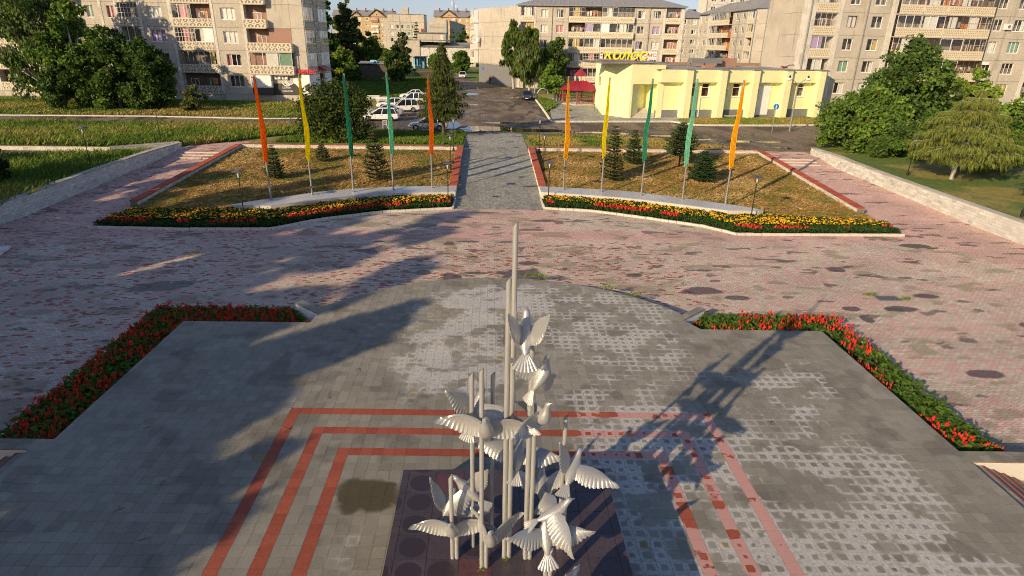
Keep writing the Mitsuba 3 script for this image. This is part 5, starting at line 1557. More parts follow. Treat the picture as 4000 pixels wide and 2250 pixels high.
broadleaf("bush", "round low olive bush alone on the grass before the flats", "bush", gz_(-39.9, 73.0), 3.5, 4.6, OLIVE, 3000, 36, leaf=.22, low=.0, blobs=30, trunk=False)
broadleaf("young_tree", "small dark leafy tree cut by the left edge above the long grey wall", "tree", gz_(-34.0, 28.4), 4.4, 3.4, (0.060, 0.085, 0.030), 4200, 37, leaf=.17, low=.05, blobs=40)
broadleaf("willow_bush", "wide dense willow bush behind the left flagpoles", "bush", gz_(-15.4, 48.6), 6.0, 9.6, (0.078, 0.112, 0.032), 15000, 38, leaf=.17, low=.0, blobs=90, shape=.75, col2=(0.105, 0.150, 0.038), flat=.55)
# larch and small conifers
conifer("larch_tree", "tall soft green larch standing between the parked cars and the path", gz_(-5.35, 53.6), 9.6, 6.4, (0.098, 0.125, 0.034), 41, n=9500, whorls=22, per=8, droop=.16, hang=.9, spray=.32, bare=.17, profile=.85, bw=.07, rise=.30)
for args in (("narrow spruce sapling on the left dry lawn beside the orange flag", (-16.9, 33.9), 2.6, 1.7, SPRUCE, 42, 2200, .15),
             ("low thin pine sapling near the back of the left dry lawn", (-14.8, 40.0), 1.6, 1.5, OLIVE, 43, 900, .16),
             ("loose feathery pine between the green flags on the left lawn", (-9.2, 34.1), 4.1, 2.3, (0.085, 0.11, 0.034), 44, 2000, .22),
             ("tall thin pine behind the yellow flag on the right lawn", (9.3, 34.4), 4.4, 2.2, (0.075, 0.11, 0.036), 45, 2600, .22),
             ("leaning dark pine further back right of the yellow flag", (12.2, 40.2), 3.1, 1.9, SPRUCE, 46, 2200, .2),
             ("round headed pine with bare stem on the right lawn", (16.2, 39.7), 3.8, 3.0, SPRUCE, 47, 3600, .22),
             ("dense broad little spruce on the right dry lawn", (16.5, 34.3), 2.5, 2.7, (0.050, 0.105, 0.036), 48, 4200, .18)):
    lab, (x, y), h, w, col, sd, n, sp = args
    conifer("pine_sapling" if "pine" in lab else "spruce_sapling", lab, lz_(x, y), h, w, col, sd, n=int(n * 2.4), whorls=15, per=8, droop=.05, hang=.15, spray=sp, bare=.22 if "bare" in lab else .03, profile=1.6 if "round" in lab else 1.0, bw=.07, rise=.30)
# the dark trees in the far gap
for i, (lab, x, y, h, w, col, col2, n) in enumerate((
        ("tall dark poplar nearest the flats in the far gap", -38.5, 140, 21, 7.5, DARK, (0.060, 0.080, 0.034), 9000),
        ("second tall dark poplar in the far gap", -34.4, 146, 20.0, 8.0, DARK, (0.060, 0.080, 0.034), 9000),
        ("round bright green tree at the foot of the dark poplars", -33.5, 134, 7.4, 7.2, LIME_, LIGHT, 5000),
        ("bright green tree rising behind the garden shed", -31.0, 152, 10.5, 8.2, LIGHT, MID, 5200),
        ("dark spreading tree right of the garden shed", -21.3, 131, 7.6, 8.0, DARK, (0.04, 0.07, 0.02), 6500),
        ("mid green tree between the bright tree and the school", -27.0, 150, 7.4, 6.5, MID, DARK, 4200),
        ("low dark tree in the shade under the poplars", -38.0, 131, 6.5, 7.5, DARK, None, 4500),
        ("dark bush left of the garden shed", -30.5, 130, 4.5, 4.5, DARK, None, 2500),
        ("mid green tree behind the garden shed roof", -25.4, 146, 6.8, 6.0, MID, OLIVE, 4000),
        ("grey leaved drooping birch before the pale school", -26.0, 178, 12.2, 6.0, (0.125, 0.140, 0.070), OLIVE, 5200),
        ("dark round bush before the low stained building", -8.4, 165, 6.2, 7.4, MID, DARK, 4500),
        ("bush at the foot of the low stained building", -16.5, 178, 5.2, 4.8, MID, LIGHT, 2500),
        ("dark tree far behind the low building beside the middle block", -10.5, 230, 13.0, 7.0, DARK, None, 4000))):
    broadleaf("far_tree" if "bush" not in lab else "far_bush", lab, "tree" if "bush" not in lab else "bush", gz_(x, y), h, w, col, n, 60 + i, leaf=.42, low=.05 if "poplar" not in lab else .03, blobs=46 if h < 15 else 80, shape=1.0, col2=col2, droop=.7 if "birch" in lab else 0)
conifer("far_spruce", "pale pointed spruce left of the school front", gz_(-31.3, 165), 10.6, 4.2, OLIVE, 81, n=1800, whorls=14, per=7, droop=.1, hang=.4, spray=.6, bare=.04, bw=.3)
conifer("far_spruce", "small dark spruce against the dark slanting school wall", gz_(-15.5, 250), 12, 6, DARK, 82, n=1500, whorls=12, per=7, droop=.1, hang=.4, spray=.8, bare=.04, bw=.4)
conifer("far_spruce", "dark young spruce growing close to the school front", gz_(-31.0, 262), 15, 5, DARK, 83, n=1200, whorls=12, per=6, droop=.1, hang=.4, spray=.8, bare=.04, bw=.4)
# by the middle block
broadleaf("weeping_birch", "big weeping birch with hanging sunlit branches before the middle block", "tree", gz_(7.4, 113.5), 13.2, 8.0, (0.105, 0.150, 0.036), 9500, 91, leaf=.34, low=.12, blobs=60, shape=.8, droop=1.1, bark="mat_birch_bark", col2=BIRCH)
broadleaf("weeping_birch", "taller weeping birch standing just left of the big sunlit one", "tree", gz_(4.4, 117), 14.5, 6.5, (0.105, 0.150, 0.036), 6500, 92, leaf=.34, low=.10, blobs=50, droop=.9, bark="mat_birch_bark")
broadleaf("leafy_tree", "dark leafy tree between the weeping birch and the yellow shop", "tree", gz_(12.3, 114.5), 11.0, 6.4, DARK, 6500, 93, leaf=.34, low=.08, blobs=50, col2=MID)
broadleaf("leafy_bush", "bright green bush beside the summer house path", "bush", gz_(11.2, 109.5), 5.0, 6.2, LIGHT, 4800, 94, leaf=.3, low=.0, blobs=40, trunk=False)
# the mass of trees on the right
broadleaf("maple_tree", "wide bright green maple leaning over the wet road corner on the right", "tree", gz_(36.3, 47.6), 6.6, 9.6, MID, 13000, 101, leaf=.24, low=.03, blobs=80, shape=.7, col2=LIGHT)
broadleaf("ash_tree", "big dark green round tree behind the bright maple", "tree", gz_(45.0, 55.0), 11.2, 11.0, DARK, 15000, 102, leaf=.28, low=.04, blobs=90, shape=.7, col2=MID)
broadleaf("light_maple", "small yellow green maple behind the larch on the right", "tree", gz_(53.0, 55.5), 8.6, 6.4, LIME_, 6000, 103, leaf=.28, low=.10, blobs=50, col2=LIGHT)
broadleaf("hedge_bush", "dark bush under the big trees behind the right wall", "bush", gz_(37.2, 42.2), 3.4, 5.4, DARK, 5000, 104, leaf=.2, low=.0, blobs=36, trunk=False, col2=MID)
broadleaf("hedge_bush", "mid green bush filling the gap behind the yellow green larch", "bush", gz_(44.0, 45.0), 5.0, 8.0, MID, 7000, 105, leaf=.22, low=.0, blobs=50, trunk=False, col2=DARK)
broadleaf("leafy_tree", "green leafy tree at the right edge behind the larch", "tree", gz_(51.5, 46.5), 6.6, 7.5, MID, 7000, 106, leaf=.25, low=.02, blobs=50, col2=LIGHT)
broadleaf("hedge_bush", "green bush at the right edge under the spruce", "bush", gz_(41.5, 36.0), 3.6, 5.6, MID, 5000, 107, leaf=.2, low=.0, blobs=36, trunk=False)
conifer("larch_tree", "yellow green weeping larch with pale trunk on the grass behind the right wall", gz_(36.0, 33.3), 6.9, 9.0, LARCH, 108, n=15000, whorls=13, per=8, droop=.34, hang=1.1, spray=.30, bare=.20, profile=1.5, bw=.05, rise=.30, lean=(.5, 0), trunk_mat="mat_birch_bark")
conifer("spruce_tree", "blue green spruce branches reaching in at the right edge", gz_(38.6, 26.8), 4.8, 5.6, (0.095, 0.135, 0.062), 109, n=7000, whorls=11, per=8, droop=.12, hang=.25, spray=.26, bare=.05, bw=.05)
# trees behind and left of the camera whose shade lies on the square
sdir = np.array([0.672, 0.74])
def qa(q, a):
    return (q * .74 + a * .672, -q * .672 + a * .74)
ROW_ = ((-4.4, -27.5, 9.6, 6.0), (-9.0, -28, 12.8, 7.0), (-14.0, -28.5, 15.2, 7.4), (-19.0, -28, 18.0, 7.6), (-25.0, -29, 18.0, 8.0), (-31.6, -28, 17.6, 8.4), (-38.4, -29, 17.4, 8.6), (-45.6, -28, 17.0, 8.6), (-53, -28, 13.4, 8.0),
        (-6.5, -34, 11.6, 7.0), (-12.4, -35, 15.6, 8.0), (-22.0, -36, 17.0, 8.6), (-28.5, -36, 17.0, 8.6), (-35.4, -37, 16.6, 8.6))  # unseen second row, added to fill gaps in the shade on the square
WHICH = ["small poplar nearest the camera", "second poplar", "third poplar", "tallest poplar", "fifth poplar", "sixth poplar", "seventh poplar", "eighth poplar", "last poplar", "nearest back poplar", "second back poplar", "third back poplar", "fourth back poplar", "farthest back poplar"]
for i, (q, a, h, w) in enumerate(ROW_):
    x, y = qa(q, a)
    broadleaf("poplar_tree", WHICH[i] + (" of the front" if i < 9 else " of the added second") + " row left of the square, outside the view", "tree", [x, y, .3], h, w, MID, 4600, 120 + i, leaf=.6, low=.10, blobs=48, shape=.55)

# ---------------------------------------------------------------- grass
def tufts(key, mats, poly, n, hmin, hmax, colours, seed, zf, w=.09, lean=.5, patch=.25, stem=None):
    g = np.random.default_rng(seed)
    p_ = points_in(poly, n, g)
    z = zf(p_[:, 0], p_[:, 1])
    nz = meshkit.fbm(np.column_stack([p_ * patch, np.full(len(p_), seed)]), 3, seed)
    h = g.uniform(hmin, hmax, n) * (.55 + .9 * nz)
    p0 = np.column_stack([p_, z - .02])
    p1 = p0 + np.column_stack([g.normal(.25, lean, n) * h, g.normal(.1, lean, n) * h, h])
    pick = np.clip(((nz - .32) / .36) + g.normal(0, .22, n), 0, .999)
    cols = np.array(colours)[(pick * len(colours)).astype(int)]
    cols = cols * (1 + g.normal(0, .2, (n, 1)))
    m, c = blade_mesh(p0, p1, w * g.uniform(.6, 1.5, n), np.clip(cols, .01, .9), g)
    scene[key] = mikit.ply(m, "mat_leaf", color=c)

G1, G2, G3, G4 = (0.120, 0.200, 0.036), (0.190, 0.265, 0.050), (0.290, 0.295, 0.075), (0.390, 0.310, 0.105)
k = numbered("tall_grass"); note(k, "tall seeding grass in the field left beyond the low white wall", "grass", kind="stuff")
tufts(k, 0, Polygon([(-70, 41.8), (-33, 41.8), (-29, 45), (-26.5, 47.5), (-20.5, 54), (-18, 58.6), (-27, 59.9), (-70, 59.5)]), 60000, .28, .75, [G1, G2, G2, G3, G4], 5, ground_z, w=.10, patch=.16)
k = numbered("tall_grass"); note(k, "tall green grass on the bank behind the long grey wall on the left", "grass", kind="stuff")
tufts(k, 0, Polygon([(-60, 20), (-29.9, 12)] + [(a - .3, b) for a, b in zip(lx, ws) if b < 41] + [(-29.2, 40.9), (-40, 38.4), (-60, 38.2)]), 42000, .22, .70, [G1, G1, G2, G3], 6, ground_z, w=.08, patch=.2)
k = numbered("lawn_grass"); note(k, "rough grass before the block of flats on the left", "grass", kind="stuff")
tufts(k, 0, Polygon([(-90, 67.2), (-18, 68.4), (-18, 79), (-28, 86), (-90, 84)]), 42000, .12, .34, [G1, G2, G3, G4], 7, ground_z, w=.13, patch=.12)
k = numbered("lawn_grass"); note(k, "green grass strip between the left dry lawn and the parked cars", "grass", kind="stuff")
tufts(k, 0, Polygon([(-21, 46.8), (-3.2, 46.8), (-3.2, 56.4), (-12.6, 57.2), (-16.5, 57.8), (-21.5, 50)]), 24000, .12, .38, [G1, G1, G2, G2], 8, ground_z, w=.09, patch=.25)
k = numbered("lawn_grass"); note(k, "thin grass strip between the right dry lawn and the puddles", "grass", kind="stuff")
tufts(k, 0, Polygon([(3.6, 46.8), (24, 46.8), (21, 49.3), (19.3, 52.4), (14.5, 55.8), (3.7, 56.3)]), 20000, .06, .22, [G1, G3, G4, G4], 9, ground_z, w=.09, patch=.3)
k = numbered("lawn_grass"); note(k, "lush grass under the trees behind the long right wall", "grass", kind="stuff")
tufts(k, 0, Polygon([(32.4, 12)] + [(a + .35, b) for a, b in zip(rx, ws)] + [(60, 46), (60, 14)]), 42000, .12, .38, [(0.10, .17, .035), G2, G2, (0.16, 0.23, 0.05)], 10, ground_z, w=.08, patch=.25)
k = numbered("lawn_grass"); note(k, "shaded grass far back between the flats and the kindergarten bushes", "grass", kind="stuff")
tufts(k, 0, Polygon([(-27, 97), (-12.5, 90), (-9.5, 92), (-9.5, 118), (-13.5, 150), (-36, 136)]), 16000, .15, .4, [DARK, G1, G1], 11, ground_z, w=.16, patch=.15)
k = numbered("lawn_grass"); note(k, "bright grass wedge on the forecourt corner beside the blue car", "grass", kind="stuff")
tufts(k, 0, islet, 3500, .15, .4, [G1, G2, G2], 12, lambda x, y: ground_z(x, y) + .13, w=.12)
k = numbered("lawn_grass"); note(k, "dry grass strip along the foot of the yellow shop", "grass", kind="stuff")
tufts(k, 0, verge_r, 9000, .06, .2, [G2, G3, G4, G4], 13, lambda x, y: ground_z(x, y) + .09, w=.09)
D1, D2, D3, D4 = (0.21, 0.215, 0.048), (0.38, 0.235, 0.078), (0.47, 0.315, 0.115), (0.56, 0.41, 0.18)
for i, (pg, lab) in enumerate(((lawn_l, "cut yellow dry grass lying on the left lawn"), (lawn_r, "cut yellow dry grass lying on the right lawn"))):
    k = numbered("dry_grass"); note(k, lab, "grass", kind="stuff")
    tufts(k, 0, pg.buffer(-.1), 42000, .05, .16, [D1, D2, D2, D3, D4], 14 + i, lambda x, y: lawn_z(y), w=.045, lean=1.6, patch=.5)

# ---------------------------------------------------------------- flower beds
def blossom_heads(p_, r, col, g):
    """Small domed heads, one per point."""
    ang = np.linspace(0, 2 * np.pi, 6, endpoint=False)
    n = len(p_)
    rr = r * g.uniform(.75, 1.25, (n, 1))
    ringv = np.stack([np.column_stack([p_[:, 0] + rr[:, 0] * math.cos(a), p_[:, 1] + rr[:, 0] * math.sin(a), p_[:, 2]]) for a in ang], 1)
    topv = p_ + np.column_stack([np.zeros(n), np.zeros(n), rr[:, 0] * .75])
    v = np.concatenate([ringv, topv[:, None]], 1).reshape(-1, 3)
    k = np.arange(n)[:, None] * 7
    f = np.concatenate([k + [i, (i + 1) % 6, 6] for i in range(6)], 1).reshape(-1, 3)
    return mesh(v, f), np.repeat(col, 7, 0)

def near_line(p_, pts):
    ls = LineString(pts)
    return shapely.distance(shapely.points(p_), ls)

for s, bed, curb, front in ((-1, bed_l, curb_l, front_l), (1, bed_r, curb_r, front_r)):
    side = "left" if s < 0 else "right"
    g = np.random.default_rng(200 + s)
    t = thing("flower_bed", "marigolds behind red salvia in the bed before the " + side + " flag plinth", "flower bed")
    p_ = points_in(bed.buffer(-.15), 26000, g)
    d = near_line(p_, curb)
    zb = PLAZA + .09
    h = np.where(d > 1.0, .36, .26) * g.uniform(.3, 1.05, len(p_)) * (.8 + .4 * meshkit.noise(np.column_stack([p_ * 3, np.zeros(len(p_))]), 3))
    c = np.column_stack([p_, zb + h])
    put_leaves(t, "foliage", [leaf_mesh(c, .10, tint((0.050, 0.100, 0.028), len(c), g), g, up=.6)])
    q = points_in(bed.buffer(-.2), 7000, g)
    d = near_line(q, curb)
    mg = q[(d > 1.0)]
    mg = mg[:1500]
    hz = zb + g.uniform(.30, .40, len(mg))
    dk = g.random(len(mg))
    oc = np.where((dk < (.55 if s < 0 else .35))[:, None], np.array([[.80, .26, .01]]), np.array([[.84, .52, .01]])) * g.uniform(.8, 1.1, (len(mg), 1))
    m, col = blossom_heads(np.column_stack([mg, hz]), .062, oc, g)
    part(t, "marigold_blossoms", m, "mat_vc", color=col, kind="stuff")
    rd = q[(d > .35) & (d < 1.0)]
    pn = meshkit.fbm(np.column_stack([rd * .45, np.full(len(rd), 3.3)]), 3, 4)
    rd = rd[pn > .50][:620]
    hz = zb + g.uniform(.24, .36, len(rd))
    m, col = blade_mesh(np.column_stack([rd, hz - .08]), np.column_stack([rd + g.normal(0, .02, rd.shape), hz + .09]), .10, np.clip(np.array([[.55, .035, .022]]) * g.uniform(.8, 1.2, (len(rd), 1)), 0, .9), g)
    part(t, "salvia_blossoms", m, "mat_vc", color=col, kind="stuff")
for s, pg in trough.items():
    side = "left" if s < 0 else "right"
    g = np.random.default_rng(300 + s)
    t = thing("flower_trough", "red salvias growing in the angled trough along the " + side + " edge of the grey platform", "flower bed")
    area = pg.buffer(-.12)
    p_ = points_in(area, 9000 if s < 0 else 8000, g)
    xl = np.abs(p_[:, 0]) - 12.2
    sp = meshkit.fbm(np.column_stack([p_ * .9, np.full(len(p_), 7.0)]), 3, 5)
    if s > 0:
        keep = (sp > .38) | (g.random(len(p_)) < .25)
        p_ = p_[keep]
    zb = PLAZA + .04
    h = g.uniform(.06, .34, len(p_))
    put_leaves(t, "foliage", [leaf_mesh(np.column_stack([p_, zb + h]), .11, tint((0.095, 0.165, 0.034), len(p_), g), g, up=.6, long=1.8)])
    q = points_in(area, 620 if s < 0 else 460, g)
    pn = meshkit.fbm(np.column_stack([q * .8, np.full(len(q), 1.3)]), 3, 9)
    q = q[pn > (.36 if s < 0 else .50)]
    hz = zb + g.uniform(.28, .42, len(q))
    ms, cs = [], []
    for rep in range(4):
        o = g.normal(0, .035, (len(q), 3)) * [1, 1, 1.2]
        b = np.column_stack([q, hz]) + o
        m, col = blade_mesh(b - [0, 0, .06], b + np.column_stack([g.normal(0, .03, (len(q), 2)), np.full(len(q), .08)]), .055, np.clip(np.array([[.62, .030, .020]]) * g.uniform(.8, 1.25, (len(q), 1)), 0, .9), g)
        ms.append(m); cs.append(col)
    part(t, "salvia_blossoms", cat(ms), "mat_vc", color=np.vstack(cs), kind="stuff")

# ================================================================ THE DOVE MONUMENT
MON = thing("dove_monument", "silver metal doves perched in flight on clustered upright tubes over a dark slab pedestal", "monument")
PZ = 0.9
pd = part(MON, "pedestal", bx(PED[0] + .02, PED[1] - .02, PED[2] + .02, PED[3] - .02, -.3, PZ - .034), "mat_slab", label="dark polished square pedestal")
xs_ = [PED[0], PED[0] + .16] + [PED[0] + .16 + .62 * i for i in range(1, 7)] + [PED[1] - .17, PED[1]]
ys_ = [PED[3], PED[3] - .16] + [PED[3] - .16 - .62 * i for i in range(1, 8)]
for i in range(len(xs_) - 1):
    for j in range(len(ys_) - 1):
        a, b, c, d = xs_[i] + .004, xs_[i + 1] - .004, ys_[j + 1] + .004, ys_[j] - .004
        tl = rng.normal(0, .0012, 4)
        part(pd, "slab", hexa([[a, c, PZ - .035], [b, c, PZ - .035], [b, d, PZ - .035], [a, d, PZ - .035]], [[a, c, PZ + tl[0]], [b, c, PZ + tl[1]], [b, d, PZ + tl[2]], [a, d, PZ + tl[3]]]), "mat_slab")

def pole(x, y, h, r=.044, cut=1.0):
    m = tube([[x, y, PZ - .02], [x, y, PZ + h * .5], [x, y, PZ + h]], r, 14)
    v = m.vertices.copy()
    top = v[:, 2] > PZ + h - .01
    v[top, 2] += (v[top, 0] - x) * cut
    part(MON, "pole", mesh(v, m.faces), "mat_pole_silver", smooth=50)
def cluster(x, y, hs, r=.044):
    for (dx, dy), h in zip(((1, -1), (-1, -1), (1, 1), (-1, 1)), hs):
        if h:
            pole(x + dx * r * 1.03, y + dy * r * 1.03, h, r)
cluster(-.02, -4.50, (6.62, 5.72, 4.7, 4.5))
cluster(-1.01, -4.50, (.72, 1.92, .66, .6), .04)
pole(-.67, -4.25, 3.85, .042)
cluster(-.45, -4.74, (0.72, 4.24, 0, 3.0), .04)
pole(-.30, -3.85, 3.62, .04)
cluster(.38, -4.53, (3.25, 4.55, 3.1, 3.0), .042)
cluster(1.04, -4.28, (1.55, 3.02, 1.5, 0), .04)
cluster(.70, -5.20, (.85, 1.05, .8, 0), .042)

def loft(sec, n=14):
    a = np.linspace(0, 2 * np.pi, n, endpoint=False)
    v = [np.column_stack([np.full(n, x), ry * np.cos(a), z + rz * np.sin(a)]) for x, z, ry, rz in sec]
    m = len(sec)
    V = np.vstack(v + [np.array([[sec[0][0] - .01, 0, sec[0][1]]]), np.array([[sec[-1][0] + .004, 0, sec[-1][1]]])])
    f = []
    for i in range(m - 1):
        for j in range(n):
            k = (j + 1) % n
            f += [[i * n + j, (i + 1) * n + j, (i + 1) * n + k], [i * n + j, (i + 1) * n + k, i * n + k]]
    for j in range(n):
        k = (j + 1) % n
        f += [[j, k, m * n], [(m - 1) * n + k, (m - 1) * n + j, m * n + 1]]
    q = mesh(V, f)
    q.fix_normals()
    return q

def sheet_solid(P, thick):
    """A grid of points (a, b, 3) given thickness (a, b) along its normals, closed at the rim."""
    A, B = P.shape[:2]
    du, dv = np.gradient(P, axis=0), np.gradient(P, axis=1)
    nn = unit(np.cross(du, dv))
    top, bot = P + nn * thick[..., None] / 2, P - nn * thick[..., None] / 2
    V = np.vstack([top.reshape(-1, 3), bot.reshape(-1, 3)])
    idx = np.arange(A * B).reshape(A, B)
    f = []
    for i in range(A - 1):
        for j in range(B - 1):
            q = [idx[i, j], idx[i + 1, j], idx[i + 1, j + 1], idx[i, j + 1]]
            f += [[q[0], q[1], q[2]], [q[0], q[2], q[3]]]
            r = [w + A * B for w in q]
            f += [[r[0], r[2], r[1]], [r[0], r[3], r[2]]]
    rim = [idx[i, 0] for i in range(A)] + [idx[A - 1, j] for j in range(1, B)] + [idx[i, B - 1] for i in range(A - 2, -1, -1)] + [idx[0, j] for j in range(B - 2, 0, -1)]
    for a, b in zip(rim, rim[1:] + rim[:1]):
        f += [[a, a + A * B, b + A * B], [a, b + A * B, b]]
    m = mesh(V, f)
    return m

def wing(side, th0, th1, sweep=.0, twist=0.0, n=11, length=.60, pitch=0.0):
    S, Tn = 61, 9
    s = np.linspace(0, 1, S)
    th = np.radians(th0 + (th1 - th0) * s)
    ds = length / (S - 1)
    y = np.concatenate([[0], np.cumsum(np.cos(th[:-1]) * ds)])
    z = np.concatenate([[0], np.cumsum(np.sin(th[:-1]) * ds)])
    le = .13 + .055 * np.sin(np.pi * s * .8) - (.10 + sweep) * s ** 2.2
    ch = .30 * (1 - s ** 2.6) ** .75 * (.80 + .35 * np.sin(np.pi * np.clip(s * 1.25, 0, 1))) + .02
    lobes = np.abs(np.sin(np.pi * n * s)) ** .6
    ch = ch * (.88 + (.10 + .12 * s) * lobes)
    t = np.linspace(0, 1, Tn)
    P = np.zeros((S, Tn, 3))
    # feathers rake outward towards the tip
    rake = .16 * s ** 1.3
    ridge = .008 * (lobes - .5)
    for j, u in enumerate(t):
        P[:, j, 0] = le - ch * u
        w = rake * u
        P[:, j, 1] = y + w * np.cos(th)
        P[:, j, 2] = z + w * np.sin(th) - .045 * u ** 2 + .03 * np.sin(np.pi * u) + ridge * np.clip(u * 2.2 - 1.0, 0, 1) + twist * u * s
    thick = (.030 * (1 - t)[None] ** .7 + .009) * (1 - .5 * s)[:, None]
    c_, s_ = math.cos(math.radians(pitch)), math.sin(math.radians(pitch))
    X, Z = P[..., 0] - .06, P[..., 2].copy()
    P[..., 0], P[..., 2] = .06 + X * c_ - Z * s_, X * s_ + Z * c_
    P[..., 1] = side * (P[..., 1] + .075)
    P[..., 2] += .055
    m = sheet_solid(P, thick)
    m.fix_normals()
    return m

def tail_fan(fan=26, n=7, length=.30):
    A, B = 57, 6
    a = np.radians(np.linspace(-fan, fan, A))
    lob = np.abs(np.sin(np.pi * n * np.linspace(0, 1, A))) ** .6
    r = np.linspace(0, 1, B)
    P = np.zeros((A, B, 3))
    for j, u in enumerate(r):
        rr = .03 + length * u * (.90 + .12 * lob * u)
        P[:, j, 0] = -.19 - rr * np.cos(a)
        P[:, j, 1] = rr * np.sin(a)
        P[:, j, 2] = .02 - .05 * u ** 1.5 + .012 * (lob - .5) * u
    m = sheet_solid(P, np.full((A, B), .012))
    m.fix_normals()
    return m

BODY = [(-.27, .015, .03, .022), (-.20, .012, .062, .05), (-.10, .005, .096, .088), (.0, 0, .114, .112), (.09, 0, .118, .122), (.17, .018, .103, .112), (.235, .055, .074, .086), (.285, .098, .058, .066), (.33, .13, .053, .058), (.365, .138, .046, .049), (.393, .134, .030, .031), (.412, .128, .014, .014), (.45, .114, .006, .006)]
def dove(pos, f, u=(0, 0, 1), wl=(35, 10), wr=(35, 10), s=1.0, fan=26, neck=0.0, label=None, sweep=(0, 0), wp=0.0):
    f = unit(np.array(f, float)); l = unit(np.cross(u, f)); w = np.cross(f, l)
    R = np.eye(4); R[:3, :3] = np.column_stack([f, l, w]) * s; R[:3, 3] = pos
    def fix(m):
        m = m.copy(); m.apply_transform(R); return m
    sec = [(x, z + neck * max(0, x - .12) * 1.2, ry, rz) for x, z, ry, rz in BODY]
    k = part(MON, "dove", fix(loft(sec)), "mat_silver", smooth=60, label=label)
    part(k, "wing", fix(wing(1, *wl, sweep=sweep[0], pitch=wp)), "mat_silver", smooth=35)
    part(k, "wing", fix(wing(-1, *wr, sweep=sweep[1], pitch=wp)), "mat_silver", smooth=35)
    part(k, "tail", fix(tail_fan(fan)), "mat_silver", smooth=35)
    eye = trimesh.creation.icosphere(1, .011)
    for sg in (-1, 1):
        e = eye.copy(); e.apply_translation((.357, sg * .043, .148 + neck * .28)); part(k, "eye", fix(e), "mat_silver")
    return k

# left wing is the dove's own left; those that face the camera show it on the right
dove((-1.03, -4.66, 1.68), (-.05, -.80, .58), wl=(34, -14), wr=(24, -16), wp=48, label="dove facing the square at the lower left with level wings")
dove((-1.14, -4.02, 1.62), (.25, 1, .10), wl=(58, 74), wr=(8, 0), label="dove behind the lower left one, turned away with one wing raised")
dove((-.33, -4.95, 1.74), (.02, -.78, .60), wl=(52, 40), wr=(74, 64), s=1.06, wp=45, label="lowest dove facing the square with wings raised in a V")
dove((-.74, -4.20, 2.20), (-.74, .36, .56), u=(-.2, -.5, .8), wl=(-22, -30), wr=(50, 66), label="dove heading left with one wing down and one up")
dove((1.17, -4.33, 2.74), (.42, .86, .42), u=(.15, -.2, 1), wl=(64, 74), wr=(8, -2), s=1.08, label="dove on the right seen from behind with a scratched wing")
dove((-.41, -4.93, 4.08), (-.02, -.82, .56), wl=(14, -22), wr=(34, -4), s=1.12, wp=48, label="dove facing the square high on the left with wide level wings")
dove((-.60, -4.10, 3.90), (.30, .66, .66), u=(.0, -.6, .7), wl=(48, 60), wr=(24, 10), s=1.08, label="shaded dove turned away behind the wide winged one")
dove((.52, -4.68, 4.12), (.50, -.44, .72), wl=(74, 92), wr=(6, -12), wp=48, label="dove turned to the right halfway up the middle tubes")
dove((.22, -4.66, 5.66), (.03, .74, .66), u=(0, -.6, .7), wl=(62, 82), wr=(62, 82), s=1.12, fan=36, label="topmost dove climbing away with its fan tail spread")
dove((.50, -4.62, 4.90), (.50, .26, .78), u=(-.5, -.4, .6), wl=(64, 90), wr=(-84, -140), s=.96, label="dove just below the top one, climbing to the right")
dove((.18, -4.20, 2.98), (.16, .82, .50), u=(0, -.5, .8), wl=(24, 2), wr=(20, -2), s=1.05, label="dove behind the middle tubes with black letters scratched on a wing")
dove((.66, -4.02, 2.10), (.05, .95, .30), wl=(34, 40), wr=(50, 58), s=1.05, label="shaded dove low behind the right tubes, wings raised")
dove((.74, -5.16, 2.50), (.93, .20, .34), wl=(-14, -26), wr=(-40, -64), s=1.02, label="dove heading right over the front right tubes")
dove((.64, -5.24, 2.06), (-.06, .68, .74), u=(.05, -.70, .68), wl=(30, 34), wr=(24, 14), s=1.05, fan=34, label="dove seen from behind low at the front right")
dove((.94, -5.74, 1.42), (.55, .55, .45), u=(-.1, -.6, .7), wl=(84, 98), wr=(10, 0), label="lowest right dove with one leaf shaped wing raised")
# weeds at the feet of the tubes
g = np.random.default_rng(77)
for x, y in ((-.5, -4.86), (-.03, -4.62)):
    c = np.column_stack([g.normal(x, .035, 40), g.normal(y, .02, 40), PZ + g.uniform(0, .05, 40)])
    wd = thing("weed_tuft", "tiny green weeds at the foot of the " + ("left front tubes" if x < -.3 else "tallest tubes"), "weed")
    put_leaves(wd, "foliage", [leaf_mesh(c, .022, tint(LIGHT, 40, g), g)])

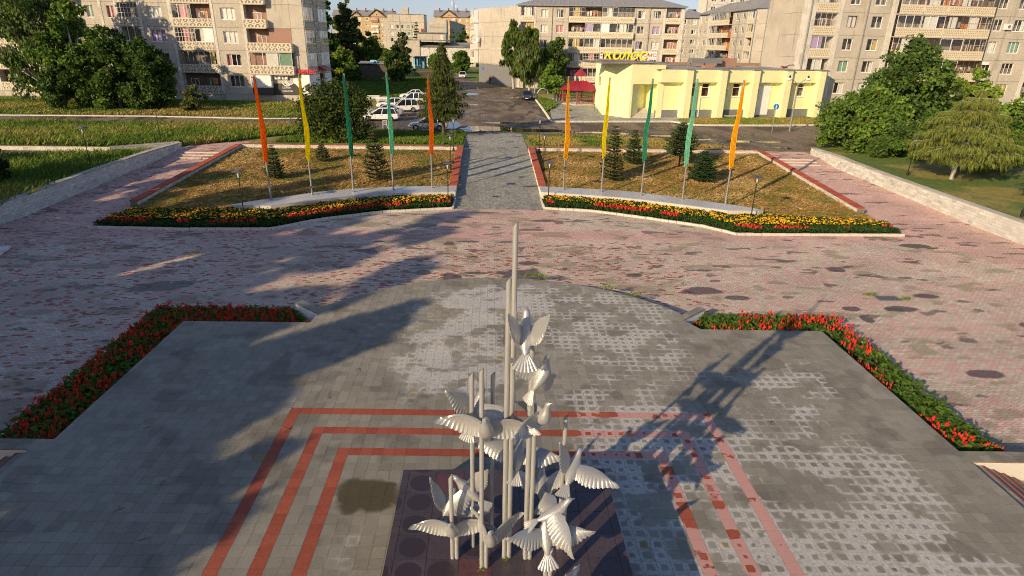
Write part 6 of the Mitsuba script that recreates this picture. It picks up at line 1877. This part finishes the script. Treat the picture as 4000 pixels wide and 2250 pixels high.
# ================================================================ FLAGS AND LAMPS
POLES = [(-15.01, 27.2, 7.9, "orange"), (-12.69, 28.7, 7.95, "yellow"), (-10.03, 29.6, 7.95, "green"), (-7.35, 30.45, 8.0, "mint"), (-4.61, 31.15, 7.9, "orange"),
         (5.07, 31.05, 7.95, "amber"), (7.8, 30.45, 7.95, "yellow"), (10.51, 29.45, 7.95, "green"), (13.18, 28.35, 8.05, "mint"), (15.8, 27.1, 8.1, "amber")]
NAMES = ["orange furled flag, leftmost of all, on a grey pole", "yellow furled flag second from the left on a grey pole", "dark green furled flag third from the left on a grey pole", "pale green furled flag left of the path pole", "orange furled flag on the pole just left of the path",
         "orange yellow furled flag on the pole just right of the path", "yellow furled flag right of the path before the yellow shop", "dark green furled flag before the shop porch", "pale green furled flag second from the right", "orange yellow furled flag, rightmost of all, on a grey pole"]
for i, (x, y, h, c) in enumerate(POLES):
    g = np.random.default_rng(400 + i)
    t = thing("flagpole", NAMES[i], "flagpole", "flagpoles on the two stone plinths")
    part(t, "pole", tube([[x, y, 0], [x, y, h * .5], [x, y, h]], [.062, .055, .04], 12), "mat_metal_grey", smooth=50)
    part(t, "base_plate", cyl(x, y, 0, .03, .13, sides=14), "mat_metal_grey")
    rows, N = 46, 40
    sg = [1, 1, 1, 1, 1, 1, -1, -1, -1, -1][i]
    length = h * g.uniform(.655, .69)
    ph = g.uniform(0, 6)
    V = []
    for r in range(rows):
        q = r / (rows - 1)
        w = np.interp(q, [0, .12, .45, .62, .85, 1], [.05, .12, .20, .30, .29, .20]) * g.uniform(.97, 1.03)
        j = np.linspace(0, 1, N)
        fold = np.sin(j * np.pi * 9 + ph + .9 * np.sin(q * 4 + ph) + 1.2 * q) * np.interp(q, [0, .2, 1], [.02, .05, .085])
        xo = sg * (-.09 + w * j * 1.12 + .02 * np.sin(q * 9 + ph)) 
        zb = h - .02 - length * q - .10 * q * np.abs(np.sin(j * 6 + ph)) - .25 * (q ** 6) * j
        around = np.where(j < .25, .055 * np.cos((j / .25) * np.pi * .8), 0)
        V.append(np.column_stack([x + xo, y - .065 + fold * .9 - around * .2, zb]))
    V = np.array(V)
    idx = np.arange(rows * N).reshape(rows, N)
    F = np.stack([idx[:-1, :-1], idx[1:, :-1], idx[1:, 1:], idx[:-1, 1:]], -1).reshape(-1, 4)
    part(t, "flag", mesh(V.reshape(-1, 3), F), "mat_flag_" + c, smooth=True)
    V2 = V.copy()
    V2[..., 1] = y + .07 + (V[..., 1] - y) * -.55; V2[..., 0] = x + (V[..., 0] - x) * .8
    part(t, "flag_back", mesh(V2.reshape(-1, 3), F[:, ::-1]), "mat_flag_" + c, smooth=True)

def lamp(x, y, z, h, label, head=True):
    t = thing("park_lamp", label, "lamp post", "black park lamps")
    part(t, "foot", cyl(x, y, z - .1, z + .46, .095, sides=14), "mat_black", smooth=50)
    part(t, "pole", cyl(x, y, z + .4, z + h - (.5 if head else 0), .036, .03, sides=8), "mat_black", smooth=50)
    if not head:
        return
    zt_ = z + h
    for dx, dy in ((1, 1), (1, -1), (-1, 1), (-1, -1)):
        part(t, "arm", tube([[x, y, zt_ - .55], [x + .10 * dx, y + .10 * dy, zt_ - .36], [x + .23 * dx, y + .23 * dy, zt_ - .06]], .012, 5), "mat_black")
    part(t, "glass", tube([[x, y, zt_ - .46], [x, y, zt_ - .3], [x, y, zt_ - .07]], [.03, .05, .08], 10), "mat_lampglass", smooth=50)
    hd = part(t, "cap", hexa([[x - .29, y - .29, zt_ - .06], [x + .29, y - .29, zt_ - .06], [x + .29, y + .29, zt_ - .06], [x - .29, y + .29, zt_ - .06]], [[x - .25, y - .25, zt_], [x + .25, y - .25, zt_], [x + .25, y + .25, zt_], [x - .25, y + .25, zt_]]), "mat_lampcap")
    part(hd, "cap_top", bx(x - .14, x + .14, y - .14, y + .14, zt_ + .002, zt_ + .05), "mat_lampcap")
lamp(16.62, 24.6, -.5, 2.95, "lamp standing in the marigold bed near the right end of the right plinth")
lamp(-15.95, 24.75, -.5, 2.9, "lamp standing in the marigold bed near the left end of the left plinth")
lamp(3.82, 29.4, -.5, 2.85, "lamp in the flower bed corner right of the path")
lamp(-3.3, 28.9, -.5, 2.8, "lamp in the flower bed corner left of the path")
lamp(4.12, 37.8, -.08, 3.15, "lamp behind the right path wall halfway up")
lamp(-3.62, 37.3, -.1, 3.1, "lamp behind the left path wall halfway up")
lamp(4.25, 44.6, .3, 3.25, "lamp behind the far end of the right path wall")
lamp(-3.78, 44.7, .3, 3.2, "lamp behind the far end of the left path wall")
lamp(-30.9, 34.4, .45, 3.15, "lamp in the tall grass behind the long grey wall")
lamp(-30.6, 44.7, .6, 2.7, "headless black lamp post beside the far end of the grey wall", head=False)
lamp(33.3, 34.6, .5, 3.1, "lamp on the grass under the yellow green larch")
lamp(32.9, 22.6, .45, 3.0, "lamp on the grass cut by the right edge of the view")
yl = thing("street_lamp", "pale tall street lamp with two heads before the yellow shop", "street lamp")
x, y, z = 36.1, 61.6, .5
part(yl, "pole", tube([[x, y, z - .1], [x, y, z + 3], [x, y, z + 5.6]], [.12, .09, .06], 10), "mat_metal_grey", smooth=50)
for sgn in (-1, 1):
    a = part(yl, "arm", tube([[x, y, z + 5.4], [x + .35 * sgn, y, z + 5.75], [x + .95 * sgn, y, z + 6.1]], .035, 6), "mat_metal_grey")
    hd = to_tm(m3.Manifold.sphere(1, 20).scale((.3, .22, .17)).translate((x + 1.15 * sgn, y, z + 6.05)))
    part(a, "head", hd, "mat_white", smooth=60)
    part(a, "hood", to_tm(m3.Manifold.sphere(1, 16).scale((.12, .09, .2)).translate((x + 1.12 * sgn, y, z + 6.3))), "mat_black", smooth=60)
sg = thing("footway_sign", "round blue sign with a white walking figure on a thin post", "road sign")
x, y, z = 33.2, 60.0, .5
part(sg, "post", tube([[x, y, z - .1], [x, y, z + 2.8]], .035, 8), "mat_metal_grey")
d = trimesh.creation.cylinder(.34, .03, sections=28); d.apply_transform(trimesh.transformations.rotation_matrix(np.pi / 2, (1, 0, 0))); d.apply_translation((x, y - .05, z + 3.05))
part(sg, "disc", d, "mat_blue_sign")
fsg = Facade(sg, (x, y - .066), (1, 0))
man = unary_union([Point(0, 3.25).buffer(.04), LineString([(0, 3.19), (-.01, 3.0)]).buffer(.032), LineString([(-.01, 3.0), (.07, 2.91), (.09, 2.81)]).buffer(.018), LineString([(-.01, 3.0), (-.06, 2.9), (-.11, 2.82)]).buffer(.018), LineString([(0, 3.16), (.08, 3.06)]).buffer(.015), LineString([(0, 3.16), (-.07, 3.05)]).buffer(.015)])
part(sg, "figure", fsg.plate(shapely.transform(man, lambda c: c + [0, z]), .001, .006), "mat_sign_white")

# ================================================================ CARS
def car(label, loc, ang, paint, kind="wagon", L_=4.45, H_=1.5, group="parked cars"):
    t = thing("parked_car", label, "car", group)
    T_ = TZ(loc, ang)
    W = .86
    # body: cross sections along the length, wheel arches cut out
    xs = np.array([-2.22, -2.16, -1.95, -1.3, -.5, .4, 1.0, 1.5, 1.9, 2.12, 2.2])
    low = np.array([.42, .32, .24, .20, .19, .19, .20, .20, .23, .30, .40])
    top = np.array([.72, .90, .95, .94, .92, .90, .88, .83, .76, .66, .55]) if kind != "sedan" else np.array([.68, .90, .95, .95, .92, .90, .88, .83, .76, .66, .55])
    hw = np.array([.74, .80, .84, .86, .86, .86, .86, .85, .81, .74, .66])
    n = 18
    a = np.linspace(0, 2 * np.pi, n, endpoint=False)
    ca, sa = np.sign(np.cos(a)) * np.abs(np.cos(a)) ** .35, np.sign(np.sin(a)) * np.abs(np.sin(a)) ** .35
    sec = []
    k_ = L_ / 4.42
    V = np.vstack([np.column_stack([np.full(n, x * k_), w * ca, (l + h) / 2 + (h - l) / 2 * sa]) for x, l, h, w in zip(xs, low, top, hw)])
    f = []
    m_ = len(xs)
    for i in range(m_ - 1):
        for j in range(n):
            q = (j + 1) % n
            f += [[i * n + j, (i + 1) * n + j, (i + 1) * n + q], [i * n + j, (i + 1) * n + q, i * n + q]]
    V = np.vstack([V, [[xs[0] * k_, 0, .57]], [[xs[-1] * k_, 0, .47]]])
    for j in range(n):
        q = (j + 1) % n
        f += [[j, q, m_ * n], [(m_ - 1) * n + q, (m_ - 1) * n + j, m_ * n + 1]]
    bd = mesh(V, f); bd.fix_normals()
    man = m3.Manifold(m3.Mesh(np.asarray(bd.vertices, np.float32), np.asarray(bd.faces, np.uint32)))
    wx = (1.36 * k_, -1.30 * k_)
    for x in wx:
        for sgn in (-1, 1):
            c = m3.Manifold.cylinder(.3, .355, .355, 28).rotate((90, 0, 0)).translate((x, sgn * .80 + .15, .32))
            man = man - c
    part(t, "body", to_tm(man), paint, smooth=28, T=T_)
    rear = {"wagon": (-2.02, -1.72), "sedan": (-1.72, -1.02), "hatch": (-2.05, -1.6)}[kind]
    zb, zt_ = .88, H_
    pts = [(1.02 * k_, .72, zb), (.12, .58, zt_ - .04), (rear[1] * k_, .56, zt_ - .03), (rear[0] * k_, .70, zb)]
    hullp = [((x, sgn * y, z), .03) for x, y, z in pts for sgn in (-1, 1)] + [((-.5, sgn * .60, zt_ - .0), .03) for sgn in (-1, 1)]
    part(t, "window", to_tm(hull_of(hullp, 12)), "mat_car_glass", T=T_, label="dark glass of the cabin")
    roof = [((.10, sgn * .56, zt_ - .01), .035) for sgn in (-1, 1)] + [((-.5, sgn * .585, zt_ + .025), .035) for sgn in (-1, 1)] + [((rear[1] * k_ - .02, sgn * .54, zt_ + .0), .035) for sgn in (-1, 1)]
    part(t, "roof", to_tm(hull_of(roof, 12)), paint, smooth=40, T=T_)
    for sgn in (-1, 1):
        for (a0, a1) in (((1.02 * k_, .735, zb), (.12, .60, zt_)), ((-.30, .765, zb), (-.40, .625, zt_ + .01)), ((-1.12, .765, zb), (-1.12, .615, zt_)), ((rear[0] * k_ + .02, .715, zb), (rear[1] * k_, .575, zt_))):
            if kind == "sedan" and a0[0] == -1.12:
                continue
            part(t, "pillar", to_tm(hull_of([((a0[0], sgn * a0[1], a0[2]), .045), ((a1[0], sgn * a1[1], a1[2] - .02), .04)], 8)), paint, T=T_)
        mr = to_tm(hull_of([((.80, sgn * .92, .97), .07), ((.86, sgn * .98, 1.0), .06)], 10))
        part(t, "mirror", mr, paint, T=T_, smooth=60)
        hl = to_tm(hull_of([((1.93 * k_, sgn * .70, .67), .05), ((2.06 * k_, sgn * .52, .63), .06), ((1.80 * k_, sgn * .76, .70), .03)], 10))
        part(t, "headlight", hl, "mat_lampglass", T=T_, smooth=60)
        tl = to_tm(hull_of([((-2.13 * k_, sgn * .70, .78), .06), ((-2.06 * k_, sgn * .74, 1.05 if kind != "sedan" else .85), .05)], 10))
        part(t, "tail_light", tl, "mat_tail", T=T_, smooth=60)
        for x in wx:
            ty = trimesh.creation.revolve(np.array([[.20, -.10], [.31, -.10], [.325, -.06], [.325, .06], [.31, .10], [.20, .10]]), sections=28)
            ty.apply_transform(trimesh.transformations.rotation_matrix(np.pi / 2, (1, 0, 0))); ty.apply_translation((x, sgn * .75, .325))
            w = part(t, "wheel", ty, "mat_tyre", T=T_, smooth=40)
            rm = trimesh.creation.cylinder(.205, .13, sections=24); rm.apply_transform(trimesh.transformations.rotation_matrix(np.pi / 2, (1, 0, 0))); rm.apply_translation((x, sgn * .765, .325))
            sp = [rm] + [trimesh.creation.box((.05, .02, .17), transform=trimesh.transformations.compose_matrix(angles=(0, 2 * np.pi * q / 5, 0), translate=(x + .11 * math.sin(2 * np.pi * q / 5), sgn * .835, .325 + .11 * math.cos(2 * np.pi * q / 5)))) for q in range(5)]
            part(w, "rim", cat(sp), "mat_rim" if paint != "mat_paint_silver_steel" else "mat_tyre", T=T_)
    part(t, "bumper", to_tm(hull_of([((-2.2 * k_, -.66, .48), .07), ((-2.2 * k_, .66, .48), .07)], 10)), paint, T=T_, smooth=60)
    part(t, "grille", bx(2.17 * k_, 2.225 * k_, -.4, .4, .42, .54), "mat_black", T=T_)
    part(t, "number_plate", bx(2.215 * k_, 2.235 * k_, -.26, .26, .33, .42), "mat_sign_white", T=T_)
    for sgn in (-1, 1):
        part(t, "door_gap", cat([bx(xx, xx + .012, sgn * .852 - .012, sgn * .852 + .012, .34, .86) for xx in (-.42, .52, -1.18)]), "mat_black", T=T_)
        part(t, "door_handle", cat([bx(xx, xx + .16, sgn * .865 - .012, sgn * .865 + .014, .74, .775) for xx in (-.30, -1.10)]), "mat_rim", T=T_)
    return t
PI = math.pi
def cz(x, y):
    return (x, y, float(ground_z(x, y)) + .012)
car("silver estate car with red rear lamps parked nearest the larch", cz(-7.45, 58.7), PI + .02, "mat_paint_silver", "wagon")
car("white estate car at the front of the parked row behind the white frame", cz(-14.15, 66.2), PI + .04, "mat_paint_white", "wagon", 4.6, 1.48)
car("grey blue saloon second in the parked row", cz(-14.2, 70.6), PI + .05, "mat_paint_silver", "sedan", 4.6, 1.42)
car("silver estate car with alloy wheels third in the parked row", cz(-12.6, 76.0), PI + .22, "mat_paint_white", "wagon", 4.5, 1.65)
car("white saloon just behind the tall silver estate in the parked row", cz(-14.6, 79.6), PI + .12, "mat_paint_white", "sedan", 4.6, 1.45)
car("white car half hidden by the larch near the back of the parked row", cz(-12.6, 86.4), PI + .1, "mat_paint_white", "hatch", 4.4, 1.6)
car("white car farthest back in the parked row", cz(-13.2, 93.5), PI + .1, "mat_paint_white", "sedan", 4.5, 1.45)
car("dark blue saloon facing the camera beside the grass wedge", cz(6.0, 95.6), -PI / 2 - .12, "mat_paint_blue", "sedan", 4.3, 1.40)
car("pale car standing far back at the corner of the middle block", cz(-7.2, 146), -PI / 2, "mat_paint_white", "hatch", 4.2, 1.5)

# ================================================================ PEOPLE
def person(label, loc, ang, top, legs, h=1.72, pose="stand", hair=(0.05, 0.03, 0.02), skin=(0.42, 0.25, 0.18)):
    t = thing("person", label, "person")
    s = h / 1.75
    T_ = TZ(loc, ang, s)
    J = {"head": (0.02, 0, 1.63), "neck": (0, 0, 1.47), "chest": (0, 0, 1.27), "waist": (0, 0, 1.03), "hip": (0, 0, .93)}
    arms = {}
    for sg in (-1, 1):
        sh = (0, sg * .19, 1.41)
        if pose == "talk":
            el, wr = (.08, sg * .30, 1.16), (.32, sg * .20, 1.18)
        elif pose == "hips":
            el, wr = (-.06, sg * .38, 1.18), (.04, sg * .20, 1.02)
        elif pose == "sit":
            el, wr = (.06, sg * .27, 1.16), (.30, sg * .16, 1.02)
        else:
            el, wr = (.0, sg * .26, 1.13), (.06, sg * .27, .88)
        arms[sg] = (sh, el, wr)
    def chain(*pr):
        return m3.Manifold.batch_boolean([hull_of([pr[i], pr[i + 1]], 14) for i in range(len(pr) - 1)], m3.OpType.Add)
    def soft(man, L_=.035, it=6):
        m = to_tm(man.refine_to_length(L_)); m.merge_vertices(); trimesh.smoothing.filter_taubin(m, iterations=it); return m
    torso = hull_of([((0, .15, 1.38), .075), ((0, -.15, 1.38), .075), ((.01, .09, 1.10), .10), ((.01, -.09, 1.10), .10)], 14) + hull_of([((.01, .09, 1.10), .10), ((.01, -.09, 1.10), .10), ((0, .09, .95), .105), ((0, -.09, .95), .105)], 14)
    sleeves = [chain((arms[q][0], .072), (arms[q][1], .052), (arms[q][2], .042)) for q in (-1, 1)]
    leg = []
    for sg in (-1, 1):
        if pose == "sit":
            leg.append(chain(((0, sg * .09, .93), .095), ((.40, sg * .11, .90), .065), ((.42, sg * .11, .50), .05)))
        else:
            leg.append(chain(((0, sg * .09, .92), .098), ((.03, sg * .11, .50), .065), ((-.02 + .04 * sg, sg * .12, .09), .048)))
    skinm = hull_of([((.0, 0, 1.46), .052), ((.01, 0, 1.56), .05)], 12) + hull_of([((.015, 0, 1.655), .088), ((.035, 0, 1.59), .062), ((.045, 0, 1.565), .045)], 16) + hull_of([((.10, 0, 1.63), .014), ((.112, 0, 1.605), .016)], 8)
    for sg in (-1, 1):
        skinm += hull_of([((.01, sg * .087, 1.64), .018), ((.015, sg * .09, 1.60), .014)], 8)
    sh_ = soft(skinm, .02, 3)
    hd = part(t, "head", sh_, "mat_vc", T=T_, smooth=True, color=np.tile(skin, (len(sh_.vertices), 1)))
    hm = soft(hull_of([((-.01, 0, 1.685), .094), ((-.045, 0, 1.62), .075), ((.03, 0, 1.715), .07)], 14), .03, 2)
    part(hd, "hair", hm, "mat_vc", T=T_, smooth=True, color=np.tile(hair, (len(hm.vertices), 1)))
    for sg in (-1, 1):
        e = trimesh.creation.icosphere(1, .011); e.apply_translation((.094, sg * .034, 1.645))
        part(hd, "eye", e, "mat_black", T=T_)
    part(hd, "mouth", bx(.088, .102, -.024, .024, 1.570, 1.578), "mat_vc", T=T_, color=np.tile((.28, .09, .08), (8, 1)))
    tm = soft(m3.Manifold.batch_boolean([torso] + sleeves, m3.OpType.Add))
    part(t, "jacket", tm, "mat_vc", T=T_, smooth=True, color=np.tile(top, (len(tm.vertices), 1)))
    lm = soft(m3.Manifold.batch_boolean(leg, m3.OpType.Add))
    part(t, "trousers", lm, "mat_vc", T=T_, smooth=True, color=np.tile(legs, (len(lm.vertices), 1)))
    for sg in (-1, 1):
        el, wr = np.array(arms[sg][1]), np.array(arms[sg][2])
        d = unit(wr - el); lat = unit(np.cross(d, [0, 0, 1]) if abs(d[2]) < .8 else np.cross(d, [1, 0, 0])); dn = np.cross(d, lat)
        hand = hull_of([(wr + d * .01 + lat * .022, .020), (wr + d * .01 - lat * .022, .020), (wr + d * .085 + lat * .032, .014), (wr + d * .085 - lat * .030, .013)], 8)
        for q, (o, ln) in enumerate(((.032, .062), (.012, .072), (-.010, .068), (-.030, .052))):
            b = wr + d * .085 + lat * o
            hand += hull_of([(b, .0095), (b + d * ln * .55 + dn * .006, .009)], 6) + hull_of([(b + d * ln * .55 + dn * .006, .009), (b + d * ln * .9 + dn * .026, .0075)], 6)
        hand += hull_of([(wr + d * .025 + lat * .03, .012), (wr + d * .07 + lat * .062, .010)], 6)
        hmn = to_tm(hand)
        part(t, "hand", hmn, "mat_vc", T=T_, color=np.tile(skin, (len(hmn.vertices), 1)))
        if pose == "sit":
            ft = hull_of([((.40, sg * .11, .46), .05), ((.56, sg * .11, .44), .038)], 10)
        else:
            ft = hull_of([((-.05 + .04 * sg, sg * .12, .05), .05), ((.14 + .04 * sg, sg * .13, .038), .038)], 10)
        part(t, "shoe", to_tm(ft), "mat_black", T=T_, smooth=60)
    return t
def onf(x, y):
    return (x, y, float(ground_z(x, y)) + .10)
person("person in black standing leftmost of the group by the summer house", onf(10.38, 92.4), -.4, (.018, .018, .022), (.022, .022, .028), 1.62, "talk")
person("person in black with pale bare arms in the middle of the group", onf(10.75, 90.9), 2.6, (.022, .022, .026), (.03, .03, .034), 1.70, "talk")
person("person in dark red jacket with hands on hips by the summer house", onf(11.0, 89.3), 2.3, (.30, .022, .045), (.055, .05, .048), 1.74, "hips")
person("child in pink sitting at the edge of the summer house floor", (12.0, 87.0, float(ground_z(12.0, 87)) - .02), -1.9, (.62, .20, .38), (.05, .05, .12), 1.12, "sit")
person("person in dark red walking far back by the foot of the middle block", (-.4, 128, float(ground_z(-.4, 128)) + .02), -1.4, (.28, .03, .04), (.05, .03, .035), 1.7)

# ================================================================ SMALL THINGS
wf = thing("carpet_frame", "small white metal frame standing on the road edge before the parked cars", "frame")
x, y, z = -12.2, 57.6, .5
for dx in (-.25, .25):
    part(wf, "leg", tube([[x + dx, y, z - .05], [x + dx * .8, y + .05, z + 1.15]], .03, 6), "mat_white")
for dz in (.72, .95, 1.13):
    part(wf, "bar", tube([[x - .22, y + .03, z + dz], [x + .22, y + .03, z + dz]], .03, 6), "mat_white")
for i, (x, y, a) in enumerate(((-18.9, 88.6, .3), (-17.2, 86.4, .25), (-27.0, 82.0, .1))):
    z = float(ground_z(x, y))
    b = thing("white_bench", ["white slatted bench farther from the cars in the shade beside the flats", "white slatted bench nearer the cars in the shade beside the flats", "white bench half hidden behind the willow bush"][i], "bench")
    T_ = TZ((x, y, z), a)
    for q in range(3):
        part(b, "seat_slat", bx(-.95, .95, -.22 + .15 * q, -.10 + .15 * q, .43, .47), "mat_white", T=T_)
    for q in range(3):
        part(b, "back_slat", bx(-.95, .95, .24, .27, .55 + .14 * q, .66 + .14 * q), "mat_white", T=T_)
    for sx in (-.75, .75):
        part(b, "leg", bx(sx - .06, sx + .06, -.22, .24, 0, .429), "mat_white_block", T=T_)
        part(b, "support", bx(sx - .03, sx + .03, .272, .31, .2, .96), "mat_white_block", T=T_)
pg = thing("climbing_arch", "small green and white climbing arch on the grass behind the blue car", "playground frame")
x, y = 9.6, 107; z = float(ground_z(x, y))
for dy in (0, .6):
    part(pg, "arch", tube([[x + 1.0 * math.cos(a), y + dy, z + .9 * math.sin(a)] for a in np.linspace(0, PI, 9)], .05, 6), "mat_sign_white" if dy else "mat_curtain_green")
for a in np.linspace(.4, PI - .4, 5):
    part(pg, "rung", tube([[x + 1.0 * math.cos(a), y, z + .9 * math.sin(a)], [x + 1.0 * math.cos(a), y + .6, z + .9 * math.sin(a)]], .03, 5), "mat_light_blue")
ps = thing("blue_post", "short light blue post on the grass behind the blue car", "post")
part(ps, "post", cyl(8.1, 108, float(ground_z(8, 108)), float(ground_z(8, 108)) + 1.0, .07), "mat_light_blue")
st = thing("survey_stake", "thin dark stake in the shaded dry lawn beside the left plinth", "stake")
part(st, "stake", cyl(-17.0, 27.4, float(lawn_z(27.4)) - .1, float(lawn_z(27.4)) + .55, .02, sides=6), "mat_black")
g = np.random.default_rng(88)
lit = thing("paper_litter", "crumpled pale paper lying on the shaded paving at the left edge", "litter")
for x, y, s in ((-25.9, 17.6, .34), (-25.6, 16.9, .22)):
    m = trimesh.creation.icosphere(2, s); v = m.vertices * [1.5, 1, .22]; v += (meshkit.noise(v * 9, 3)[:, None] - .5) * .22; v[:, 2] = np.maximum(v[:, 2] - v[:, 2].min(), 0)
    part(lit, "paper", mesh(v + [x, y, PLAZA + .004], m.faces), "mat_curtain_white")
for i, (x, y) in enumerate(((-22.4, 13.6), (-22.9, 12.5), (-21.6, 10.6), (-22.2, 11.9), (-21.0, 9.0))):
    l = thing("paper_scrap", "small pale scrap on the left paving, " + ["just below the crumpled paper", "leftmost of all", "nearest the platform but one", "in the middle of the five", "nearest the platform"][i], "litter", "pale scraps on the left paving")
    part(l, "sheet", hexa([[x, y, PLAZA + .004], [x + .16, y, PLAZA + .004], [x + .18, y + .12, PLAZA + .004], [x, y + .1, PLAZA + .004]], [[x, y, PLAZA + .01], [x + .16, y, PLAZA + .03], [x + .18, y + .12, PLAZA + .012], [x, y + .1, PLAZA + .03]]), "mat_curtain_white")
for i, (x, y, a, s) in enumerate(((-8.9, -2.2, .3, .22), (-8.3, -1.3, 1.2, .18), (-9.9, 1.0, .2, .2), (-6.0, .8, .9, .3), (-4.6, 4.2, 2.2, .22), (-7.9, -3.1, .1, .24), (7.7, 1.1, .6, .2), (-5.2, 2.5, 1.5, .12))):
    tw = thing("twig", "dark twig on the grey tiles " + ["in the shade left of the outer red band", "just beyond the leftmost shaded twig", "nearest the left flower trough", "at the edge of the tree shade", "close to the rounded platform edge", "lowest of all in the left shade", "alone on the right half of the platform", "just left of the outer band corner"][i], "twig", "fallen twigs on the platform")
    part(tw, "stem", tube([[x, y, .012], [x + s * .5 * math.cos(a), y + s * .5 * math.sin(a), .03], [x + s * math.cos(a + .3), y + s * math.sin(a + .3), .014]], .008, 5), "mat_old_wood")
    part(tw, "side_shoot", tube([[x + s * .5 * math.cos(a), y + s * .5 * math.sin(a), .03], [x + s * .8 * math.cos(a + 1), y + s * .8 * math.sin(a + 1), .012]], .005, 4), "mat_old_wood")
k = numbered("edge_weeds"); note(k, "small weeds growing along the rounded platform edge and the drain", "weeds", kind="stuff")
pts = np.vstack([np.column_stack([g.normal(x, .18, 60), g.normal(y, .05, 60)]) for x, y in ((2.0, 12.95), (4.9, 11.55), (5.9, 10.75), (17.4, 12.2), (18.7, 11.7), (1.5, 13.0))])
c = np.column_stack([pts, PLAZA + g.uniform(.02, .16, len(pts))])
c[np.abs(c[:, 0] - 18) > 2, 2] += .55
mm, cc = leaf_mesh(c, .06, tint(LIGHT, len(c), g), g)
scene[k] = mikit.ply(mm, "mat_leaf", color=cc)
